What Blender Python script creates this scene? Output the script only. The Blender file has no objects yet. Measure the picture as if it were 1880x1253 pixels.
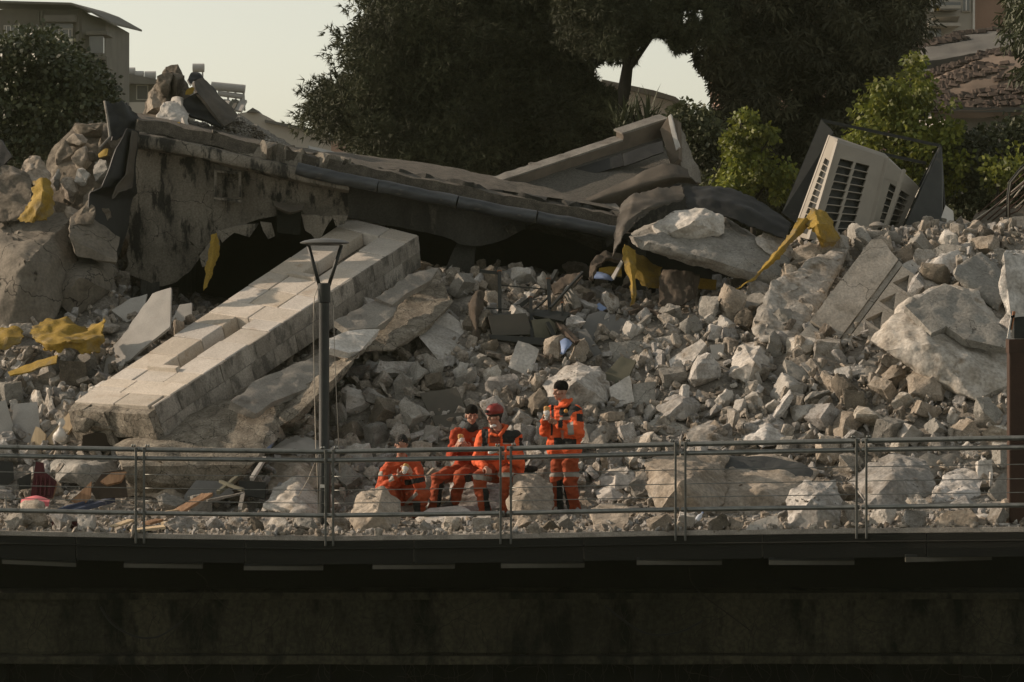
import bpy, bmesh, math, random
import numpy as np
from mathutils import Vector, Matrix, Euler, noise
from mathutils.geometry import tessellate_polygon
R = math.radians
rng = random.Random(7)
nrg = np.random.default_rng(11)
SC = bpy.context.scene
COL = SC.collection

# ---------------------------------------------------------------- camera, sky, sun, exposure
F, CZ, HX, HY = 5617.0, 3.5, 940.0, 463.0        # focal length in photo pixels, eye height, horizon
cam_d = bpy.data.cameras.new('camera')
cam = bpy.data.objects.new('camera', cam_d); COL.objects.link(cam)
cam.location = (0, 0, CZ); cam.rotation_euler = (R(90), 0, 0)
cam_d.sensor_width = 36.0; cam_d.lens = F / 1880 * 36.0
cam_d.shift_y = -163.5 / 1880
cam_d.clip_start = 0.5; cam_d.clip_end = 2000
SC.camera = cam

SUN_EL, SUN_AZ = 24.0, 283.0      # azimuth clockwise from +Y: from the left, slightly behind the scene
world = bpy.data.worlds.new("World"); SC.world = world
world.use_nodes = True
wn = world.node_tree; wn.nodes.clear()
w_out = wn.nodes.new('ShaderNodeOutputWorld'); w_bg = wn.nodes.new('ShaderNodeBackground')
w_sky = wn.nodes.new('ShaderNodeTexSky'); w_sky.sky_type = 'NISHITA'
w_sky.sun_disc = False; w_sky.sun_elevation = R(SUN_EL); w_sky.sun_rotation = R(SUN_AZ)
w_sky.air_density = 1.0; w_sky.dust_density = 1.0; w_sky.ozone_density = 1.0
w_hs = wn.nodes.new('ShaderNodeHueSaturation'); w_hs.inputs['Saturation'].default_value = 0.30
w_mul = wn.nodes.new('ShaderNodeMix'); w_mul.data_type = 'RGBA'; w_mul.blend_type = 'MULTIPLY'
w_mul.inputs[0].default_value = 1.0; w_mul.inputs[7].default_value = (1.0, 0.95, 0.84, 1)
wn.links.new(w_sky.outputs[0], w_hs.inputs['Color']); wn.links.new(w_hs.outputs[0], w_mul.inputs[6])
wn.links.new(w_mul.outputs[2], w_bg.inputs['Color'])
w_bg.inputs['Strength'].default_value = 0.104
wn.links.new(w_bg.outputs[0], w_out.inputs[0])

sun_d = bpy.data.lights.new('sun', 'SUN'); sun_d.energy = 3.2; sun_d.angle = R(0.6); sun_d.color = (1.0, 0.80, 0.62)
sun = bpy.data.objects.new('sun', sun_d); COL.objects.link(sun)
_sd = Vector((math.sin(R(SUN_AZ)) * math.cos(R(SUN_EL)), math.cos(R(SUN_AZ)) * math.cos(R(SUN_EL)), math.sin(R(SUN_EL))))
sun.rotation_euler = _sd.to_track_quat('Z', 'Y').to_euler(); sun.location = (-30, 20, 30)

SC.view_settings.view_transform = 'Standard'; SC.view_settings.look = 'None'
SC.view_settings.gamma = 1.0; SC.view_settings.use_curve_mapping = False
SC.view_settings.exposure = 0.60
SC.render.engine = 'CYCLES'
SC.cycles.max_bounces = 6; SC.cycles.diffuse_bounces = 3; SC.cycles.glossy_bounces = 2
SC.cycles.transmission_bounces = 2; SC.cycles.transparent_max_bounces = 6; SC.cycles.volume_bounces = 0
SC.cycles.use_denoising = True

# ---------------------------------------------------------------- helpers
def P(px, py, Y):
    return Vector(((px - HX) / F * Y, Y, CZ - (py - HY) / F * Y))
def ray(px, py):
    return Vector(((px - HX) / F, 1.0, -(py - HY) / F))
def PP(px, py, p0, n):
    o = Vector((0, 0, CZ)); d = ray(px, py)
    return o + d * ((p0 - o).dot(n) / d.dot(n))

def props(o, label=None, cat=None, group=None, kind=None):
    if label: o['label'] = label
    if cat: o['category'] = cat
    if group: o['group'] = group
    if kind or label: o['kind'] = kind or 'thing'
    return o

def mesh_np(name, verts, faces_flat, loop_counts, mats, smooth=False, midx=None):
    """mesh from numpy arrays (fast path)"""
    me = bpy.data.meshes.new(name)
    nv = len(verts); nl = len(faces_flat); nf = len(loop_counts)
    me.vertices.add(nv); me.vertices.foreach_set('co', np.asarray(verts, dtype=np.float32).ravel())
    me.loops.add(nl); me.loops.foreach_set('vertex_index', np.asarray(faces_flat, dtype=np.int32))
    me.polygons.add(nf)
    ls = np.concatenate(([0], np.cumsum(loop_counts)[:-1])).astype(np.int32)
    me.polygons.foreach_set('loop_start', ls)
    if midx is not None: me.polygons.foreach_set('material_index', np.asarray(midx, dtype=np.int32))
    me.polygons.foreach_set('use_smooth', np.full(nf, bool(smooth)))
    for m in mats: me.materials.append(m)
    me.update(calc_edges=True); me.validate()
    return me

def link(name, me, parent=None, loc=None):
    o = bpy.data.objects.new(name, me); COL.objects.link(o)
    if loc is not None: o.location = loc
    if parent is not None:
        o.parent = parent; o.location = Vector(o.location) - parent_loc(parent)
    return o
def parent_loc(p):
    l = Vector(p.location)
    while p.parent is not None:
        p = p.parent; l = l + Vector(p.location)
    return l

def finish(name, bm, mat, parent=None, smooth=None, rec=True):
    """link a bmesh (world coordinates) as one object with its origin at its base"""
    bmesh.ops.recalc_face_normals(bm, faces=bm.faces)
    if not bm.verts: bm.verts.new((0, 0, 0))
    xs = [v.co.x for v in bm.verts]; ys = [v.co.y for v in bm.verts]; zs = [v.co.z for v in bm.verts]
    b = Vector(((min(xs) + max(xs)) / 2, (min(ys) + max(ys)) / 2, min(zs)))
    bmesh.ops.translate(bm, verts=bm.verts, vec=-b)
    me = bpy.data.meshes.new(name); bm.to_mesh(me); bm.free()
    for m in (mat if isinstance(mat, (list, tuple)) else [mat]): me.materials.append(m)
    if smooth is not None:
        me.polygons.foreach_set('use_smooth', [True] * len(me.polygons))
        if smooth < 180: me.set_sharp_from_angle(angle=R(smooth))
    return link(name, me, parent, b)

def empty(name, loc, label=None, cat=None, group=None):
    o = bpy.data.objects.new(name, None); COL.objects.link(o); o.location = loc
    o.empty_display_size = 0.2
    return props(o, label, cat, group)

def copy_tree(o, parent=None):
    c = o.copy(); COL.objects.link(c)
    if parent is not None: c.parent = parent
    for ch in list(o.children): copy_tree(ch, c)
    return c

def bx(bm, o, a, b, c, mi=0):
    """box: corner o with edge vectors a, b, c"""
    o, a, b, c = Vector(o), Vector(a), Vector(b), Vector(c)
    v = [bm.verts.new(p) for p in (o, o + a, o + a + b, o + b, o + c, o + a + c, o + a + b + c, o + b + c)]
    for f in ((3, 2, 1, 0), (4, 5, 6, 7), (0, 1, 5, 4), (1, 2, 6, 5), (2, 3, 7, 6), (3, 0, 4, 7)):
        fc = bm.faces.new([v[i] for i in f]); fc.material_index = mi
    return v
def abox(bm, x0, y0, z0, x1, y1, z1, mi=0):
    return bx(bm, (x0, y0, z0), (x1 - x0, 0, 0), (0, y1 - y0, 0), (0, 0, z1 - z0), mi)
def beam(bm, p, q, w, h, up=(0, 0, 1), mi=0):
    """bar of section w x h from p to q"""
    p, q = Vector(p), Vector(q); d = q - p
    s = d.cross(Vector(up))
    if s.length < 1e-6: s = d.cross(Vector((0, 1, 0)))
    s = s.normalized() * w; u = s.cross(d).normalized() * h
    return bx(bm, p - s / 2 - u / 2, s, u, d, mi)
def tube(bm, pts, r, n=8, cap=True, mi=0, sq=1.0):
    pts = [Vector(p) for p in pts]; rings = []
    for i, p in enumerate(pts):
        t = (pts[min(i + 1, len(pts) - 1)] - pts[max(i - 1, 0)]).normalized()
        a = t.cross(Vector((0, 0, 1)))
        if a.length < 0.05: a = t.cross(Vector((0, 1, 0)))
        a.normalize(); b = a.cross(t)
        rr = r[i] if isinstance(r, (list, tuple)) else r
        rings.append([bm.verts.new(p + (a * math.cos(2 * math.pi * k / n) + b * (sq * math.sin(2 * math.pi * k / n))) * rr) for k in range(n)])
    for i in range(len(rings) - 1):
        for k in range(n):
            f = bm.faces.new((rings[i][k], rings[i][(k + 1) % n], rings[i + 1][(k + 1) % n], rings[i + 1][k])); f.material_index = mi; f.smooth = True
    if cap and n > 2:
        bm.faces.new(rings[0][::-1]).material_index = mi; bm.faces.new(rings[-1]).material_index = mi
def lathe(bm, c, prof, n=20, axis=None, mi=0):
    c = Vector(c); rings = []
    for r, z in prof:
        rings.append([bm.verts.new(c + Vector((r * math.cos(2 * math.pi * k / n), r * math.sin(2 * math.pi * k / n), z))) for k in range(n)])
    for i in range(len(rings) - 1):
        for k in range(n):
            f = bm.faces.new((rings[i][k], rings[i][(k + 1) % n], rings[i + 1][(k + 1) % n], rings[i + 1][k])); f.smooth = True; f.material_index = mi
    bm.faces.new(rings[0][::-1]); bm.faces.new(rings[-1])
def hull(bm, pts):
    vs = [bm.verts.new(p) for p in pts]
    r = bmesh.ops.convex_hull(bm, input=vs)
    dead = [e for e in r['geom_interior'] if isinstance(e, bmesh.types.BMVert)] + [e for e in r['geom_unused'] if isinstance(e, bmesh.types.BMVert)]
    dead = list({v for v in dead if v.is_valid})
    if dead: bmesh.ops.delete(bm, geom=dead, context='VERTS')
def rough(bm, L, amp, freq, seed=0, sm=1, rounds=5, fine=0.45):
    """break a closed mesh into edges about L long and weather it with noise"""
    bmesh.ops.triangulate(bm, faces=bm.faces)
    for _ in range(rounds):
        es = [e for e in bm.edges if e.calc_length() > L]
        if not es or len(bm.verts) > 6000: break
        bmesh.ops.subdivide_edges(bm, edges=es, cuts=1)
        bmesh.ops.triangulate(bm, faces=[f for f in bm.faces if len(f.verts) > 3])
    for _ in range(sm): bmesh.ops.smooth_vert(bm, verts=bm.verts, factor=0.5, use_axis_x=True, use_axis_y=True, use_axis_z=True)
    bm.normal_update()
    off = Vector((seed * 3.17, seed * 1.71, seed * 2.3))
    mv = []
    for v in bm.verts:
        q = v.co * freq + off
        d = noise.noise(q) * amp + noise.noise(q * 3.1) * amp * fine + abs(noise.noise(q * 1.7 + Vector((9, 9, 9)))) * -amp * 0.5
        if amp > 0.02: d += amp * 0.55 * (0.6 - min(1.6, noise.ridged_multi_fractal(q * 1.6, 0.9, 2.1, 3, 0.9, 1.6)))
        mv.append(v.normal * d)
    for v, d in zip(bm.verts, mv): v.co += d
def poly_prism(bm, pts3, ext, mi=0):
    """extrude a planar polygon (list of points) by vector ext"""
    a = [bm.verts.new(p) for p in pts3]; b = [bm.verts.new(p + ext) for p in pts3]
    n = len(a)
    for tri in tessellate_polygon([pts3]):
        bm.faces.new([a[i] for i in tri]).material_index = mi
        bm.faces.new([b[i] for i in tri][::-1]).material_index = mi
    for i in range(n):
        bm.faces.new((a[i], b[i], b[(i + 1) % n], a[(i + 1) % n])).material_index = mi

# ---------------------------------------------------------------- materials
def M(name, c1, c2=None, scale=2.0, rough_=0.9, bump=0.0, bscale=20.0, rnd=0.0, c3=None, s3=1.0, t3=0.55, metal=0.0, w3=0.12,
      stretch=None, grain=0.0, spec=0.3, hue_rnd=0.0, crack=None):
    m = bpy.data.materials.new(name); m.use_nodes = True
    nt = m.node_tree; N = nt.nodes; Lk = nt.links
    bs = N['Principled BSDF']; bs.inputs['Roughness'].default_value = rough_; bs.inputs['Metallic'].default_value = metal
    bs.inputs['Specular IOR Level'].default_value = spec
    tc = N.new('ShaderNodeTexCoord'); src = tc.outputs['Object']
    oi = None
    if rnd or hue_rnd:
        oi = N.new('ShaderNodeObjectInfo')
        ad = N.new('ShaderNodeVectorMath'); ad.operation = 'MULTIPLY_ADD'
        ad.inputs[0].default_value = (37, 19, 53)
        Lk.new(oi.outputs['Random'], ad.inputs[1]); Lk.new(src, ad.inputs[2]); src = ad.outputs[0]
    if stretch:
        mp = N.new('ShaderNodeMapping'); mp.inputs['Scale'].default_value = stretch
        Lk.new(src, mp.inputs['Vector']); src2 = mp.outputs[0]
    else: src2 = src
    def nz(s, vec, det=5, ro=0.6):
        n = N.new('ShaderNodeTexNoise'); n.inputs['Scale'].default_value = s; n.inputs['Detail'].default_value = det
        n.inputs['Roughness'].default_value = ro; Lk.new(vec, n.inputs['Vector']); return n.outputs['Fac']
    def ramp(fac, a, b):
        mr = N.new('ShaderNodeMapRange'); mr.inputs['From Min'].default_value = a; mr.inputs['From Max'].default_value = b
        Lk.new(fac, mr.inputs['Value']); return mr.outputs[0]
    def mix(fac, a, b, mode='MIX'):
        x = N.new('ShaderNodeMix'); x.data_type = 'RGBA'; x.blend_type = mode
        if isinstance(fac, (int, float)): x.inputs[0].default_value = fac
        else: Lk.new(fac, x.inputs[0])
        for i, c in ((6, a), (7, b)):
            if isinstance(c, tuple): x.inputs[i].default_value = (*c, 1)
            else: Lk.new(c, x.inputs[i])
        return x.outputs[2]
    col = mix(ramp(nz(scale, src2), 0.36, 0.64), c1, c2 or c1)
    if c3: col = mix(ramp(nz(s3, src2, 8, 0.65), t3, t3 + w3), col, c3)
    if grain:
        g = nz(bscale * 2.2, src, 2)
        col = mix(grain, col, mix(ramp(g, 0.3, 0.7), (0.35, 0.35, 0.35), (1.65, 1.65, 1.65)), 'MULTIPLY')
    if crack:
        vz = N.new('ShaderNodeTexVoronoi'); vz.feature = 'DISTANCE_TO_EDGE'; vz.inputs['Scale'].default_value = crack[0]
        wp = N.new('ShaderNodeTexNoise'); wp.inputs['Scale'].default_value = crack[0] * 2.5; wp.inputs['Detail'].default_value = 4
        va = N.new('ShaderNodeVectorMath'); va.operation = 'MULTIPLY_ADD'; va.inputs[1].default_value = (0.5 / crack[0],) * 3
        Lk.new(src, wp.inputs['Vector']); Lk.new(wp.outputs['Color'], va.inputs[0]); Lk.new(src, va.inputs[2]); Lk.new(va.outputs[0], vz.inputs['Vector'])
        col = mix(ramp(vz.outputs['Distance'], crack[1], 0.0), col, (0.018, 0.016, 0.013))
    if rnd:
        hv = N.new('ShaderNodeHueSaturation')
        v = N.new('ShaderNodeMapRange'); v.inputs['To Min'].default_value = 1 - rnd; v.inputs['To Max'].default_value = 1 + rnd
        Lk.new(oi.outputs['Random'], v.inputs['Value']); Lk.new(v.outputs[0], hv.inputs['Value'])
        if hue_rnd:
            w = N.new('ShaderNodeMath'); w.operation = 'MULTIPLY_ADD'; w.inputs[1].default_value = 7.31; w.inputs[2].default_value = 0.2
            fr = N.new('ShaderNodeMath'); fr.operation = 'FRACT'
            Lk.new(oi.outputs['Random'], w.inputs[0]); Lk.new(w.outputs[0], fr.inputs[0])
            sv = N.new('ShaderNodeMapRange'); sv.inputs['To Min'].default_value = 1 - hue_rnd; sv.inputs['To Max'].default_value = 1 + hue_rnd
            Lk.new(fr.outputs[0], sv.inputs['Value']); Lk.new(sv.outputs[0], hv.inputs['Saturation'])
        Lk.new(col, hv.inputs['Color']); col = hv.outputs[0]
    Lk.new(col, bs.inputs['Base Color'])
    if bump:
        b1 = N.new('ShaderNodeBump'); b1.inputs['Strength'].default_value = bump; b1.inputs['Distance'].default_value = 0.03
        Lk.new(nz(bscale, src2, 8, 0.7), b1.inputs['Height'])
        Lk.new(b1.outputs[0], bs.inputs['Normal'])
    return m

ROCK = M('limestone rubble', (0.425, 0.402, 0.364), (0.265, 0.241, 0.206), 3.2, 0.95, 1.0, 9, rnd=0.40, c3=(0.15, 0.118, 0.082), s3=2.2, t3=0.56, grain=0.4, hue_rnd=0.4)
ROCKW = M('pale dressed limestone', (0.483, 0.460, 0.420), (0.356, 0.333, 0.293), 2.4, 0.9, 0.7, 12, rnd=0.18, c3=(0.20, 0.172, 0.13), s3=2.0, t3=0.58, grain=0.3)
ROCKT = M('tan rubble masonry', (0.374, 0.324, 0.262), (0.241, 0.201, 0.153), 3.0, 0.95, 1.0, 10, rnd=0.22, c3=(0.38, 0.34, 0.29), s3=2.4, t3=0.58, grain=0.4)
ROCKD = M('dark earthy masonry', (0.17, 0.145, 0.11), (0.105, 0.09, 0.07), 2.5, 0.95, 1.0, 9, rnd=0.2, c3=(0.25, 0.22, 0.18), s3=2.0, t3=0.58, grain=0.4)
ROCKG = M('grey concrete lump', (0.278, 0.265, 0.234), (0.192, 0.181, 0.158), 2.5, 0.95, 0.8, 12, rnd=0.2, c3=(0.30, 0.285, 0.25), s3=2.5, t3=0.58, grain=0.35, crack=(1.6, 0.006))
RUB = M('fine rubble', (0.351, 0.317, 0.270), (0.209, 0.182, 0.146), 4, 0.95, 0.8, 14, c3=(0.10, 0.083, 0.065), s3=1.2, t3=0.5, grain=0.5)
DIRT = M('dusty earth and crushed stone', (0.245, 0.222, 0.188), (0.145, 0.130, 0.108), 3.5, 1.0, 1.0, 14, c3=(0.25, 0.225, 0.19), s3=6, t3=0.56, grain=0.5)
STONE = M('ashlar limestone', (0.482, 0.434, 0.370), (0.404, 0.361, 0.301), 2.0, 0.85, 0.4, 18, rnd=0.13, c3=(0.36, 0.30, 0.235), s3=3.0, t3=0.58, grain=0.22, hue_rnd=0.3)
STONED = M('dark blotched limestone', (0.30, 0.275, 0.235), (0.20, 0.18, 0.15), 3.0, 0.9, 0.4, 18, rnd=0.2, c3=(0.125, 0.115, 0.098), s3=4.0, t3=0.5, w3=0.1, stretch=(1, 1, 0.6), grain=0.4)  # darker stone with dark blotches, for the side face
MORT = M('broken mortar core', (0.248, 0.220, 0.174), (0.138, 0.119, 0.092), 5, 1.0, 1.0, 16, c3=(0.34, 0.31, 0.265), s3=3.5, t3=0.6, grain=0.5, crack=(3.5, 0.02))
CONC = M('stained concrete', (0.215, 0.193, 0.155), (0.125, 0.112, 0.09), 1.6, 0.9, 0.5, 16, c3=(0.028, 0.027, 0.023), s3=3.0, t3=0.50, w3=0.09, stretch=(1.6, 1, 0.42), grain=0.4, crack=(0.9, 0.006))
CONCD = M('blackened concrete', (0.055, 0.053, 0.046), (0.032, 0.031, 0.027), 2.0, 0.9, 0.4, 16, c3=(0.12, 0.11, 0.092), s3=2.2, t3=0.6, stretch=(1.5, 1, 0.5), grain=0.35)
CONCG = M('bare grey concrete', (0.25, 0.232, 0.20), (0.18, 0.165, 0.142), 2.2, 0.92, 0.4, 20, rnd=0.12, c3=(0.12, 0.105, 0.085), s3=2.2, t3=0.58, grain=0.3)
PLAST = M('smooth grey plaster', (0.155, 0.152, 0.143), (0.125, 0.123, 0.115), 3, 0.9, 0.1, 20, grain=0.08)
BOARDW = M('pale board', (0.36, 0.345, 0.315), (0.30, 0.285, 0.258), 2.5, 0.85, 0.1, 20, c3=(0.22, 0.198, 0.168), s3=2.5, t3=0.64, grain=0.1)
GRAVEL = M('roof gravel', (0.27, 0.255, 0.225), (0.16, 0.15, 0.13), 30, 0.95, 1.0, 60, grain=0.7)
MEMB = M('black roofing membrane', (0.014, 0.0145, 0.013), (0.009, 0.0095, 0.009), 3, 0.6, 0.25, 12, c3=(0.055, 0.048, 0.038), s3=2.2, t3=0.68, w3=0.2, spec=0.4)
MEMBT = M('dusty membrane', (0.085, 0.072, 0.056), (0.05, 0.044, 0.035), 3, 0.7, 0.2, 12, c3=(0.20, 0.165, 0.125), s3=2.5, t3=0.6, w3=0.2)
YEL = M('yellow insulation sheet', (0.26, 0.17, 0.022), (0.20, 0.13, 0.02), 3, 0.75, 0.6, 16, c3=(0.17, 0.135, 0.075), s3=3.5, t3=0.52, w3=0.15, grain=0.25)
STEELP = M('dull post steel', (0.12, 0.12, 0.108), (0.085, 0.085, 0.075), 8, 0.5, 0.05, 40, metal=0.6, c3=(0.06, 0.056, 0.046), s3=9, t3=0.6)
STEEL = M('galvanised rail', (0.225, 0.229, 0.210), (0.160, 0.162, 0.145), 8, 0.4, 0.05, 40, metal=0.7, c3=(0.07, 0.066, 0.054), s3=9, t3=0.6)
ZINC = M('weathered metal gutter', (0.085, 0.091, 0.095), (0.048, 0.052, 0.055), 2.5, 0.45, 0.15, 12, metal=0.35, c3=(0.20, 0.185, 0.16), s3=2.4, t3=0.58, w3=0.15, stretch=(1, 1, 3))
DKMET = M('dark painted metal', (0.022, 0.024, 0.021), (0.015, 0.016, 0.014), 6, 0.5, 0.05, 30, c3=(0.06, 0.05, 0.04), s3=5, t3=0.64)
RUST = M('rusty steel', (0.052, 0.028, 0.018), (0.038, 0.021, 0.014), 4, 0.8, 0.2, 30, c3=(0.028, 0.017, 0.012), s3=3, t3=0.58)
RUSTB = M('bright rust', (0.35, 0.15, 0.07), (0.24, 0.11, 0.06), 9, 0.85, 0.2, 30)
WOOD = M('splintered wood', (0.26, 0.155, 0.085), (0.17, 0.095, 0.05), 4, 0.8, 0.3, 20, stretch=(8, 1, 1), rnd=0.2)
WOODL = M('pale raw wood', (0.56, 0.44, 0.28), (0.46, 0.35, 0.22), 4, 0.8, 0.2, 20, stretch=(6, 1, 1), rnd=0.15)
WOODD = M('charred timber', (0.075, 0.055, 0.04), (0.045, 0.035, 0.027), 4, 0.9, 0.5, 14, rnd=0.2, c3=(0.16, 0.12, 0.085), s3=4, t3=0.6)
FASC = M('near black fascia', (0.011, 0.011, 0.008), (0.008, 0.008, 0.006), 2, 0.9, 0.3, 14, c3=(0.022, 0.020, 0.015), s3=1.4, t3=0.6, stretch=(0.6, 1, 3))  # near-black base with slightly lighter patches
WALLM = M('shade darkened river wall', (0.063, 0.057, 0.036), (0.035, 0.033, 0.021), 1.2, 0.95, 0.7, 8, c3=(0.009, 0.0095, 0.006), s3=1.6, t3=0.5, stretch=(1.4, 1, 0.5), grain=0.5)  # shade under the walkway is put into this wall colour
DARKW = M('stone painted as deep shade', (0.009, 0.0095, 0.006), (0.006, 0.0065, 0.004), 2, 0.95, 0.4, 10)  # near-black colour standing in for deep shade
TUBEM = M('dusty tube casing', (0.085, 0.078, 0.06), (0.065, 0.06, 0.045), 4, 0.6, 0)
PAVE = M('dusty walkway paving', (0.310, 0.282, 0.241), (0.207, 0.186, 0.159), 5, 0.95, 0.5, 30, grain=0.4)
VINE = M('dead vine', (0.030, 0.027, 0.018), (0.018, 0.016, 0.011), 5, 0.9)
CABLE = M('black cable', (0.02, 0.02, 0.018), None, 3, 0.6)
CABLEW = M('pale wire', (0.36, 0.32, 0.26), None, 3, 0.6)
BEIGE = M('beige enamel casing', (0.27, 0.245, 0.20), (0.235, 0.212, 0.174), 2, 0.5, 0.03, 20, c3=(0.21, 0.185, 0.15), s3=2.5, t3=0.62)
WHITE = M('dusty white paint', (0.52, 0.50, 0.455), (0.42, 0.40, 0.365), 3, 0.7, 0.05, 20)
VOID = M('painted interior shade', (0.018, 0.017, 0.014), (0.012, 0.011, 0.009), 2, 0.95, 0.2, 6)  # near-black colour paints the missing light inside the ruin
CLOTHD = M('dirty brown cloth', (0.085, 0.066, 0.048), (0.05, 0.04, 0.03), 4, 0.95, 0.5, 18, stretch=(4, 1, 0.6), c3=(0.18, 0.15, 0.115), s3=4, t3=0.62)
BLUE = M('faded blue plastic', (0.20, 0.27, 0.42), (0.15, 0.20, 0.33), 3, 0.6, 0.1, 10, c3=(0.33, 0.36, 0.42), s3=3, t3=0.6)
NAVY = M('blue painted board', (0.055, 0.07, 0.11), (0.04, 0.05, 0.085), 3, 0.6, 0.1, 10, c3=(0.32, 0.33, 0.36), s3=3.5, t3=0.6)
PINK = M('pink cushion', (0.62, 0.17, 0.18), (0.50, 0.12, 0.14), 3, 0.8)
MAROON = M('maroon upholstery', (0.085, 0.022, 0.026), (0.055, 0.016, 0.019), 5, 0.9, 0.3, 20)
PBAG = M('white plastic film', (0.58, 0.54, 0.48), (0.50, 0.46, 0.40), 5, 0.45, 0.3, 12)
BOTTLE = M('clear bottle plastic', (0.55, 0.58, 0.62), (0.42, 0.46, 0.52), 12, 0.15, 0.2, 20, spec=0.8)
OLIVE = M('olive grey tile', (0.125, 0.12, 0.085), (0.10, 0.095, 0.068), 3, 0.85, 0.15, 20)
DPANEL = M('dark brown panel', (0.088, 0.080, 0.064), (0.070, 0.064, 0.052), 3, 0.75, 0.08, 20)
SLATE = M('grey slate plaster face', (0.082, 0.084, 0.081), (0.06, 0.062, 0.06), 2.5, 0.9, 0.25, 16, c3=(0.28, 0.27, 0.25), s3=4, t3=0.68)
# ---------------------------------------------------------------- setting: walkway edge, ground, mound
E = [(-200, 971, 38.4), (0, 975, 38.2), (300, 981, 38.0), (600, 985, 37.8), (930, 981, 37.45), (1240, 975, 37.0), (1560, 971, 36.5), (1880, 968, 35.9), (2100, 966, 35.5)]
EP = [P(*e) for e in E]
EX = [p.x for p in EP]; EY = [p.y for p in EP]; EZ = [p.z for p in EP]
def edge_y(x): return float(np.interp(x, EX, EY))
def deck_z(x): return float(np.interp(x, EX, EZ))
def edge_at(px, dz=0.0, dy=0.0):
    """point of the walkway edge seen at photo column px"""
    Y = float(np.interp(px, [e[0] for e in E], [e[2] for e in E])); py = float(np.interp(px, [e[0] for e in E], [e[1] for e in E]))
    p = P(px, py, Y); return p + Vector((0, dy, dz))

RX = [-12, -7.9, -6.5, -6.0, -4.2, -3.0, -1.2, 0.2, 1.6, 3.2, 4.6, 5.6, 7.0, 9.0, 12]
RZ = [4.0, 4.0, 3.8, 2.5, 2.3, 2.6, 3.0, 3.0, 2.60, 2.55, 3.40, 3.75, 3.75, 3.8, 3.8]
def Hbase(x, y):
    d = deck_z(x)
    y0 = 41.15 + 0.35 * noise.noise(Vector((x * 0.5, 3.3, 0.0)))
    if x > 3.5: y0 -= min(1.0, (x - 3.5) * 0.3)
    s = max(0.0, y - y0)
    z = 0.50 * s + 0.04 * min(s, 2.0)
    rz = float(np.interp(x, RX, RZ)) - d
    if z > rz:
        z = rz + min(0.25, (z - rz) * 0.08)
    if y > 54: z -= (y - 54) * 0.3
    return max(-0.5, z) + d
def H(x, y):
    q = Vector((x, y, 0))
    s = min(1.0, max(0.0, (y - 41.0) / 1.5))
    return Hbase(x, y) + s * (0.16 * noise.noise(q * 0.8) + 0.07 * noise.noise(q * 2.3))
def hit(px, py):
    d = ray(px, py); Y = 36.0
    while Y < 60:
        x = d.x * Y; z = CZ + d.z * Y
        h = H(x, Y) if Y > edge_y(x) else -9
        if z <= h: return Vector((x, Y, h))
        Y += 0.06
    return Vector((d.x * 52, 52, CZ + d.z * 52))

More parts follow.
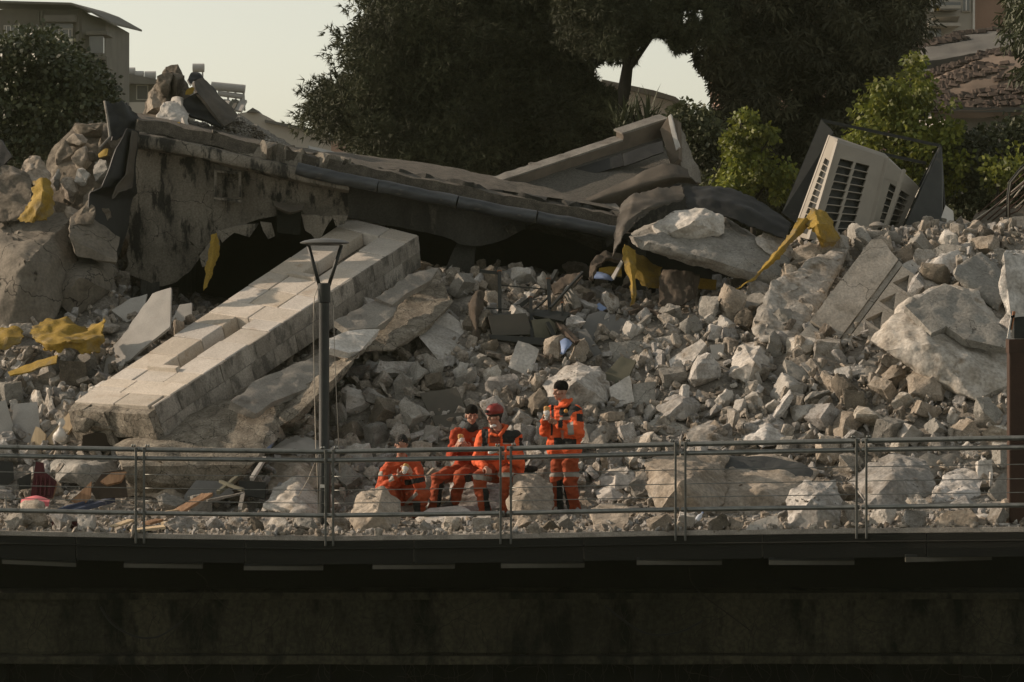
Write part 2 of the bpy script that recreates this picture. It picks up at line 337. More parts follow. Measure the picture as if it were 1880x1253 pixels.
def build_setting():
    # riverbed in front of the wall and the ground behind, out past everything
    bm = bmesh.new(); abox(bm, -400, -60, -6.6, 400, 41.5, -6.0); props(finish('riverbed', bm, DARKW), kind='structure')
    bm = bmesh.new(); abox(bm, -500, 41.6, -0.9, 500, 900, -0.6); props(finish('ground', bm, DIRT), kind='structure')
    # walkway slab following the curved edge
    bm = bmesh.new(); top = []; 
    f = [bm.verts.new(p) for p in EP]; b = [bm.verts.new((p.x * 1.12, 43.5, p.z)) for p in EP]
    f2 = [bm.verts.new(p + Vector((0, 0, -0.055))) for p in EP]; b2 = [bm.verts.new((p.x * 1.12, 43.5, p.z - 0.33)) for p in EP]
    g2 = [bm.verts.new(p + Vector((0, 0.05, -0.055))) for p in EP]; g3 = [bm.verts.new(p + Vector((0, 0.05, -0.33))) for p in EP]
    for i in range(len(EP) - 1):
        bm.faces.new((f[i], f[i + 1], b[i + 1], b[i]))
        for u, v in ((f, f2), (f2, g2), (g2, g3), (g3, b2), (b2, b)):
            bm.faces.new((u[i], u[i + 1], v[i + 1], v[i]))
    props(finish('walkway', bm, PAVE), kind='structure')
    fb = empty('fascia_beam', edge_at(700, -0.34), 'dark edge beam of jointed panels running under the curved walkway', 'edge beam')
    joints = [-200, 140, 450, 760, 1072, 1400, 1700, 2100]
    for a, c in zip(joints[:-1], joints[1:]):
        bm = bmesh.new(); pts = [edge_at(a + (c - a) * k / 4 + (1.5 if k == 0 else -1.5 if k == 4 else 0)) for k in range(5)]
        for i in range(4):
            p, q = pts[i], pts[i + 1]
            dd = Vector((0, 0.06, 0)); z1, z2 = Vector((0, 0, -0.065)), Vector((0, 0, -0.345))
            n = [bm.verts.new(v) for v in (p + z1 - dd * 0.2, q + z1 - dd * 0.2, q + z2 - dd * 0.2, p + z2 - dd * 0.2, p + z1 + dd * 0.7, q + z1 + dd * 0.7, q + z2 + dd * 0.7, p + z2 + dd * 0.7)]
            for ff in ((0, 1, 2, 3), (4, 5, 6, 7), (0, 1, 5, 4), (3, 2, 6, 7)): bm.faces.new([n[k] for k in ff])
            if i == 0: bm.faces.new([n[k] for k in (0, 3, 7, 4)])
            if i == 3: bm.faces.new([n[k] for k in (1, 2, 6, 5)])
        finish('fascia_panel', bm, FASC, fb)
    bm = bmesh.new()
    pts = [edge_at(px, -0.155, -0.035) for px in range(-180, 2090, 60)]
    tube(bm, pts, 0.012, 5); finish('fascia_rib', bm, FASC, fb)
    # strip lights hung under the edge
    SL = [(5, 140, 1031, 1037), (228, 372, 1038, 1040), (448, 593, 1043, 1043), (684, 835, 1041, 1040), (920, 1073, 1039, 1038), (1169, 1325, 1033, 1033), (1412, 1568, 1033, 1033), (1662, 1820, 1028, 1024)]
    what = ['leftmost pale strip light under the walkway edge, left of the dark red chair', 'pale strip light under the walkway below the left railing joint', 'pale strip light under the walkway just left of the lamp post foot',
            'pale strip light under the walkway below the crouching man', 'pale strip light under the walkway below the helmeted and standing men', 'pale strip light under the walkway below the boulder with the slate face',
            'pale strip light under the walkway second from the right end', 'rightmost pale strip light under the walkway, beside the rusty post']
    for (x0, x1, y0, y1), lb in zip(SL, what):
        Y = edge_at((x0 + x1) / 2).y + 0.10
        a, b = P(x0, y0, Y), P(x1, y1, Y)
        t = empty('strip_light', (a + b) / 2, lb, 'strip light', 'strip lights under the walkway edge')
        bm = bmesh.new(); beam(bm, a, b, 0.07, 0.052); finish('diffuser', bm, TUBEM, t)
        bm = bmesh.new()
        beam(bm, a + Vector((0, 0.02, 0.045)), b + Vector((0, 0.02, 0.045)), 0.05, 0.03)
        for k in (0.15, 0.85):
            m = a.lerp(b, k); beam(bm, m + Vector((0, 0.02, 0.05)), m + Vector((0, 0.02, 0.085)), 0.03, 0.03)
        finish('housing', bm, DKMET, t)
    # recessed river wall under the walkway, its shade put into dark colours
    w = empty('river_wall', (0, 40.2, -6.0), 'river wall with ledges under the walkway, shade painted into its dark colour', 'wall')
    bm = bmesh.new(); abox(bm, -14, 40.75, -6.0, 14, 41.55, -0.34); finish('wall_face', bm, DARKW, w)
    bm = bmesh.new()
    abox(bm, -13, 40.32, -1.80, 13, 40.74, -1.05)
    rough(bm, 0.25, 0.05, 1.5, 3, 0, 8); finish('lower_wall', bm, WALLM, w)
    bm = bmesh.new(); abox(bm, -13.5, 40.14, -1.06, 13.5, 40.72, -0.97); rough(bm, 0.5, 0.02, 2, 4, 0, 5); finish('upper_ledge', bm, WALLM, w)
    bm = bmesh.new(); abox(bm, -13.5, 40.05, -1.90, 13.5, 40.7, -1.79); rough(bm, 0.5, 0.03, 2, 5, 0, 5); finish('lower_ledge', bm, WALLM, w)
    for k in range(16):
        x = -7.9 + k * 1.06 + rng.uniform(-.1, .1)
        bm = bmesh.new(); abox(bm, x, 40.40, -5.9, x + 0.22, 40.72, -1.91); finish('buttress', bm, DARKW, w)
    # rubble mound: one uneven sheet
    nx, ny = 230, 150
    xs = np.linspace(-13, 13, nx); ys = 41.0 + (60 - 41.0) * np.linspace(0, 1, ny) ** 1.25
    V = np.zeros((ny, nx, 3))
    for j, y in enumerate(ys):
        for i, x in enumerate(xs):
            q = Vector((x, y, 0)); fade = min(1.0, max(0.0, (y - 41.0) / 0.8))
            V[j, i] = (x, y, H(x, y) - 0.03 + fade * (0.07 * noise.noise(q * 4.1) + 0.04 * noise.noise(q * 8.7)) - (0.25 if j == 0 else 0))
    fl = []
    for j in range(ny - 1):
        for i in range(nx - 1):
            a = j * nx + i; fl += [a, a + 1, a + nx + 1, a + nx]
    me = mesh_np('rubble_mound', V.reshape(-1, 3), fl, [4] * ((ny - 1) * (nx - 1)), [DIRT], True)
    props(link('rubble_mound', me), kind='structure')
build_setting()

# ---------------------------------------------------------------- big-piece builders
def catmull(C, n):
    """C (k, m, 3) -> resampled (n, m, 3) along the first axis"""
    k = len(C)
    if k == 1: return np.repeat(C, n, 0)
    t = np.linspace(0, k - 1, n); i = np.minimum(t.astype(int), k - 2); f = (t - i)[:, None, None]
    g = lambda q: C[np.clip(q, 0, k - 1)]
    p0, p1, p2, p3 = g(i - 1), g(i), g(i + 1), g(i + 2)
    return 0.5 * (2 * p1 + (p2 - p0) * f + (2 * p0 - 5 * p1 + 4 * p2 - p3) * f ** 2 + (3 * p1 - p0 - 3 * p2 + p3) * f ** 3)
def lin(C, n):
    k = len(C); t = np.linspace(0, k - 1, n); i = np.minimum(t.astype(int), k - 2); f = (t - i)[:, None, None]
    return C[i] * (1 - f) + C[i + 1] * f
def sheet(name, rows, mat, nu=26, nv=26, th=0.02, wr=0.02, wf=2.5, seed=0, parent=None, stiff=False, smooth=50, edge=0.0):
    C = np.array([[P(*c) if len(c) == 3 else c[0] for c in r] for r in rows], dtype=float)
    fn = lin if stiff else catmull
    G = fn(C, nv); G = fn(G.transpose(1, 0, 2), nu).transpose(1, 0, 2)      # nv x nu x 3
    du = np.gradient(G, axis=1); dv = np.gradient(G, axis=0)
    N = np.cross(du, dv); N /= (np.linalg.norm(N, axis=2, keepdims=True) + 1e-9)
    for a in range(nv):
        for b in range(nu):
            q = Vector(G[a, b]) * wf + Vector((seed * 7.3, seed * 1.9, 0))
            G[a, b] += N[a, b] * (wr * (noise.noise(q) + 0.5 * noise.noise(q * 2.3)))
            if edge and (a in (0, nv - 1) or b in (0, nu - 1)):
                G[a, b] += np.array([noise.noise(q * 4), 0, noise.noise(q * 4 + Vector((5, 5, 5)))]) * edge
    du = np.gradient(G, axis=1); dv = np.gradient(G, axis=0)
    N = np.cross(du, dv); N /= (np.linalg.norm(N, axis=2, keepdims=True) + 1e-9)
    sg = 1.0 if (N[:, :, 1].mean() > 0) else -1.0       # thickness goes away from the viewer's side
    B = G + N * th * sg
    V = np.concatenate([G.reshape(-1, 3), B.reshape(-1, 3)]); o = nv * nu; fl = []
    for a in range(nv - 1):
        for b in range(nu - 1):
            i = a * nu + b
            fl += [i, i + 1, i + nu + 1, i + nu]; fl += [o + i, o + i + nu, o + i + nu + 1, o + i + 1]
    rim = [b for b in range(nu)] + [a * nu + nu - 1 for a in range(1, nv)] + [(nv - 1) * nu + b for b in range(nu - 2, -1, -1)] + [a * nu for a in range(nv - 2, 0, -1)]
    for i, j in zip(rim, rim[1:] + rim[:1]): fl += [i, o + i, o + j, j]
    base = np.array([(V[:, 0].min() + V[:, 0].max()) / 2, (V[:, 1].min() + V[:, 1].max()) / 2, V[:, 2].min()])
    me = mesh_np(name, V - base, fl, [4] * (len(fl) // 4), [mat], True)
    bm = bmesh.new(); bm.from_mesh(me); bmesh.ops.recalc_face_normals(bm, faces=bm.faces); bm.to_mesh(me); bm.free()
    me.set_sharp_from_angle(angle=R(smooth))
    return link(name, me, parent, Vector(base))
def plate(name, poly, Y, n, th, mat, parent=None, L=None, amp=0.01, freq=4, seed=0, smooth=35, sm=0, back=None):
    """flat piece: photo outline unprojected on the plane through its middle at depth Y with normal n, th thick"""
    cx = sum(p[0] for p in poly) / len(poly); cy = sum(p[1] for p in poly) / len(poly)
    n = Vector(n).normalized(); p0 = P(cx, cy, Y)
    if n.y > 0: n = -n
    pts = [PP(x, y, p0, n) for x, y in poly]
    bm = bmesh.new(); poly_prism(bm, pts, -n * th)
    if L: rough(bm, L, amp, freq, seed, sm, 5)
    return finish(name, bm, mat, parent, smooth)
def hullrock(name, pts, mat, L=0.10, amp=0.03, freq=3.0, seed=0, sm=1, parent=None, smooth=38, cut=6000):
    W = [P(*p) for p in pts]; r = random.Random(seed * 13 + 5)
    sz = ((max(p.x for p in W) - min(p.x for p in W)) + (max(p.z for p in W) - min(p.z for p in W))) * 0.5
    if amp > 0.014:
        W = [p + Vector((r.uniform(-1, 1), r.uniform(-1, 1), r.uniform(-1, 1))) * sz * 0.065 for p in W for _ in range(3)]
    bm = bmesh.new(); hull(bm, W); amp = min(amp, 0.045); rough(bm, L, amp, freq, seed, 0, 6)
    return finish(name, bm, mat, parent, smooth)

# ---------------------------------------------------------------- fallen stone pilaster
VOIDB = M('brown painted hollow shade', (0.040, 0.030, 0.021), (0.028, 0.022, 0.016), 2, 0.95)
def build_pilaster():
    A, B, C, D = P(135, 738, 42.7), P(283, 746, 41.85), P(640, 400, 48.7), P(768, 432, 47.8)
    hn, hf = Vector((0.17, 0.04, -0.50)), Vector((0.05, 0.04, -0.50))
    def S(u, v, h): return A.lerp(C, u).lerp(B.lerp(D, u), v) + hn.lerp(hf, u) * h
    t = empty('stone_pilaster', S(0.5, 0.5, 1), 'long fallen pale ashlar pilaster with two narrow niches leaning on the rubble', 'fallen pilaster')
    def cell(bm, u0, u1, v0, v1, h0, h1, j=0.0):
        vs = []
        for h in (h0, h1):
            for u, v in ((u0, v0), (u1, v0), (u1, v1), (u0, v1)):
                vs.append(bm.verts.new(S(u, v, h) + Vector((rng.uniform(-j, j), rng.uniform(-j, j), rng.uniform(-j, j)))))
        for f in ((0, 1, 2, 3), (7, 6, 5, 4), (0, 4, 5, 1), (1, 5, 6, 2), (2, 6, 7, 3), (3, 7, 4, 0)): bm.faces.new([vs[k] for k in f])
    bm = bmesh.new(); cell(bm, 0.005, 0.995, 0.02, 0.955, 0.40, 1.0); rough(bm, 0.22, 0.012, 4, 2, 0, 5); finish('core', bm, MORT, t, 35)
    sl = [(0.17, 0.455), (0.68, 0.948)]; SV0, SV1 = 0.39, 0.62
    us = [0, 0.055, 0.115, 0.17, 0.245, 0.33, 0.405, 0.455, 0.525, 0.60, 0.68, 0.765, 0.86, 0.948, 1.0]
    for k in range(len(us) - 1):
        u0, u1 = us[k], us[k + 1]; mid = (u0 + u1) / 2
        if any(a < mid < b for a, b in sl): cuts = [(0, SV0), (SV1, 1.0)]
        else:
            c = rng.uniform(0.35, 0.62); cuts = [(0, c), (c, 1.0)] if k % 3 else [(0, 0.62), (0.62, 1.0)]
            if k in (0,): cuts = [(0, 0.5), (0.5, 0.93), (0.95, 1.0)]
            if k in (2, 8, 9): cuts = [(0, 0.3), (0.3, 0.68), (0.68, 1.0)]
        for v0, v1 in cuts:
            inset = any(a < mid < b for a, b in sl)
            lift = rng.uniform(-0.012, 0.012)
            segs = [(u0, u1)]
            if not inset and rng.random() < 0.2: m = rng.uniform(0.4, 0.6); segs = [(u0, u0 + (u1 - u0) * m), (u0 + (u1 - u0) * m, u1)]
            for a, b in segs:
                bm = bmesh.new(); cell(bm, a + 0.0010, b - 0.0010, v0 + 0.006, min(v1, 0.995) - 0.006, lift + rng.uniform(-.006, .006), 0.405, 0.003)
                bmesh.ops.bevel(bm, geom=list(bm.edges), offset=0.010, segments=1, affect='EDGES')
                finish('stone_block', bm, STONE, t)
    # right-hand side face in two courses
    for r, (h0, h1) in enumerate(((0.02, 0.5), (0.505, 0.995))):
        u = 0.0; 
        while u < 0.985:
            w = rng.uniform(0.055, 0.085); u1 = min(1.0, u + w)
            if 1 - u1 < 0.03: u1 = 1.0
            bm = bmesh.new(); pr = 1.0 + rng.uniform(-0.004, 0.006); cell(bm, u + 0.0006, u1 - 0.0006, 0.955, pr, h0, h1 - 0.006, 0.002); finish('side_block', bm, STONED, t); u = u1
    for a, b in ((0.167, 0.18), (0.675, 0.69)):      # little sills standing at the lower end of each niche
        bm = bmesh.new(); cell(bm, a, b, 0.30, 0.66, -0.10, 0.03); finish('sill', bm, STONE, t)
    for v0, v1, u0 in ((0.0, 0.2, 0.0), (0.2, 0.46, 0.0), (0.46, 0.7, 0.0), (0.7, 0.99, 0.0)):   # ragged near end
        bm = bmesh.new(); cell(bm, -0.022 + rng.uniform(-.006, .004), 0.004, v0, v1, 0.06 + rng.uniform(0, .05), rng.uniform(0.75, 1.05), 0.02); rough(bm, 0.09, 0.03, 5, 5, 0, 5); finish('broken_end', bm, MORT, t, 35)
    plate('hollow', [(150, 826), (152, 800), (172, 795), (225, 797), (246, 803), (247, 826)], 42.25, (0, -1, 0), .3, VOIDB, t)  # flat dark plate paints the shade of the hollow
    props(hullrock('dressed_block', [(636, 402, 49.0), (652, 393, 49.3), (710, 396, 49.3), (707, 416, 49.0), (640, 412, 49.0), (640, 402, 49.9), (706, 402, 49.9)], STONE, 0.2, 0.006, 4, 3, 0),
          'pale squared block lying at the top end of the fallen pilaster', 'stone block')
    # rough masonry the pilaster tore loose with it
    props(hullrock('masonry_lump', [(225, 815, 41.95), (318, 838, 41.65), (455, 748, 42.75), (515, 715, 43.05), (500, 790, 41.95), (470, 850, 41.25), (400, 905, 41.30), (250, 900, 41.40), (235, 870, 41.15), (340, 800, 44.05), (480, 700, 44.05)], MORT, 0.13, 0.13, 1.6, 2, 1),
          'big rough lump of torn masonry under the lower end of the fallen pilaster', 'masonry lump')
    props(hullrock('masonry_lump', [(480, 732, 43.35), (560, 690, 43.75), (680, 610, 44.55), (660, 660, 43.55), (610, 705, 42.75), (540, 765, 42.25), (480, 790, 42.05), (510, 700, 45.05), (650, 610, 45.55)], MORT, 0.13, 0.12, 1.7, 3, 1),
          'rough brown masonry lump behind the lamp post beneath the middle of the pilaster', 'masonry lump')
    props(hullrock('masonry_lump', [(695, 605, 45.05), (775, 520, 46.65), (812, 508, 46.85), (828, 560, 45.85), (790, 600, 45.05), (720, 640, 44.25), (660, 640, 44.25), (735, 545, 47.45)], MORT, 0.13, 0.12, 1.7, 5, 1),
          'dark rough masonry lump under the upper end of the pilaster', 'masonry lump')
    # mortar bed slabs beside the pilaster
    beds = [([(425, 738), (470, 700), (560, 660), (610, 650), (640, 668), (560, 715), (500, 738), (470, 760)], 42.85, 'grey mortar bed slab beside the pilaster left of the lamp post'),
            ([(600, 625), (640, 607), (695, 607), (660, 645), (640, 648), (606, 640)], 43.85, 'pale flat stone slab sticking out beside the pilaster just right of the lamp post'),
            ([(615, 590), (670, 560), (735, 545), (722, 580), (690, 602), (640, 606)], 44.65, 'thin broken bed slab beside the middle of the pilaster'),
            ([(690, 548), (760, 500), (805, 492), (790, 515), (745, 540), (720, 560)], 45.65, 'grey bed slab beside the upper end of the pilaster')]
    for i, (pl, Y, lb) in enumerate(beds):
        props(plate('bed_stone', pl, Y, (0.25, -0.45, 0.85), 0.10, CONCG if i != 1 else ROCKW, L=0.14, amp=0.03, freq=5, seed=i), lb, 'stone slab')
build_pilaster()

# ---------------------------------------------------------------- collapsed building: wall, roof, gutter
GRAVELR = M('dirty gravelled roof', (0.13, 0.115, 0.092), (0.075, 0.067, 0.055), 9, 0.95, 1.0, 40, grain=0.7)
def build_wall():
    t = empty('collapsed_wall', P(560, 460, 48.6), 'huge stained concrete wall with a metal gutter collapsed sideways across the rubble', 'collapsed wall')
    top = [(248, 243), (330, 256), (400, 272), (480, 290), (560, 308), (640, 325), (720, 341), (800, 357), (870, 371), (930, 384), (1000, 396), (1060, 407), (1132, 421)]
    bot = [(232, 505), (318, 522), (394, 446), (480, 400), (560, 397), (640, 400), (720, 416), (800, 432), (872, 452), (930, 440), (985, 411), (1050, 417), (1134, 430)]
    rows = []
    for k, f in enumerate((0, 0.14, 0.32, 0.5, 0.68, 0.85, 1.0)):
        r = []
        for i, ((x0, y0), (x1, y1)) in enumerate(zip(top, bot)):
            q = i / (len(top) - 1)
            Y = 47.9 + 0.3 * q + (0.10 if f > 0.1 else 0.0) + f * 0.55 * (1 - q) + 0.1 * math.sin(i * 1.3)
            r.append((x0 + (x1 - x0) * f, y0 + (y1 - y0) * f, Y))
        rows.append(r)
    sheet('wall_face', [r[:6] for r in rows], CONC, 60, 46, 0.30, 0.05, 1.3, 1, t, edge=0.05)
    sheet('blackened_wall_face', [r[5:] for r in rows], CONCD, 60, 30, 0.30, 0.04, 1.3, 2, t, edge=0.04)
    # string course under the roof edge
    tt = top[:6]
    sheet('cornice', [[(x, y + 1, 47.88) for x, y in tt], [(x, y + 5, 47.74) for x, y in tt], [(x, y + 24, 47.72) for x, y in tt], [(x, y + 29, 47.86) for x, y in tt], [(x, y + 31, 48.0) for x, y in tt]], CONC, 60, 14, 0.05, 0.02, 3, 9, t, smooth=30)
    # gutter in lengths
    gx = [545, 695, 840, 985, 1134]
    for a, b in zip(gx[:-1], gx[1:]):
        pts = []
        for k in range(9):
            x = a + (b - a) * k / 8 + (0.8 if k == 0 else -0.8 if k == 8 else 0)
            y = float(np.interp(x, [p[0] for p in top], [p[1] for p in top])); pts.append(P(x, y + 6, 47.72 + 0.02 * math.sin(x * 0.05)) + Vector((0, 0, 0.02 * noise.noise(Vector((x * 0.03, 0, 0))))))
        bm = bmesh.new(); tube(bm, pts, [0.115 + 0.012 * noise.noise(Vector((p.x * 3, 1, 0))) for p in pts], 14, sq=0.9)
        finish('gutter_length', bm, ZINC, t, 60)
    for x0, x1, y0, y1 in ((393, 443, 312, 366),):       # blind recessed panels with raised frames
        n = (0.06, -1, -0.1); Y = 48.02
        for (a, b, c, d) in ((x0, y0, x1, y0 + 4), (x0, y1 - 4, x1, y1), (x0, y0 + 4, x0 + 5, y1 - 4), (x1 - 5, y0 + 4, x1, y1 - 4)):
            plate('panel_frame', [(a, b), (c, b + (c - a) * 0.12), (c, d + (c - a) * 0.12), (a, d)], Y, n, 0.16, CONC, t)
    for pl in ([(396, 424), (440, 414), (474, 412), (458, 436), (430, 428), (408, 446)], [(478, 408), (498, 410), (504, 434), (492, 440), (484, 424)], [(552, 394), (612, 398), (596, 424), (584, 446), (572, 430), (560, 424)], [(610, 396), (640, 396), (632, 412), (616, 416)], [(366, 470), (400, 430), (404, 452), (388, 486), (372, 490)]):
        plate('torn_plaster', pl, 48.05, (0.05, -1, -0.12), 0.08, CONC, t, L=0.12, amp=0.02, freq=5, seed=len(pl))
    plate('painted_window_hole', [(507, 382), (553, 388), (551, 432), (509, 428)], 47.93, (0.06, -1, -0.1), 0.05, DARKW, t)  # black plate paints the darkness of the window opening
    sheet('torn_lining', [[(500, 368, 47.9), (530, 376, 47.85), (560, 374, 47.9)], [(505, 378, 47.75), (531, 388, 47.7), (556, 384, 47.75)], [(508, 384, 47.8), (532, 394, 47.75), (553, 388, 47.8)]], MEMBT, 14, 10, 0.01, 0.01, 5, 3, t)
    # roof surface running back from the wall head
    sky = [(250, 237), (330, 250), (400, 266), (470, 283), (560, 300), (640, 306), (720, 316), (800, 326), (870, 341), (930, 352), (1000, 368), (1060, 385), (1132, 408)]
    r0 = [(x, y - 1, 47.95) for x, y in top]; r1 = [(x, y, 51.5) for x, y in sky]
    r2 = [(P(x, y, 51.5) + Vector((0, 4.0, -0.55)),) for x, y in sky]; r3 = [(P(x, y, 51.5) + Vector((0, 4.5, -3.2)),) for x, y in sky]
    sheet('roof_surface', [r0, r1, r2, r3], GRAVELR, 70, 30, 0.2, 0.035, 3.0, 4, t, edge=0.02, smooth=40)
    # end walls of the crushed storey; back walls added to keep openings black
    bm = bmesh.new(); poly_prism(bm, [Vector(v) for v in ((-6.3, 54.2, 0.5), (2.0, 54.2, 0.5), (2.0, 54.2, 3.3), (1.0, 54.2, 3.75), (-6.3, 54.2, 5.15))], Vector((0, 0.3, 0))); finish('added_back_wall', bm, VOID, t)
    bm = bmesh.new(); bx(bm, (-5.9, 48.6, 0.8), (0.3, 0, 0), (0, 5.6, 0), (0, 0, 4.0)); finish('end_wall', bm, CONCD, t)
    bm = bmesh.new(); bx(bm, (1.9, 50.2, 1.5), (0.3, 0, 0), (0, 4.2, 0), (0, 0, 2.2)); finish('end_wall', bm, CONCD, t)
    bm = bmesh.new(); poly_prism(bm, [Vector(v) for v in ((1.5, 51.0, 0.5), (4.9, 51.0, 0.5), (4.9, 51.0, 2.9), (4.2, 51.0, 3.6), (1.5, 51.0, 3.85))], Vector((0, 0.3, 0))); finish('added_back_wall', bm, VOID, t)  # added backing, near-black like the shade under the overhanging slab
    # leaning props in the dark opening
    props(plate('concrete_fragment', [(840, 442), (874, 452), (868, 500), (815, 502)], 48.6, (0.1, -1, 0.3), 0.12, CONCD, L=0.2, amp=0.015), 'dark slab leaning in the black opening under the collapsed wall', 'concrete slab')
    # wreckage lying along the roof edge
    W = [([(566, 268), (600, 276), (672, 300), (668, 306), (600, 290), (572, 280)], 50.0, BOARDW, 'long grey board lying on the roof edge right of the gravel'),
         ([(480, 270), (540, 268), (552, 286), (520, 292)], 49.6, ROCKD, 'dark flat scrap lying at the foot of the roof gravel')]
    for i, (pl, Y, m, lb) in enumerate(W): props(plate('roof_scrap', pl, Y, (0.1, -0.5, 0.8), 0.05, m, L=0.15, amp=0.02, seed=i), lb, 'roof debris')
    props(plate('roof_fragment', [(332, 218), (410, 236), (438, 208), (463, 225), (530, 263), (556, 287), (478, 272), (345, 246)], 50.8, (0.12, -0.62, 0.78), 0.16, GRAVEL, L=0.09, amp=0.03, freq=9, seed=4), 'sloping slab of grey gravelled roof below the folded black membrane', 'roof slab')
    bm = bmesh.new(); f = bm
    for k in range(2400):        # loose pebbles on the gravel slab and along the roof edge
        if k < 420:
            a, b, c = (345, 232, 50.5), (440, 215, 50.9), (540, 278, 50.7); s, q = sorted((rng.random(), rng.random()))
            x = a[0] * s + b[0] * (q - s) + c[0] * (1 - q); y = a[1] * s + b[1] * (q - s) + c[1] * (1 - q); p = P(x, y, 50.45)
        else:
            x = rng.uniform(560, 1125); i = np.interp(x, [q[0] for q in top], [q[1] for q in top]); j = np.interp(x, [q[0] for q in sky], [q[1] for q in sky]); s = rng.random()
            p = P(x, i + (j - i) * s + rng.uniform(-3, 2), 48.1 + 3.3 * s)
        r = rng.uniform(0.012, 0.04) * (2.2 if rng.random() < 0.08 else 1)
        vs = [f.verts.new(p + Vector(o) * r) for o in ((1, 0, .1), (-.9, .1, 0), (0, 1, 0), (.1, -1.1, 0), (0, 0, .9), (0, .1, -.8))]
        for a, b, c in ((0, 2, 4), (2, 1, 4), (1, 3, 4), (3, 0, 4), (2, 0, 5), (1, 2, 5), (3, 1, 5), (0, 3, 5)): f.faces.new((vs[a], vs[b], vs[c]))
    props(finish('roof_pebbles', bm, ROCK), 'loose pebbles and grit scattered over the fallen roof', 'gravel', kind='stuff')
build_wall()
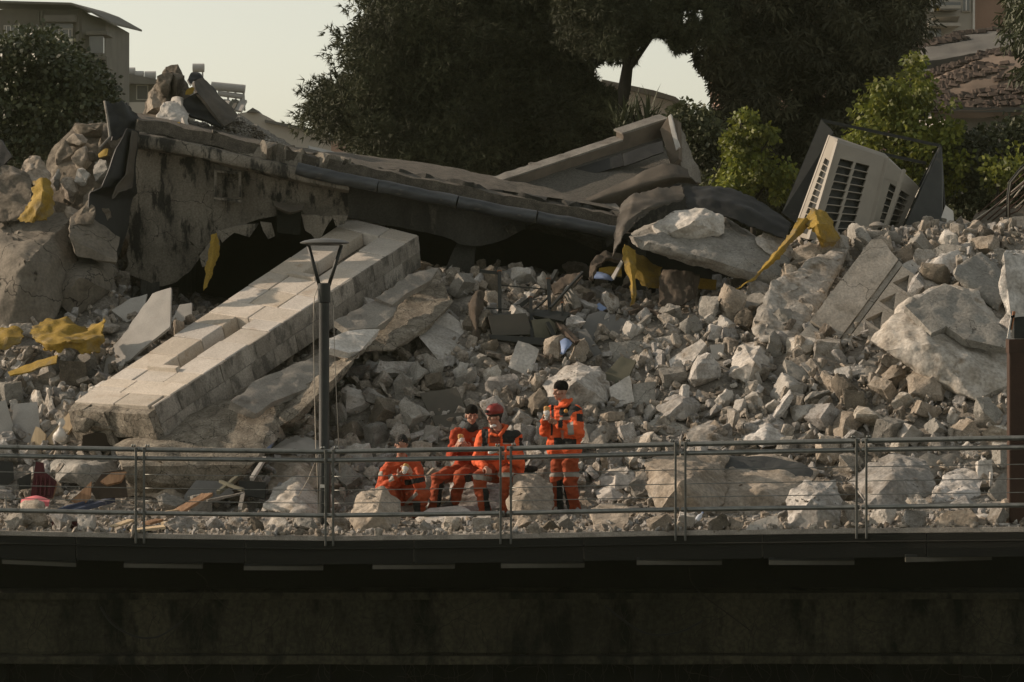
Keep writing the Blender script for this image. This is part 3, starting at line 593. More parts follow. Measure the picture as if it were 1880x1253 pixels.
# ---------------------------------------------------------------- large fallen pieces on the right and left
def build_big():
    # carved block with triangular niches
    t = empty('carved_block', P(1590, 600, 47.5), 'large tilted ashlar slab carved with rows of triangular recesses', 'carved slab')
    n = Vector((0.06, -0.68, 0.73)).normalized(); p0 = P(1590, 560, hit(1590, 560).y - 0.42)
    O = PP(1488, 588, p0, n); U = PP(1600, 440, p0, n) - O; Wd = PP(1592, 660, p0, n) - O      # U up the slope, Wd across
    def S(u, v, h): return O + U * u + Wd * v - n * h
    def q(bm, pts): return bm.faces.new([bm.verts.new(p) for p in pts])
    bm = bmesh.new()                        # plain upper band of the slab
    vs = [S(0, 0, 0), S(1, 0, 0), S(1.06, 0.12, 0), S(0.98, 0.50, 0), S(0.0, 0.50, 0)]
    poly_prism(bm, vs, -n * 0.55); rough(bm, 0.16, 0.012, 4, 3, 0, 5); finish('plain_band', bm, CARV, t, 35)
    bm = bmesh.new(); poly_prism(bm, [S(0.01, 0.51, .03), S(0.99, 0.51, .03), S(0.98, 0.585, .03), S(0.0, 0.585, .03)], -n * 0.5); rough(bm, 0.2, 0.008, 4, 4, 0, 4); finish('moulding', bm, CARV, t, 35)
    bm = bmesh.new(); poly_prism(bm, [S(0.0, 0.59, .10), S(0.98, 0.59, .10), S(0.9, 1.55, .10), S(0.42, 1.6, .10), S(0.05, 1.02, .10)], -n * 0.45); rough(bm, 0.2, 0.01, 4, 5, 0, 4); finish('sunk_field', bm, CARV, t, 35)
    # raised field pieces round each triangular recess
    for k in range(4):
        u0 = 0.06 + k * 0.225; a = 0.20
        for (dx, dv, flip) in ((0, 0.62, 0), (0.11, 0.94, 1)):
            if dv > 0.9 and k > 2: continue
            u = u0 + dx; v = dv
            tri = [(u + 0.02, v + 0.02), (u + a - 0.02, v + 0.15), (u + 0.02, v + 0.28)]
            out = [(u - 0.01, v - 0.01), (u + a + 0.012, v - 0.01), (u + a + 0.012, v + 0.31), (u - 0.01, v + 0.31)]
            bm = bmesh.new()
            oa = [bm.verts.new(S(x, y, 0.0)) for x, y in out]; ia = [bm.verts.new(S(x, y, 0.0)) for x, y in tri]; ib = [bm.verts.new(S(x, y, 0.11)) for x, y in tri]; ob = [bm.verts.new(S(x, y, 0.12)) for x, y in out]
            for f in ((oa[0], oa[1], ia[1], ia[0]), (oa[1], oa[2], ia[1]), (oa[2], oa[3], ia[2], ia[1]), (oa[3], oa[0], ia[0], ia[2])): bm.faces.new(f)
            for i in range(3): bm.faces.new((ia[i], ia[(i + 1) % 3], ib[(i + 1) % 3], ib[i]))
            for i in range(4): bm.faces.new((oa[i], ob[i], ob[(i + 1) % 4], oa[(i + 1) % 4]))
            finish('carved_panel', bm, CARV, t)
    for (u0, u1, v0, v1) in ((-0.36, -0.02, 0.0, 0.30), (-0.34, -0.02, 0.32, 0.62)):
        bm = bmesh.new(); poly_prism(bm, [S(u0, v0, .02), S(u1, v0, .02), S(u1, v1, .02), S(u0 + .06, v1, .02)], -n * 0.4); rough(bm, 0.14, 0.02, 4, 6, 0, 4); finish('cracked_piece', bm, CARV, t, 35)
    big = [
        ('rubble_boulder', [(1385, 595, 46.9), (1420, 525, 47.7), (1490, 488, 48.4), (1535, 462, 48.8), (1560, 458, 48.8), (1500, 545, 47.8), (1472, 598, 46.9), (1450, 622, 46.6), (1400, 622, 46.5), (1450, 540, 49.8)], ROCKM_, 0.11, 0.09, 2.2, 'broad rough masonry mass left of the carved slab, split by a dark crack'),
        ('rubble_boulder', [(1612, 610, 45.6), (1665, 562, 46.2), (1735, 523, 47.4), (1790, 548, 47.2), (1850, 612, 46.2), (1852, 720, 44.9), (1800, 732, 44.7), (1700, 690, 45.0), (1635, 650, 45.3), (1720, 640, 45.0), (1700, 600, 48.0), (1840, 640, 48)], ROCKM_, 0.10, 0.09, 2.4, 'largest boulder on the right, with a smooth grey dressed top and rough underside'),
        ('fallen_block', [(1756, 492, 46.7), (1803, 460, 47.4), (1843, 500, 47.2), (1846, 545, 46.4), (1830, 566, 46.2), (1790, 540, 46.3), (1758, 510, 46.5), (1800, 500, 48.2)], ROCKG_, 0.12, 0.03, 3, 'grey squared block tilted between the rough dark beam and the top of the rusty post'),
        ('broken_beam', [(1690, 500, 47.2), (1720, 475, 47.5), (1790, 440, 48.2), (1840, 430, 48.6), (1846, 455, 48.4), (1780, 480, 47.6), (1730, 515, 47.0), (1700, 530, 46.9), (1760, 450, 49), (1710, 500, 48.4)], ROCKM_, 0.11, 0.07, 2.4, 'long rough broken beam lying above the grey squared block'),
        ('concrete_chunk', [(1160, 440, 46.6), (1190, 425, 47.0), (1250, 395, 47.6), (1320, 390, 47.8), (1345, 430, 47.4), (1440, 482, 46.8), (1448, 500, 46.5), (1422, 518, 46.2), (1300, 470, 46.2), (1190, 452, 46.3), (1240, 405, 49.8), (1400, 452, 49.4)], ROCKG_, 0.12, 0.05, 2.6, 'thick broken concrete slab overhanging the dark hollow with the yellow sheet'),
        ('rubble_boulder', [(1200, 420, 46.9), (1240, 392, 47.1), (1292, 386, 47.2), (1328, 402, 47.1), (1322, 430, 46.9), (1260, 448, 46.7), (1210, 440, 46.7), (1270, 410, 46.5)], ROCKW_, 0.08, 0.05, 3.4, 'white flecked stone lying on the overhanging slab under the black sheet'),
        ('rubble_boulder', [(1385, 438, 47), (1400, 426, 47.1), (1440, 440, 47.2), (1458, 460, 47.1), (1448, 482, 46.8), (1405, 465, 46.7), (1388, 450, 46.8)], ROCKM_, 0.08, 0.04, 3.4, 'brown stone with a hollowed face lying at the right of the overhanging slab'),
        ('cracked_mass', [(-40, 430, 46.2), (30, 398, 46.6), (128, 400, 46.6), (135, 470, 46.0), (110, 540, 45.6), (90, 590, 45.1), (20, 600, 45.0), (-40, 600, 45.0), (60, 480, 45.2), (60, 480, 49)], ROCKS_, 0.13, 0.06, 1.7, 'large smooth cracked concrete mass at the far left edge'),
        ('cracked_mass', [(98, 500, 45.8), (130, 474, 46.0), (180, 478, 46.0), (212, 495, 46.0), (200, 535, 45.6), (140, 575, 45.2), (108, 560, 45.2), (95, 530, 45.4), (150, 510, 45.0), (160, 510, 48)], ROCKS_, 0.12, 0.05, 1.9, 'rounded cracked concrete lump below the hanging black membrane'),
        ('cracked_mass', [(128, 402, 46.8), (160, 400, 46.9), (215, 440, 46.8), (210, 480, 46.4), (140, 474, 46.3), (130, 440, 46.3), (170, 440, 48.5)], ROCKS_, 0.12, 0.05, 1.9, 'dark cracked concrete lump tucked under the hanging black membrane'),
        ('rubble_boulder', [(285, 225, 49.6), (300, 190, 49.8), (325, 180, 49.9), (346, 205, 49.8), (345, 240, 49.4), (310, 235, 49.4), (320, 210, 50.6)], ROCKW_, 0.07, 0.05, 4, 'pale lump with white plaster below the masonry spire'),
        ('rubble_boulder', [(1000, 715, 43.7), (1020, 685, 44.1), (1060, 669, 44.4), (1100, 678, 44.2), (1118, 710, 43.8), (1112, 740, 43.5), (1060, 748, 43.3), (1010, 742, 43.4), (1055, 705, 43.1), (1060, 705, 44.9)], ROCKL_, 0.08, 0.06, 2.8, 'large pale boulder directly behind the standing man'),
        ('rubble_boulder', [(1188, 850, 40.9), (1205, 838, 41.2), (1270, 835, 41.5), (1330, 842, 41.4), (1330, 930, 40.1), (1290, 948, 39.7), (1215, 935, 39.8), (1190, 900, 40.3), (1250, 890, 39.7)], ROCKT_, 0.08, 0.07, 2.8, 'tan rough boulder forming the left part of the long block with a slate grey face'),
        ('slate_faced_block', [(1290, 840, 41.3), (1420, 838, 41.6), (1500, 858, 41.4), (1490, 890, 40.8), (1430, 935, 40.0), (1310, 942, 39.8), (1280, 900, 40.3), (1400, 900, 40.1), (1400, 850, 42.3)], ROCKT_, 0.10, 0.03, 3, 'long tan block of masonry with a smooth slate grey top face behind the railing'),
        ('rubble_boulder', [(1440, 925, 39.7), (1455, 900, 39.9), (1482, 886, 40.1), (1530, 888, 40.1), (1546, 920, 39.8), (1545, 960, 39.3), (1500, 972, 39.0), (1445, 962, 39.1), (1490, 920, 39.1)], ROCKM_, 0.07, 0.06, 3.2, 'lumpy pale boulder in front of the right end of the slate faced block'),
        ('rubble_boulder', [(1562, 882, 40.6), (1600, 850, 41.1), (1640, 835, 41.4), (1690, 845, 41.3), (1712, 885, 40.6), (1705, 910, 40.2), (1660, 935, 39.7), (1590, 930, 39.7), (1640, 880, 40.0)], ROCKM_, 0.08, 0.06, 2.8, 'large pale boulder with a flat left facet behind the right railing joint'),
        ('rubble_boulder', [(1712, 905, 40.3), (1735, 870, 40.9), (1770, 857, 41.1), (1803, 880, 40.8), (1795, 905, 40.3), (1760, 925, 39.9), (1718, 926, 39.8)], ROCKM_, 0.08, 0.05, 3, 'grey brown boulder under the pale pointed plate near the rusty post'),
        ('rubble_boulder', [(80, 850, 41.9), (110, 838, 42.2), (200, 838, 42.2), (246, 850, 42.0), (228, 890, 41.4), (160, 892, 41.2), (110, 880, 41.3), (150, 860, 41.2)], ROCKG_, 0.10, 0.05, 2.4, 'broad grey boulder behind the railing under the hollow below the pilaster end'),
        ('rubble_boulder', [(226, 870, 41.5), (250, 836, 42.0), (330, 828, 42.2), (392, 850, 41.9), (380, 900, 41.1), (320, 913, 40.8), (240, 905, 40.9), (310, 870, 40.9)], ROCKT_, 0.10, 0.06, 2.4, 'big tan boulder behind the left railing joint'),
        ('rubble_boulder', [(480, 935, 40.1), (505, 900, 40.6), (550, 880, 40.8), (585, 905, 40.6), (592, 945, 40.0), (540, 950, 39.8), (530, 915, 40.1)], ROCKM_, 0.08, 0.05, 3, 'big pointed boulder left of the lamp post foot'),
        ('rubble_boulder', [(488, 850, 41.6), (520, 820, 42.1), (585, 815, 42.2), (600, 850, 41.8), (588, 895, 41.0), (500, 900, 40.9), (540, 855, 41.2)], ROCKT_, 0.09, 0.05, 2.8, 'brown square boulder above the big pointed boulder left of the lamp post'),
        ('plaster_chunk', [(498, 828, 41.4), (530, 806, 41.8), (560, 797, 42.0), (588, 800, 42.0), (590, 830, 41.6), (540, 836, 41.4)], WHITE, 0.08, 0.02, 4, 'white plaster chunk beside the lamp post just above the top rail'),
        ('rubble_boulder', [(648, 930, 38.9), (660, 905, 39.1), (700, 897, 39.2), (730, 915, 39.2), (736, 950, 38.9), (725, 984, 38.4), (660, 984, 38.3), (645, 960, 38.5), (690, 940, 38.4)], ROCKT_, 0.06, 0.04, 3.4, 'pale rounded boulder in front of the crouching man'),
        ('rubble_boulder', [(935, 900, 40.6), (950, 875, 40.8), (985, 870, 40.9), (1008, 890, 40.8), (1016, 930, 40.4), (1000, 955, 40.0), (945, 955, 40.0), (930, 930, 40.2), (970, 910, 40.1)], ROCKT_, 0.07, 0.04, 3.2, 'smooth tan boulder right of the helmeted man at the feet of the standing man'),
        ('rubble_boulder', [(830, 890, 41.3), (850, 868, 41.5), (915, 862, 41.5), (938, 880, 41.3), (930, 935, 40.7), (850, 940, 40.5), (828, 920, 40.7)], ROCKL_, 0.08, 0.03, 3, 'pale boulder the helmeted man and the man in the plain red top sit on'),
        ('rubble_boulder', [(690, 915, 40.7), (715, 893, 40.9), (770, 893, 40.9), (785, 915, 40.6), (775, 945, 40.2), (700, 948, 40.1)], ROCKL_, 0.07, 0.03, 3, 'low pale boulder the crouching man sits on'),
        ('flat_stone', [(765, 950, 39.6), (790, 935, 39.9), (850, 932, 40.0), (870, 945, 39.8), (850, 965, 39.2), (780, 968, 39.1)], ROCKW_, 0.07, 0.02, 3, 'flat pale stone under the crossed boot of the man in the plain red top'),
        ('stump_block', [(1086, 938, 39.3), (1105, 926, 39.6), (1148, 926, 39.6), (1153, 940, 39.2), (1148, 976, 38.6), (1092, 977, 38.5)], ROCKT_, 0.07, 0.025, 3, 'stump shaped block with a flat grey top right of the standing man'),
        ('rubble_boulder', [(1090, 890, 40.9), (1105, 858, 41.4), (1140, 845, 41.6), (1168, 860, 41.4), (1170, 890, 40.9), (1130, 900, 40.6)], ROCKM_, 0.07, 0.05, 3.2, 'grey knobbly boulder right of the standing man, just under the rails'),
        ('rubble_boulder', [(1092, 905, 40.3), (1115, 887, 40.6), (1150, 890, 40.6), (1156, 912, 40.2), (1130, 920, 40.0), (1100, 918, 40.0)], ROCKW_, 0.06, 0.02, 3.4, 'smooth pale boulder below the knobbly boulder right of the standing man'),
        ('fallen_block', [(1731, 745, 43.9), (1768, 722, 44.4), (1804, 732, 44.3), (1822, 752, 44.0), (1800, 772, 43.6), (1760, 772, 43.6), (1735, 758, 43.7), (1770, 745, 43.4)], ROCKW_, 0.07, 0.015, 4, 'bright cream block with clean faces left of the rusty post'),
        ('rubble_boulder', [(1338, 690, 44.0), (1342, 648, 44.8), (1360, 632, 45.0), (1402, 625, 45.2), (1416, 650, 44.9), (1410, 690, 44.2), (1370, 704, 43.9), (1380, 665, 43.9)], ROCKM_, 0.07, 0.04, 3, 'large upright brown boulder with a flat top on the middle of the slope'),
        ('rubble_boulder', [(1206, 750, 43.0), (1230, 722, 43.5), (1262, 711, 43.7), (1286, 725, 43.6), (1288, 755, 43.1), (1255, 772, 42.8), (1215, 768, 42.8), (1250, 740, 42.8)], ROCKL_, 0.07, 0.05, 3, 'large grey boulder above the grey tilted flagstone'),
        ('rubble_boulder', [(1263, 800, 42.0), (1275, 780, 42.4), (1310, 775, 42.5), (1350, 790, 42.3), (1352, 812, 41.9), (1320, 824, 41.7), (1270, 820, 41.8)], ROCKL_, 0.06, 0.03, 3.4, 'ridged grey boulder just above the rails, right of the tilted flagstone'),
        ('rubble_boulder', [(1066, 812, 41.9), (1075, 775, 42.6), (1110, 748, 43.1), (1146, 752, 43.0), (1140, 790, 42.3), (1110, 818, 41.8), (1100, 785, 42.0)], ROCKL_, 0.07, 0.04, 3, 'long grey boulder leaning just right of the standing man'),
        ('rubble_boulder', [(1365, 810, 42.0), (1372, 775, 42.6), (1395, 762, 42.8), (1445, 775, 42.6), (1448, 812, 41.9), (1400, 820, 41.8), (1410, 790, 41.9)], ROCKM_, 0.07, 0.06, 3.2, 'brown sharp faced boulder just above the rails right of centre'),
        ('fallen_block', [(1580, 690, 44.6), (1590, 668, 44.9), (1625, 643, 45.3), (1640, 655, 45.2), (1612, 695, 44.5), (1590, 702, 44.4), (1610, 660, 45.6)], ROCKG_, 0.09, 0.015, 4, 'dark grey beam end under the largest boulder'),
        ('dressed_block', [(757, 598, 45.6), (786, 577, 46.1), (822, 566, 46.4), (866, 602, 46.0), (862, 622, 45.7), (850, 648, 45.2), (850, 664, 45.0), (815, 674, 44.8), (770, 620, 45.2), (815, 630, 46.9)], ROCKW_, 0.12, 0.012, 4, 'large pale dressed block with a stepped rebate left of the dark metal box'),
        ('roof_end_stone', [(1846, 470, 39.2), (1852, 462, 39.4), (1890, 460, 39.6), (1930, 470, 39.5), (1930, 560, 39.2), (1885, 600, 39.0), (1850, 585, 39.0), (1838, 520, 39.1)], ROCKM_, 0.07, 0.06, 3.4, 'broken pale plaster and stone stub behind the top of the rusty post'),
        ('rubble_boulder', [(-20, 330, 47.4), (10, 305, 47.6), (50, 318, 47.6), (62, 350, 47.2), (50, 400, 46.8), (-20, 410, 46.8), (20, 350, 48.6)], ROCKB_, 0.09, 0.06, 3, 'dark brown debris heap lump at the far left edge left of the yellow bag'),
        ('rubble_boulder', [(38, 312, 47.9), (52, 288, 48.1), (72, 290, 48.1), (92, 320, 47.9), (90, 345, 47.6), (60, 335, 47.5)], ROCKT_, 0.07, 0.05, 3, 'pale ribbed stone heap lump behind the top of the yellow bag'),
        ('rubble_boulder', [(135, 398, 46.9), (160, 372, 47.0), (176, 380, 46.9), (166, 412, 46.6), (140, 412, 46.6)], ROCKB_, 0.07, 0.05, 3, 'brown stone heap lump in the corner left of the draped black membrane'),
    ]
    big.append(('masonry_lump', [(88, 330, 48.6), (104, 275, 49.0), (150, 236, 49.4), (205, 232, 49.4), (240, 300, 49.0), (230, 410, 48.2), (120, 410, 48.0), (90, 370, 48.3), (150, 300, 48.5), (150, 300, 50.9)], ROCKB_, 0.08, 0.06, 2.4, 'dark earthy core of the brown broken masonry heap at upper left'))
    big.append(('masonry_lump', [(262, 222, 50.6), (272, 180, 50.7), (300, 128, 50.8), (322, 121, 50.8), (345, 170, 50.7), (345, 230, 50.4), (300, 230, 50.2), (300, 180, 51.6)], ROCKB_, 0.07, 0.06, 3.2, 'dark jagged core of the masonry heap at the peak of the ruin'))
    def chunk(nm, cx, cy, w, h, Y, m, lb, seed):
        r = random.Random(seed); pts = []
        for _ in range(13):
            v = Vector((r.gauss(0, 1), r.gauss(0, 1), r.gauss(0, 1))).normalized(); k = r.uniform(.8, 1.05)
            pts.append((cx + v.x * w * .5 * k, cy + v.z * h * .5 * k, Y + v.y * (w + h) * .25 * Y / F * k))
        big.append((nm, pts, m, 0.07, 0.03, 3.5, lb + ' heap lump'))
    for i, (cx, cy, w, h, Y, m, lb) in enumerate([(165, 238, 66, 34, 49.0, ROCKB_, 'flat topped dusty stone crowning the brown'), (118, 285, 46, 60, 48.6, ROCKB_, 'jagged brown stone on the left flank of the'), (150, 290, 44, 56, 48.3, ROCKT_, 'tan broken stone in the middle of the brown'),
            (180, 320, 52, 60, 48.0, ROCKG_, 'grey cracked slab stone low on the right of the brown'), (128, 345, 40, 56, 47.9, ROCKT_, 'pinkish broken stone low in the middle of the brown'), (165, 365, 54, 50, 47.5, ROCKB_, 'dark brown stone at the foot of the brown'), (195, 272, 30, 50, 48.6, ROCKB_, 'dark earthy stone tucked beside the black flap on the brown'),
            (140, 262, 40, 40, 48.7, ROCKT_, 'tan stone below the flat topped stone of the brown'), (105, 330, 30, 44, 48.0, ROCKG_, 'small grey stone on the left foot of the brown'), (150, 325, 34, 36, 47.9, ROCKW_, 'pale splintered stone in the middle of the brown'), (170, 285, 40, 40, 48.3, ROCKB_, 'dark stone right of centre of the brown'), (140, 392, 44, 34, 47.2, ROCKT_, 'small tan stone below the pinkish one of the brown'), (190, 395, 40, 40, 47.2, ROCKB_, 'dark stone beside the membrane foot of the brown'),
            (300, 150, 46, 66, 50.4, ROCKB_, 'jagged upper stone of the peak'), (325, 148, 30, 70, 50.5, ROCKB_, 'tall splintered stone of the peak'), (285, 190, 48, 60, 50.2, ROCKT_, 'crumbling lower left stone of the peak'), (322, 195, 40, 40, 49.9, ROCKW_, 'pale chunk below the splintered stone of the peak'), (300, 215, 40, 30, 49.8, ROCKT_, 'small tan stone at the foot of the peak'), (340, 228, 26, 30, 49.4, ROCKW_, 'small white stone beside the black fold of the peak')]):
        chunk('broken_stone', cx, cy, w, h, Y, m, lb, 70 + i)
    for i, (cx, cy, w, h, m, lb) in enumerate([(152, 775, 46, 40, MORT, 'ragged mortar chunk under the left corner of the pilaster end'), (270, 788, 56, 60, MORT, 'torn mortar chunk under the right corner of the pilaster end'), (310, 836, 70, 46, ROCKT_, 'broken tan stone fallen below the right corner of the pilaster end'), (118, 800, 44, 40, ROCKG_, 'grey broken stone left of the hollow under the pilaster end'), (205, 786, 90, 22, MORT, 'crumbling mortar lip hanging over the hollow of the pilaster end')]):
        chunk('broken_stone', cx, cy, w, h, 42.3, m, lb, 170 + i); big[-1] = big[-1][:6] + (lb + ' overhang',)
    SH = {}
    for i, (nm, pts, m, L, amp, fr, lb) in enumerate(big):
        if not any(w in lb for w in ('overhang', 'spire', 'roof', 'heap', 'rusty post', 'tucked', 'the man', 'sits on')) or 'beam' in lb:
            bp = max(pts, key=lambda q: q[1]); ds = hit(bp[0], min(bp[1], 974)).y - 0.12 - bp[2]
            pts = [(q[0], q[1], q[2] + ds) for q in pts]; SH[lb] = ds
            mx, my = sum(q[0] for q in pts) / len(pts), sum(q[1] for q in pts) / len(pts); szp = max(q[0] for q in pts) - min(q[0] for q in pts)
            if 'block' not in nm and 'beam' not in nm and szp < 130: pts.append((mx, my - 4, min(hit(mx, my).y - 0.22 * szp * 45 / F, mx and min(q[2] for q in pts) + 0.25)))
        pts = [(q[0], q[1], max(q[2], edge_y((q[0] - HX) / F * q[2]) + 0.22)) for q in pts] if 'rusty post' not in lb else pts
        xa, xb, ya, yb = min(q[0] for q in pts), max(q[0] for q in pts), min(q[1] for q in pts), max(q[1] for q in pts); OCC.append(((xa + xb) / 2, (ya + yb) / 2, (xb - xa) * .9, (yb - ya) * .9))
        lb = lb.replace(' overhang', '') if lb.endswith(' overhang') else lb
        props(hullrock(nm, pts, m, L * .8, amp, fr, i + 3), lb, 'boulder' if 'boulder' in nm or 'mass' in nm else 'stone block', 'large fallen boulders and blocks')
    plate('rebate', [(786, 592), (822, 574), (858, 604), (842, 620), (826, 606), (800, 616)], 45.75 + SH['large pale dressed block with a stepped rebate left of the dark metal box'], (0.1, -0.7, 0.65), 0.10, ROCKW_, None, 0.12, 0.012, 5, 9)
    o = bpy.data.objects['rebate']; q = bpy.data.objects['dressed_block.001']; o.parent = q; o.location = o.location - q.location
    sf = plate('slate_face', [(1272, 843), (1330, 838), (1420, 839), (1470, 850), (1494, 864), (1490, 876), (1440, 890), (1390, 888), (1330, 882), (1300, 862)], 40.95 + SH['long tan block of masonry with a smooth slate grey top face behind the railing'], (0.05, -0.66, 0.75), 0.10, SLATE, None, 0.12, 0.02, 5, 3)
    q = bpy.data.objects['slate_faced_block']; sf.parent = q; sf.location = sf.location - q.location; sf['label'] = 'smooth slate grey face'
    df = plate('dressed_face', [(1662, 562), (1735, 521), (1780, 540), (1790, 556), (1850, 612), (1850, 640), (1770, 622), (1738, 600), (1710, 612), (1690, 590)], 45.48 + SH['largest boulder on the right, with a smooth grey dressed top and rough underside'], (0.1, -0.66, 0.75), 0.12, ROCKG_, None, 0.12, 0.02, 5, 3)
    q = [o for o in COL.objects if 'largest boulder' in o.get('label', '')][0]; df.parent = q; df.location = df.location - q.location; df['label'] = 'smooth grey dressed top'

    flats = [ # outline, depth, normal, thickness, material, label
        ([(951, 625), (990, 642), (973, 692), (933, 674)], 44.7, (0.1, -0.8, 0.5), 0.14, ROCKW_, 'squared pale flagstone standing on edge below the dark metal box'),
        ([(1070, 600), (1080, 578), (1104, 571), (1157, 590), (1161, 606), (1130, 624), (1088, 624), (1070, 612)], 45.6, (0.1, -0.75, 0.6), 0.08, PLAST, 'smooth dark grey plaster slab right of the blue scrap'),
        ([(1062, 606), (1075, 604), (1092, 630), (1106, 650), (1080, 664), (1064, 630)], 45.2, (-0.2, -0.85, 0.4), 0.06, PLAST, 'narrow grey plaster piece below the smooth dark grey slab'),
        ([(1119, 629), (1178, 627), (1181, 662), (1124, 668)], 44.7, (0.0, -0.9, 0.4), 0.10, ROCKG_, 'square grey slab standing upright left of the pale long slab'),
        ([(1168, 640), (1190, 624), (1243, 615), (1249, 632), (1210, 646), (1168, 649)], 44.7, (-0.1, -0.7, 0.7), 0.16, ROCKW_, 'long pale slab lying across the middle of the slope'),
        ([(1228, 662), (1287, 622), (1296, 632), (1262, 676), (1232, 676)], 44.2, (-0.3, -0.6, 0.75), 0.22, ROCKM_, 'wedge shaped rock with a sharp bright upper edge'),
        ([(1303, 634), (1330, 632), (1328, 652), (1318, 661), (1308, 658)], 44.6, (-0.1, -0.9, 0.3), 0.05, BOARDW, 'small pale cup shaped tile fragment standing on edge'),
        ([(1106, 690), (1140, 655), (1168, 662), (1150, 700), (1128, 713), (1110, 706)], 43.9, (-0.1, -0.8, 0.5), 0.07, OLIVE, 'olive grey tile slab tilted above two pale flagstones'),
        ([(1118, 712), (1156, 690), (1164, 738), (1124, 746)], 43.5, (0.05, -0.85, 0.5), 0.08, ROCKW_, 'left one of two pale flagstones standing side by side above the standing man'),
        ([(1163, 706), (1203, 702), (1202, 755), (1162, 748)], 43.3, (0.05, -0.88, 0.4), 0.08, ROCKG_, 'right one of two flagstones standing side by side above the standing man'),
        ([(1184, 780), (1212, 762), (1266, 786), (1238, 806)], 42.4, (0.05, -0.6, 0.8), 0.07, ROCKG_, 'grey tilted flagstone just above the rails'),
        ([(1441, 661), (1452, 664), (1494, 690), (1501, 708), (1470, 700), (1446, 690)], 44.2, (0.1, -0.75, 0.65), 0.12, ROCKG_, 'grey pointed slab right of the upright brown boulder'),
        ([(1496, 688), (1540, 672), (1592, 668), (1594, 684), (1540, 690), (1505, 704)], 44.2, (-0.05, -0.6, 0.8), 0.20, ROCKL_, 'long low stone lying under the carved slab'),
        ([(771, 722), (838, 712), (858, 758), (800, 774), (788, 760)], 43.5, (0.0, -0.85, 0.5), 0.05, DPANEL, 'flat dark brown panel leaning on the rubble behind the man in the plain red top'),
        ([(792, 764), (856, 756), (866, 784), (806, 796)], 43.0, (0.0, -0.8, 0.55), 0.06, DPANEL, 'lower dark brown panel just behind the shoulder of the man in the plain red top'),
        ([(1688, 840), (1700, 834), (1760, 834), (1768, 848), (1738, 862), (1712, 881), (1700, 870)], 41.3, (0.05, -0.75, 0.6), 0.06, CONCG, 'pale pointed plate behind the right rails near the rusty post'),
        ([(1795, 846), (1822, 844), (1824, 886), (1797, 890)], 41.2, (0, -0.9, 0.3), 0.16, ROCKL_, 'upright squared block beside the pale pointed plate'),
        ([(1816, 900), (1842, 868), (1864, 880), (1864, 916), (1830, 920)], 40.2, (0.1, -0.85, 0.4), 0.15, ROCKG_, 'grey angular plate against the lower part of the rusty post'),
        ([(1718, 955), (1740, 940), (1782, 937), (1794, 950), (1790, 968), (1722, 970)], 37.6, (-0.1, -0.8, 0.5), 0.25, ROCKT_, 'tan split rock lying on the walkway edge right of the bottles'),
        ([(1380, 962), (1410, 948), (1426, 948), (1430, 974), (1370, 974)], 38.2, (-0.1, -0.8, 0.5), 0.2, ROCKW_, 'pale wedge shaped rock on the walkway under the slate faced block'),
        ([(195, 655), (280, 540), (314, 528), (312, 600), (262, 640), (240, 660), (190, 690)], 46.0, (-0.35, -0.75, 0.55), 0.04, BOARDW, 'large torn pale board left of the pilaster'),
        ([(315, 588), (330, 560), (352, 556), (352, 580), (320, 600)], 46.2, (-0.2, -0.8, 0.5), 0.05, BOARDW, 'short pale board between the torn board and the pilaster'),
        ([(205, 570), (240, 548), (270, 540), (262, 580), (232, 592)], 46.2, (-0.1, -0.8, 0.5), 0.05, BOARDW, 'broken white board above the torn pale board'),
        ([(10, 700), (50, 684), (62, 712), (60, 730), (14, 726)], 43.9, (-0.1, -0.75, 0.6), 0.06, ROCKW_, 'pale flagstone standing among the stones at the left edge'),
        ([(44, 716), (58, 706), (112, 710), (118, 722), (100, 734), (48, 730)], 43.5, (-0.1, -0.55, 0.85), 0.14, ROCKW_, 'thick pale slab with a flat top left of the pilaster end'),
        ([(24, 742), (68, 738), (74, 790), (60, 816), (22, 806)], 42.6, (0, -0.85, 0.4), 0.05, BOARDW, 'pale upright board at the left edge above the rails'),
        ([(-20, 742), (10, 735), (24, 780), (28, 818), (-20, 818)], 42.5, (0.1, -0.9, 0.2), 0.08, BOARDW, 'rolled pale sheet leaning at the left edge above the rails'),
        ([(52, 822), (66, 784), (72, 786), (84, 798), (80, 826)], 42.0, (-0.2, -0.9, 0.2), 0.04, WOODL, 'pale pointed wooden board end beside the knotted bag'),
        ([(80, 812), (118, 768), (140, 745), (150, 760), (122, 800), (124, 824)], 42.3, (-0.2, -0.8, 0.5), 0.04, WOODL, 'pale cardboard sheet below the left corner of the pilaster'),
        ([(92, 300), (104, 292), (140, 366), (130, 378), (98, 330)], 47.3, (-0.5, -0.8, 0.3), 0.12, CONCG, 'ribbed pinkish slab leaning below the brown masonry heap'),
        ([(0, 655), (30, 652), (22, 672), (0, 676)], 44.7, (-0.1, -0.7, 0.7), 0.06, ROCKG_, 'cracked grey plate at the left edge below the yellow sheets'),
        ([(8, 690), (45, 642), (54, 646), (36, 672), (16, 692)], 44.5, (-0.3, -0.7, 0.6), 0.06, ROCKW_, 'pale curved plate beside the cracked grey plate at the left edge'),
        ([(2, 560), (30, 262), (60, 300), (50, 340)], 47.8, (-0.3, -0.9, 0.2), 0.05, MEMB, 'dark tilted sheet at the far left edge above the yellow bag'),
    ]
    flats[-1] = ([(-30, 320), (-30, 262), (2, 258), (22, 288), (4, 306)],) + flats[-1][1:]
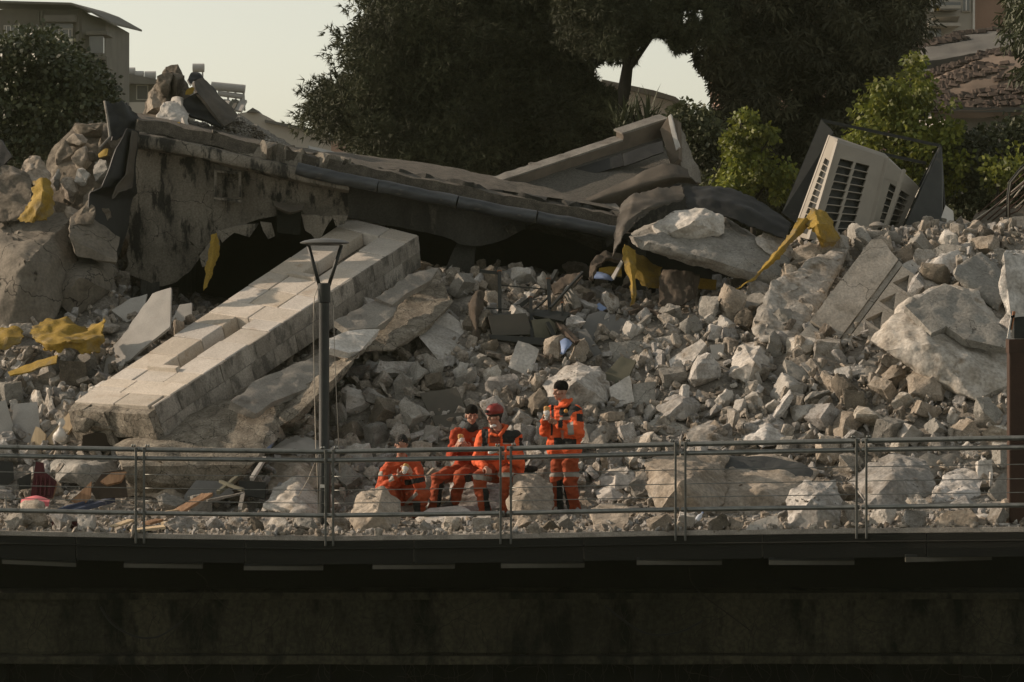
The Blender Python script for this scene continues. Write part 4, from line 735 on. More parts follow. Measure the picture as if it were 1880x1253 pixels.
    flats[-1:-1] = [([(1502, 466), (1514, 448), (1562, 444), (1570, 460), (1530, 474)], 47.5, (0.1, -0.7, 0.7), 0.18, ROCKW_, 'pale broken slab on the crest just right of the torn yellow sheet'),
        ([(1566, 440), (1600, 424), (1646, 430), (1650, 446), (1600, 456)], 47.8, (0.2, -0.6, 0.75), 0.16, ROCKM_, 'tilted slab on the crest under the right edge of the air conditioner'),
        ([(1700, 470), (1730, 448), (1766, 452), (1756, 480), (1716, 492)], 47.6, (-0.25, -0.75, 0.6), 0.18, ROCKG_, 'grey slab leaning on the crest below the white cabinet'),
        ([(1652, 486), (1690, 470), (1712, 500), (1676, 516)], 47.2, (0.3, -0.7, 0.65), 0.16, ROCKW_, 'pale slab leaning at the upper right corner of the carved slab'),
        ([(1420, 560), (1452, 530), (1486, 540), (1462, 580), (1430, 586)], 46.4, (-0.3, -0.7, 0.6), 0.2, ROCKG_, 'grey slab leaning on the left end of the rough masonry mass'),
        ([(1345, 556), (1392, 532), (1408, 548), (1362, 586), (1344, 580)], 46.2, (-0.3, -0.7, 0.65), 0.16, ROCKG_, 'long grey slab fragment at the foot of the overhanging slab'),
        ([(1470, 668), (1512, 652), (1560, 664), (1540, 690), (1490, 690)], 44.8, (0.1, -0.65, 0.75), 0.16, ROCKM_, 'broad broken slab lying at the foot of the rough masonry mass')]
    for i, (pl, Y, nn, th, m, lb) in enumerate(flats):
        if m is not MEMB:
            cx, cy = sum(p[0] for p in pl) / len(pl), sum(p[1] for p in pl) / len(pl); nv = Vector(nn).normalized()
            bp = max(pl, key=lambda q: q[1])
            for _ in range(3):
                Y += hit(bp[0], min(bp[1], 974)).y + 0.05 - PP(bp[0], bp[1], P(cx, cy, Y), nv).y
        xa, xb, ya, yb = min(q[0] for q in pl), max(q[0] for q in pl), min(q[1] for q in pl), max(q[1] for q in pl); OCC.append(((xa + xb) / 2, (ya + yb) / 2, (xb - xa) * .8, (yb - ya) * .8))
        nm = 'wooden_board' if m in (BOARDW, WOODL) else 'flat_scrap' if m in (DPANEL, MEMB) else 'flat_stone'
        props(plate(nm, pl, Y, nn, th, m, L=0.11, amp=0.012 if m in (BOARDW, WOODL, DPANEL, PLAST, OLIVE) else 0.022, freq=5, seed=i), lb, 'board' if m in (BOARDW, WOODL, DPANEL, MEMB) else 'stone slab')
ROCKG_, ROCKM_, ROCKW_, ROCKB_, ROCKL_, ROCKT_ = ROCKG, ROCK, ROCKW, ROCKD, ROCK, ROCKT
CONCS = M('smooth dirty concrete lump', (0.17, 0.15, 0.12), (0.125, 0.11, 0.088), 1.8, 0.95, 0.5, 10, c3=(0.06, 0.053, 0.042), s3=2.0, t3=0.6, grain=0.3, crack=(1.1, 0.012))
ROCKS_ = CONCS
CARV = M('carved limestone', (0.34, 0.31, 0.265), (0.26, 0.235, 0.195), 2.5, 0.9, 0.5, 14, c3=(0.17, 0.15, 0.12), s3=2.2, t3=0.57, grain=0.3, crack=(0.8, 0.006))
OCC = []            # photo boxes already taken
build_big()

# ---------------------------------------------------------------- the rubble stones
LAND = [(595, 640, 'the lamp post'), (1030, 790, 'the standing man'), (910, 800, 'the helmeted man'), (735, 850, 'the crouching man'), (1590, 560, 'the carved slab'), (1730, 630, 'the largest boulder'),
        (1380, 660, 'the upright brown boulder'), (812, 620, 'the stepped dressed block'), (815, 742, 'the dark brown panel'), (960, 660, 'the squared flagstone on edge'), (1140, 715, 'the two standing flagstones'),
        (1225, 785, 'the grey tilted flagstone'), (1867, 780, 'the rusty post'), (250, 900, 'the left railing joint'), (1580, 900, 'the right railing joint'), (1250, 890, 'the railing joint right of the men'), (1390, 880, 'the slate faced block'),
        (130, 620, 'the big yellow sheet'), (210, 740, 'the pilaster end'), (70, 890, 'the dark red chair'), (970, 590, 'the dark metal box'), (1115, 600, 'the smooth grey plaster slab'), (690, 940, 'the boulder before the crouching man'),
        (1775, 745, 'the bright cream block'), (540, 815, 'the white plaster chunk'), (1490, 910, 'the lumpy boulder'), (865, 755, 'the man in the plain red top'), (1115, 950, 'the stump shaped block'), (1500, 420, 'the torn yellow strip'), (1740, 950, 'the tan split rock')]
def protos(n):
    out = []
    for k in range(n):
        r = random.Random(100 + k); bm = bmesh.new(); kind = k % 3
        if kind == 0: pts = [Vector((r.gauss(0, 1), r.gauss(0, 1), r.gauss(0, 1))).normalized() * r.uniform(0.42, 0.55) for _ in range(15)]
        elif kind == 1:
            pts = []
            for sx in (-.5, .5):
                for sy in (-.5, .5):
                    for sz in (-.5, .5):
                        j = lambda: r.uniform(0.72, 1.0)
                        pts.append(Vector((sx * j(), sy * j(), sz * j())))
            pts += [Vector((r.uniform(-.5, .5), r.uniform(-.5, .5), r.choice((-.5, .5)))) for _ in range(3)]
        else: pts = [Vector((r.gauss(0, 1), r.gauss(0, 1), r.gauss(0, 1))).normalized() * 0.5 for _ in range(11)]
        if k % 4 == 3: pts = [Vector((p.x * 1.25, p.y, p.z * 0.42)) for p in pts]
        ax = (r.uniform(.75, 1.35), r.uniform(.75, 1.2), r.uniform(.55, 1.1)); pts = [Vector((p.x * ax[0], p.y * ax[1], p.z * ax[2])) + Vector((r.uniform(-.07, .07), r.uniform(-.07, .07), r.uniform(-.07, .07))) for p in pts for _ in (0, 1)]
        hull(bm, pts); rough(bm, 0.16, 0.05, 3.4, k + 20, 0, 5, 0.6)
        me = bpy.data.meshes.new('rubble_stone'); bm.to_mesh(me); bm.free()
        me.polygons.foreach_set('use_smooth', [True] * len(me.polygons)); me.set_sharp_from_angle(angle=R(32))
        out.append(me)
    return out
def protos_low():
    out = []
    for k in range(16):
        bm = bmesh.new(); r = random.Random(900 + k)
        if k % 2: pts = [Vector((sx * r.uniform(.7, 1), sy * r.uniform(.7, 1), sz * r.uniform(.7, 1))) * 0.5 for sx in (-1, 1) for sy in (-1, 1) for sz in (-1, 1)]
        else: pts = [Vector((r.gauss(0, 1), r.gauss(0, 1), r.gauss(0, 1))).normalized() * r.uniform(0.38, 0.58) for _ in range(9)]
        ax = (r.uniform(.8, 1.5), r.uniform(.7, 1.1), r.uniform(.45, 1.0)); pts = [Vector((p.x * ax[0], p.y * ax[1], p.z * ax[2])) for p in pts]
        hull(bm, pts); rough(bm, 0.30, 0.075, 3, k, 1, 3, 0.5)
        bmesh.ops.triangulate(bm, faces=bm.faces); bm.verts.index_update()
        out.append((np.array([v.co for v in bm.verts]), np.array([[v.index for v in f.verts] for f in bm.faces]))); bm.free()
    return out
def build_stones():
    PR = protos(36); MID = protos_low(); byM = {}
    def pm(k, m):
        if (k, m.name) not in byM:
            me = PR[k] if not PR[k].materials else PR[k].copy()
            me.materials.append(m); byM[(k, m.name)] = me
        return byM[(k, m.name)]
    def rnd_rot(): return Euler((rng.uniform(0, 6.28), rng.uniform(0, 6.28), rng.uniform(0, 6.28)))
    placed = []
    def put(cx, cy, w, h, m, k):
        """stone of about w x h photo pixels centred at (cx, cy), resting on the mound"""
        g = hit(cx, min(cy + h * 0.42, 975)); Y = g.y; sc = Y / F
        d = 0.5 * (w + h) * sc
        rot = rnd_rot(); me = pm(k, m); Rm = rot.to_matrix()
        vs = [Rm @ v.co for v in me.vertices]
        ez = max(v.z for v in vs) - min(v.z for v in vs); ex = max(v.x for v in vs) - min(v.x for v in vs)
        s = math.sqrt((w * sc / ex) * (h * sc / ez))
        o = bpy.data.objects.new('rubble_stone', me); COL.objects.link(o)
        o.rotation_euler = rot; o.scale = (s, s, s)
        c = P(cx, cy, Y + d * 0.22); o.location = c
        placed.append((o, cx, cy, w, h, m, k)); OCC.append((cx, cy, w, h))
    hand = [(880, 665, 34, 24), (760, 690, 48, 40), (722, 680, 46, 44), (690, 735, 50, 40), (650, 740, 52, 50), (700, 760, 40, 60), (760, 765, 62, 56), (748, 718, 60, 34), (790, 678, 44, 44), (800, 706, 50, 26),
            (905, 690, 34, 24), (925, 712, 62, 44), (980, 745, 50, 40), (900, 640, 40, 22), (1130, 590, 20, 20), (1056, 555, 44, 40), (1180, 580, 30, 24), (1020, 640, 40, 44), (1060, 650, 40, 40), (1238, 696, 52, 36), (1289, 686, 56, 50),
            (1330, 600, 40, 30), (1366, 590, 40, 34), (1300, 575, 60, 34), (1345, 560, 66, 46), (1270, 600, 44, 30), (1310, 612, 30, 24), (1340, 618, 24, 30), (1270, 540, 50, 30), (1700, 718, 64, 52), (1567, 737, 36, 38), (1598, 767, 44, 50), (1554, 784, 66, 36),
            (1512, 768, 54, 52), (1476, 760, 46, 34), (1551, 720, 66, 40), (1445, 716, 56, 46), (1434, 750, 50, 44), (1620, 720, 56, 44), (1641, 694, 42, 44), (1698, 756, 44, 36), (1630, 792, 58, 46), (1670, 800, 40, 40), (1720, 790, 38, 40), (1766, 793, 54, 42),
            (1818, 764, 62, 54), (1660, 742, 40, 34), (1830, 800, 50, 40), (1360, 750, 34, 24), (1325, 736, 50, 26), (1345, 775, 30, 26), (1310, 756, 40, 20), (1150, 800, 34, 36), (1180, 816, 40, 30), (1215, 820, 44, 28), (1110, 836, 40, 24), (1160, 845, 40, 22), (1185, 895, 46, 46), (1215, 905, 40, 40),
            (1210, 962, 50, 26), (1260, 958, 40, 24), (1320, 962, 46, 26), (1352, 964, 30, 24), (1040, 962, 34, 24), (1010, 968, 30, 20), (960, 965, 36, 22), (885, 966, 40, 24), (830, 970, 44, 22), (780, 972, 34, 20), (915, 972, 30, 18), (620, 965, 50, 30), (560, 967, 44, 26), (510, 966, 46, 26), (470, 968, 40, 22),
            (430, 967, 40, 20), (335, 967, 64, 34), (395, 965, 36, 26), (160, 962, 40, 30), (60, 950, 60, 40), (30, 958, 50, 30), (100, 665, 44, 32), (135, 690, 52, 40), (160, 672, 46, 40), (85, 690, 36, 34), (120, 655, 28, 24), (180, 650, 28, 24), (70, 740, 50, 24), (20, 722, 44, 34), (95, 745, 44, 30), (120, 735, 30, 22),
            (1440, 830, 50, 34), (1520, 830, 56, 40), (1560, 850, 40, 40), (1600, 830, 50, 34), (1650, 822, 40, 26), (1720, 815, 40, 26), (1780, 830, 44, 28), (1840, 835, 40, 30), (1560, 945, 40, 36), (1620, 950, 56, 30), (1680, 955, 60, 28), (1830, 950, 44, 30), (1860, 940, 40, 40), (1690, 930, 50, 36), (1770, 925, 60, 30),
            (640, 800, 56, 44), (690, 800, 44, 40), (620, 770, 44, 40), (740, 800, 40, 34), (660, 840, 50, 40), (700, 845, 44, 32), (640, 880, 50, 40), (770, 835, 44, 34), (520, 770, 40, 50), (555, 780, 34, 40), (545, 745, 40, 30),
            (1080, 800, 30, 44), (1000, 800, 40, 40), (965, 800, 40, 34), (980, 840, 36, 30), (960, 770, 40, 30), (790, 800, 36, 30), (1660, 470, 40, 36), (1545, 458, 50, 34), (1600, 432, 44, 22), (1690, 455, 50, 40), (1640, 440, 34, 24), (1470, 500, 44, 40), (1500, 460, 40, 30),
            (960, 510, 50, 30), (1000, 525, 40, 24), (830, 492, 60, 20), (900, 520, 50, 30), (1100, 520, 40, 24), (1390, 545, 50, 36), (1360, 520, 30, 24), (1425, 505, 40, 30), (1440, 590, 50, 44), (1420, 640, 40, 40), (1470, 640, 50, 34), (1520, 650, 60, 36), (1550, 690, 40, 24), (1500, 730, 34, 30), (1520, 458, 60, 44), (1578, 446, 56, 40), (1720, 505, 50, 40), (1680, 525, 44, 38), (1620, 452, 44, 34), (1750, 450, 50, 36), (1480, 478, 54, 44), (1810, 455, 46, 34), (1450, 520, 50, 40), (1700, 478, 46, 36), (1860, 560, 40, 50)]
    MS = [ROCK, ROCK, ROCK, ROCKW, ROCKT, ROCKG, ROCKG, ROCKD]
    OCC.extend([(70, 900, 110, 90), (200, 885, 100, 70), (1590, 560, 200, 160), (380, 600, 300, 200), (890, 880, 190, 190), (1036, 830, 75, 290), (740, 890, 130, 180)])
    for (cx, cy, w, h) in hand:
        w *= 1.2; h *= 1.2
        k = rng.randrange(36); m = rng.choice(MS)
        if cx < 1000 and m is ROCKT: m = ROCK
        if cx > 1150 and rng.random() < 0.35: m = ROCKT
        put(cx, cy, w, h, m, k)
    # fill the open parts of the slope, larger stones first
    regions = [(620, 560, 1850, 965, 1.0), (560, 730, 720, 965, 0.6), (0, 640, 200, 965, 0.6), (300, 900, 600, 975, 0.5), (760, 490, 1200, 640, 0.6), (1400, 430, 1850, 620, 0.5)]
    SKIP = [(1340, 700, 0, 0)]
    tries = 0; want = 300 - 48 - len(hand) + 34
    sizes = sorted([rng.uniform(28, 56) for _ in range(want)], reverse=True)
    for s in sizes:
        for _ in range(60):
            x0, y0, x1, y1, _w = rng.choices(regions, [r[4] for r in regions])[0]
            x, y = rng.uniform(x0, x1), rng.uniform(y0, y1)
            if any(abs(x - a) < (w + s) * 0.44 and abs(y - b) < (h + s) * 0.44 for a, b, w, h in OCC): continue
            put(x, y, s * rng.uniform(0.9, 1.5), s * rng.uniform(0.75, 1.1), rng.choice(MS), rng.randrange(36)); break
    # labels
    tone = {ROCK.name: 'mottled', ROCKW.name: 'pale', ROCKT.name: 'tan', ROCKG.name: 'grey', ROCKD.name: 'dark brown'}
    buckets = {}
    for o, cx, cy, w, h, m, k in placed:
        lx, ly, nm = min(LAND, key=lambda l: (l[0] - cx) ** 2 + 1.6 * (l[1] - cy) ** 2)
        dx, dy = cx - lx, cy - ly
        rel = ('left of' if dx < 0 else 'right of') if abs(dx) > abs(dy) else ('above' if dy < 0 else 'below')
        if abs(dx) > 18 and abs(dy) > 18 and 0.5 < abs(dx) / abs(dy) < 2: rel = ('above' if dy < 0 else 'below') + ' and ' + ('left of' if dx < 0 else 'right of')
        s = math.sqrt(w * h); size = 'large' if s > 47 else 'medium' if s > 34 else 'small'
        shape = 'blocky' if k % 3 == 1 else 'flat' if k % 4 == 3 else 'angular' if k % 3 == 2 else 'rounded'
        buckets.setdefault((size, tone[m.name], shape, rel, nm), []).append((dx * dx + dy * dy, o))
    ordn = ['nearest', 'second nearest', 'third nearest', 'fourth nearest', 'fifth nearest', 'sixth nearest', 'seventh nearest', 'eighth nearest', 'ninth nearest']
    for (size, tn, shape, rel, nm), L in buckets.items():
        L.sort(key=lambda q: q[0])
        for i, (_, o) in enumerate(L):
            lb = f'{size} {tn} {shape} stone {rel} {nm}'
            if len(L) > 1: lb += f', {ordn[min(i, 8)]} to it'
            props(o, lb, 'stone', 'stones in the rubble pile')
    # small rubble, uncounted: one mesh of thousands of little stones
    lows = []
    for k in range(10):
        bm = bmesh.new(); r = random.Random(500 + k)
        hull(bm, [Vector((r.gauss(0, 1), r.gauss(0, 1), r.gauss(0, 1))).normalized() * r.uniform(0.4, 0.6) for _ in range(10)])
        bmesh.ops.triangulate(bm, faces=bm.faces); bm.verts.index_update()
        lows.append((np.array([v.co for v in bm.verts]), np.array([[v.index for v in f.verts] for f in bm.faces]))); bm.free()
    V, Fc, MI, off = [], [], [], 0
    def add(x, y, z, s):
        nonlocal off
        vv, ff = lows[rng.randrange(10)] if s < 0.11 else MID[rng.randrange(16)]
        Rm = np.array(rnd_rot().to_matrix()); sc = np.array([rng.uniform(.8, 1.3), rng.uniform(.8, 1.2), rng.uniform(.6, 1.0)]) * s
        V.append((vv * sc) @ Rm.T + np.array([x, y, z])); Fc.append(ff + off); MI.append(np.full(len(ff), rng.choices([0, 1, 2, 3], [6, 3, 1, 2])[0])); off += len(vv)
    for _ in range(5400):       # middling stones, packed close
        y = 40.6 + 10 * rng.random() ** 1.1; x = rng.uniform(-1, 1) * (y * 0.175)
        s = 0.11 + 0.16 * rng.random() ** 2.2
        if y < 41.6: s *= 0.6
        add(x, y, H(x, y) + s * 0.2, s)
    for _ in range(11000):
        y = 37.0 + 13.5 * rng.random() ** 1.15; x = rng.uniform(-1, 1) * (y * 0.18)
        if y < edge_y(x) + 0.05: continue
        if y < 41 and (rng.random() < 0.35): continue
        s = 0.03 + 0.10 * rng.random() ** 2.5
        if y < 41: s *= 0.6
        add(x, y, H(x, y) + s * 0.2, s)
    for _ in range(4200):       # grit along the walkway edge
        px = rng.uniform(-40, 1900); p = edge_at(px); s = 0.015 + 0.12 * rng.random() ** 4
        add(p.x, p.y + 0.03 + rng.random() ** 1.5 * 2.2, p.z + s * 0.2, s)
    fl = np.concatenate(Fc).ravel()
    me = mesh_np('small_rubble', np.concatenate(V), fl, np.full(len(fl) // 3, 3), [RUB, ROCK, ROCKW, ROCKT], False, np.concatenate(MI))
    props(link('small_rubble', me), 'loose small stones and grit covering the rubble slope', 'rubble', kind='stuff')
build_stones()
# ---------------------------------------------------------------- broken roof corner with parapets
def build_parapet():
    t = empty('broken_roof_corner', P(1100, 380, 50.5), 'broken corner of a gravelled flat roof tipped up with its stepped parapet', 'broken roof')
    n = Vector((0.03, -0.42, 0.9)).normalized(); Y = 51.2; p0 = P(1090, 320, Y)
    def pl(name, poly, th, m, off=0.0, L=0.2, amp=0.01, n=n, p0=p0):
        n = Vector(n).normalized(); pts = [PP(x, y, p0 - n * off, n) for x, y in poly]; bm = bmesh.new(); poly_prism(bm, pts, -n * th); rough(bm, L, amp, 4, len(name), 0, 5); return finish(name, bm, m, t, 35)
    pl('roof_field', [(905, 350), (1215, 252), (1232, 306), (1185, 325), (1040, 378), (960, 372)], 0.25, GRAVELD)
    # long parapet along the upper edge, in two heights, each with a coping
    def par(name, a, b, w, h, m, lift=0.0):
        A, B = PP(*a, p0, n), PP(*b, p0, n); d = (B - A).normalized(); s = n.cross(d).normalized()
        bm = bmesh.new(); bx(bm, A + n * lift, B - A, s * w, n * h); rough(bm, 0.18, 0.012, 4, 7, 0, 5); return finish(name, bm, m, t, 35)
    sgn = 1
    par('parapet', (884, 364), (1143, 277), 0.16, 0.17, MEMBT2); par('coping', (884, 364), (1143, 277), 0.20, 0.035, CONCG, 0.17)
    par('parapet', (1143, 277), (1224, 250), 0.18, 0.30, MEMBT2); par('coping', (1141, 278), (1226, 250), 0.22, 0.04, CONCG, 0.30)
    E0 = PP(1228, 262, p0, n) + Vector((0, -0.25, 0)); NE = (-0.35, -0.9, 0.15)
    sheet('parapet_shadow', [[(900, 362, 50.95), (1020, 322, 51.3), (1140, 283, 51.6)], [(915, 372, 50.8), (1025, 338, 51.1), (1146, 304, 51.35)]], MEMB, 30, 6, .02, .015, 3, 61, t)  # black strips paint the shadow band below the parapets
    sheet('parapet_shadow', [[(1143, 283, 51.5), (1180, 270, 51.6), (1216, 258, 51.7)], [(1146, 306, 51.2), (1182, 292, 51.3), (1218, 280, 51.4)]], MEMB, 14, 6, .02, .015, 3, 62, t)
    A = [(1212, 238), (1228, 212), (1244, 222), (1246, 292), (1232, 306)]
    pl('end_parapet', A, 0.2, MEMBT2, 0, .2, .01, NE, E0); pl('end_coping', [(1226, 214), (1231, 210), (1247, 270), (1241, 276)], 0.08, WHITE, -0.06, 0.1, .01, NE, E0)
    pl('broken_end', [(1240, 222), (1248, 232), (1284, 316), (1286, 336), (1258, 330), (1248, 290)], 0.35, CONCG, 0.02, 0.1, 0.04, (0.5, -0.85, 0.1), E0)
    sheet('upturned_membrane', [[(1045, 376, 50.2), (1130, 340, 50.3), (1215, 302, 50.4), (1262, 312, 50.4)], [(1060, 380, 50.1), (1140, 352, 50.1), (1225, 326, 50.1), (1268, 326, 50.2)], [(1110, 384, 50.3), (1160, 372, 50.3), (1235, 340, 50.3), (1280, 338, 50.4)]], MEMBT, 30, 12, 0.03, 0.03, 3, 2, t)
    sheet('lower_flap', [[(1040, 380, 50.2), (1080, 374, 50.2), (1130, 372, 50.2)], [(1050, 396, 49.8), (1090, 392, 49.8), (1146, 390, 49.8)]], CONCG, 16, 8, 0.05, 0.03, 4, 6, t)
    bm = bmesh.new(); c = P(985, 303, 51.3); vs = [c + Vector((x * .13, y * .1, z * .075)) for x in (-1, -.6, 0, .6, 1) for y in (-.5, .5) for z in (-.4, .5)]; hull(bm, vs); rough(bm, .06, .01, 6, 1, 1); props(finish('rounded_stone', bm, CONCG, None, 50), 'small rounded stone perched on the long parapet of the tipped roof corner', 'stone')
    props(plate('masonry_stub', [(1020, 380), (1240, 330), (1300, 345), (1320, 420), (1040, 420)], 51.0, (0, -0.95, 0.2), 0.3, CONCD, L=0.3), 'dark masonry under the tipped roof corner', 'wall')
MEMBT2 = M('dusty brown parapet lining', (0.16, 0.13, 0.10), (0.11, 0.092, 0.072), 2.5, 0.85, 0.2, 12, c3=(0.055, 0.048, 0.04), s3=2.5, t3=0.62)
GRAVELD = M('dark roof gravel', (0.115, 0.107, 0.09), (0.07, 0.065, 0.055), 26, 0.95, 0.8, 50, grain=0.6)
build_parapet()

# ---------------------------------------------------------------- rooftop air conditioning unit and its screen
def build_ac():
    t = empty('rooftop_unit', P(1560, 440, 48.5), 'tilted beige rooftop air conditioning unit with slanted louvre openings', 'air conditioner')
    bl, br, tl, tr = P(1484, 440, 48.3), P(1592, 440, 48.65), P(1536, 262, 48.75), P(1628, 290, 49.1)
    rb, rt = P(1650, 430, 49.6), P(1688, 344, 49.9); eb, et = P(1456, 432, 49.1), P(1523, 249, 49.5)
    def face(name, a, b, c, d, cols, rows, u0, u1, v0, v1, slant, gap):
        """panel with corners a (bottom left) b (bottom right) c (top right) d (top left), with real openings"""
        N = (b - a).cross(d - a).normalized()
        if N.y > 0: N = -N
        S = lambda u, v: a.lerp(b, u).lerp(d.lerp(c, u), v)
        bm = bmesh.new()
        q = lambda *p: bm.faces.new([bm.verts.new(x) for x in p])
        q(S(0, 0), S(1, 0), S(1, v0), S(0, v0)); q(S(0, v1), S(1, v1), S(1, 1), S(0, 1)); q(S(0, v0), S(u0, v0), S(u0, v1), S(0, v1)); q(S(u1, v0), S(1, v0), S(1, v1), S(u1, v1))
        du, dv = (u1 - u0) / cols, (v1 - v0) / rows
        for i in range(cols):
            for j in range(rows):
                x0, x1 = u0 + i * du, u0 + (i + 1) * du; y0, y1 = v0 + j * dv, v0 + (j + 1) * dv
                g, h = du * gap, dv * gap * 0.9; sl = dv * slant
                o = [S(x0, y0), S(x1, y0), S(x1, y1), S(x0, y1)]
                I = [(x0 + g, y0 + h + sl), (x1 - g, y0 + h), (x1 - g, y1 - h), (x0 + g, y1 - h + sl * 0)]
                I = [(x0 + g, y0 + h), (x1 - g * 1.8, y0 + h), (x1 - g, y1 - h), (x0 + g * 1.8, y1 - h)]
                p = [S(*k) for k in I]; pi = [k - N * 0.05 for k in p]
                for k in range(4):
                    q(o[k], o[(k + 1) % 4], p[(k + 1) % 4], p[k]); q(p[k], p[(k + 1) % 4], pi[(k + 1) % 4], pi[k])
        bmesh.ops.remove_doubles(bm, verts=bm.verts, dist=0.0005)
        return finish(name, bm, BEIGE, t)
    face('front_louvre_panel', bl, br, tr, tl, 2, 10, 0.12, 0.74, 0.04, 0.86, 0.3, 0.06)
    face('side_louvre_panel', br, rb, rt, tr, 2, 7, 0.22, 0.88, 0.05, 0.76, 0.3, 0.065)
    face('edge_louvre_panel', eb, bl, tl, et, 1, 12, 0.26, 0.90, 0.04, 0.80, 0.3, 0.07)
    bm = bmesh.new(); back = Vector((0.12, 1.1, 0.05))
    hull(bm, [tl, tr, rt, et, tl + Vector((.03, .1, .06)), tr + Vector((-.02, .1, .07)), et + back, rt + back * 0.5]); finish('top_cover', bm, BEIGE, t)
    bm = bmesh.new(); ins = 0.07
    hull(bm, [p + Vector((0, ins * 1.6, -0.03)) for p in (bl, br, tl, tr)] + [rb + Vector((-.08, .06, 0)), rt + Vector((-.08, .06, -.05)), eb + Vector((.08, .1, 0)), et + Vector((.07, .1, -.05)), eb + back, et + back, rb + back * .5, rt + back * .5]); finish('dark_coil_core', bm, DKMET, t)
    for (a, b, w) in ((bl, tl, 0.05), (br, tr, 0.07), (eb, et, 0.035)):
        bm = bmesh.new(); beam(bm, a + Vector((0, -0.012, 0)), b + Vector((0, -0.012, 0)), w, 0.03); finish('corner_post', bm, BEIGE, t)
    bm = bmesh.new(); beam(bm, P(1617, 440, 48.55), P(1660, 312, 48.95), 0.05, 0.05); finish('service_rail', bm, BEIGE, t)
    # ribbed dark screen around the unit
    s = empty('equipment_screen', P(1600, 440, 49.5), 'dark ribbed metal screen frame standing round the tilted air conditioner', 'metal screen')
    def ribbed(name, a, b, c, d, n):
        bm = bmesh.new(); N = (b - a).cross(d - a).normalized()
        v = [a, b, c, d]; poly_prism(bm, v, N * 0.02)
        for k in range(n + 1):
            u = k / n; beam(bm, a.lerp(b, u) - N * 0.012, d.lerp(c, u) - N * 0.012, 0.018, 0.03, N)
        return finish(name, bm, DKMET, s)
    ribbed('left_screen', P(1436, 392, 49.3), P(1468, 416, 49.2), P(1530, 244, 49.8), P(1508, 221, 50.0), 9)
    ribbed('right_screen', P(1650, 436, 48.9), P(1728, 420, 49.5), P(1731, 330, 49.8), P(1727, 268, 49.9), 10)
    for a, b, w in (((1508, 221, 50.0), (1727, 268, 50.0), 0.05), ((1616, 282, 50.1), (1700, 300, 50.1), 0.05), ((1525, 240, 49.9), (1508, 221, 50.0), 0.035), ((1686, 345, 49.9), (1727, 268, 49.9), 0.035), ((1727, 268, 49.9), (1734, 385, 49.8), 0.03)):
        bm = bmesh.new(); beam(bm, P(*a), P(*b), w, w); finish('screen_rail', bm, DKMET, s)
    # white boxes and dish near it
    b = empty('white_cabinet', P(1725, 450, 48.6), 'broken white painted box standing right of the dark metal screen', 'cabinet')
    for nm, pl, Y, m in (('cabinet_side', [(1728, 400), (1736, 377), (1750, 388), (1752, 455), (1738, 455), (1738, 402)], 48.6, WHITE), ('shelf', [(1716, 414), (1736, 414), (1746, 424), (1740, 430), (1716, 424)], 48.5, WHITE), ('door', [(1712, 430), (1722, 414), (1738, 432), (1740, 470), (1728, 476), (1712, 460)], 48.4, WHITE)):
        plate(nm, pl, Y, (-0.2, -0.9, 0.4), 0.12, m, b)
    bm = bmesh.new(); c = P(1611, 414, 48.2); lathe(bm, c, [(0.005, 0.06), (0.06, 0.05), (0.11, 0.022), (0.135, 0.0), (0.13, -0.012), (0.02, -0.02)], 20); props(finish('metal_dish', bm, CONCG, None, 50), 'small pale round metal dish lying at the foot of the air conditioner', 'dish')
    props(plate('metal_dish_stand', [(1556, 418), (1600, 416), (1602, 423), (1558, 424)], 48.2, (0, -.7, .7), .05, CONCG), 'thin pale slab edge lying left of the small round metal dish', 'slab')
    bpy.data.objects['metal_dish_stand'].name = 'thin_stone'
    props(plate('squared_block', [(1640, 440), (1662, 433), (1692, 432), (1706, 446), (1690, 472), (1652, 466)], 48.0, (0.1, -.75, .65), .25, ROCKG, L=.1, amp=.02), 'squared stone block below the dark ribbed screen', 'stone block')
build_ac()

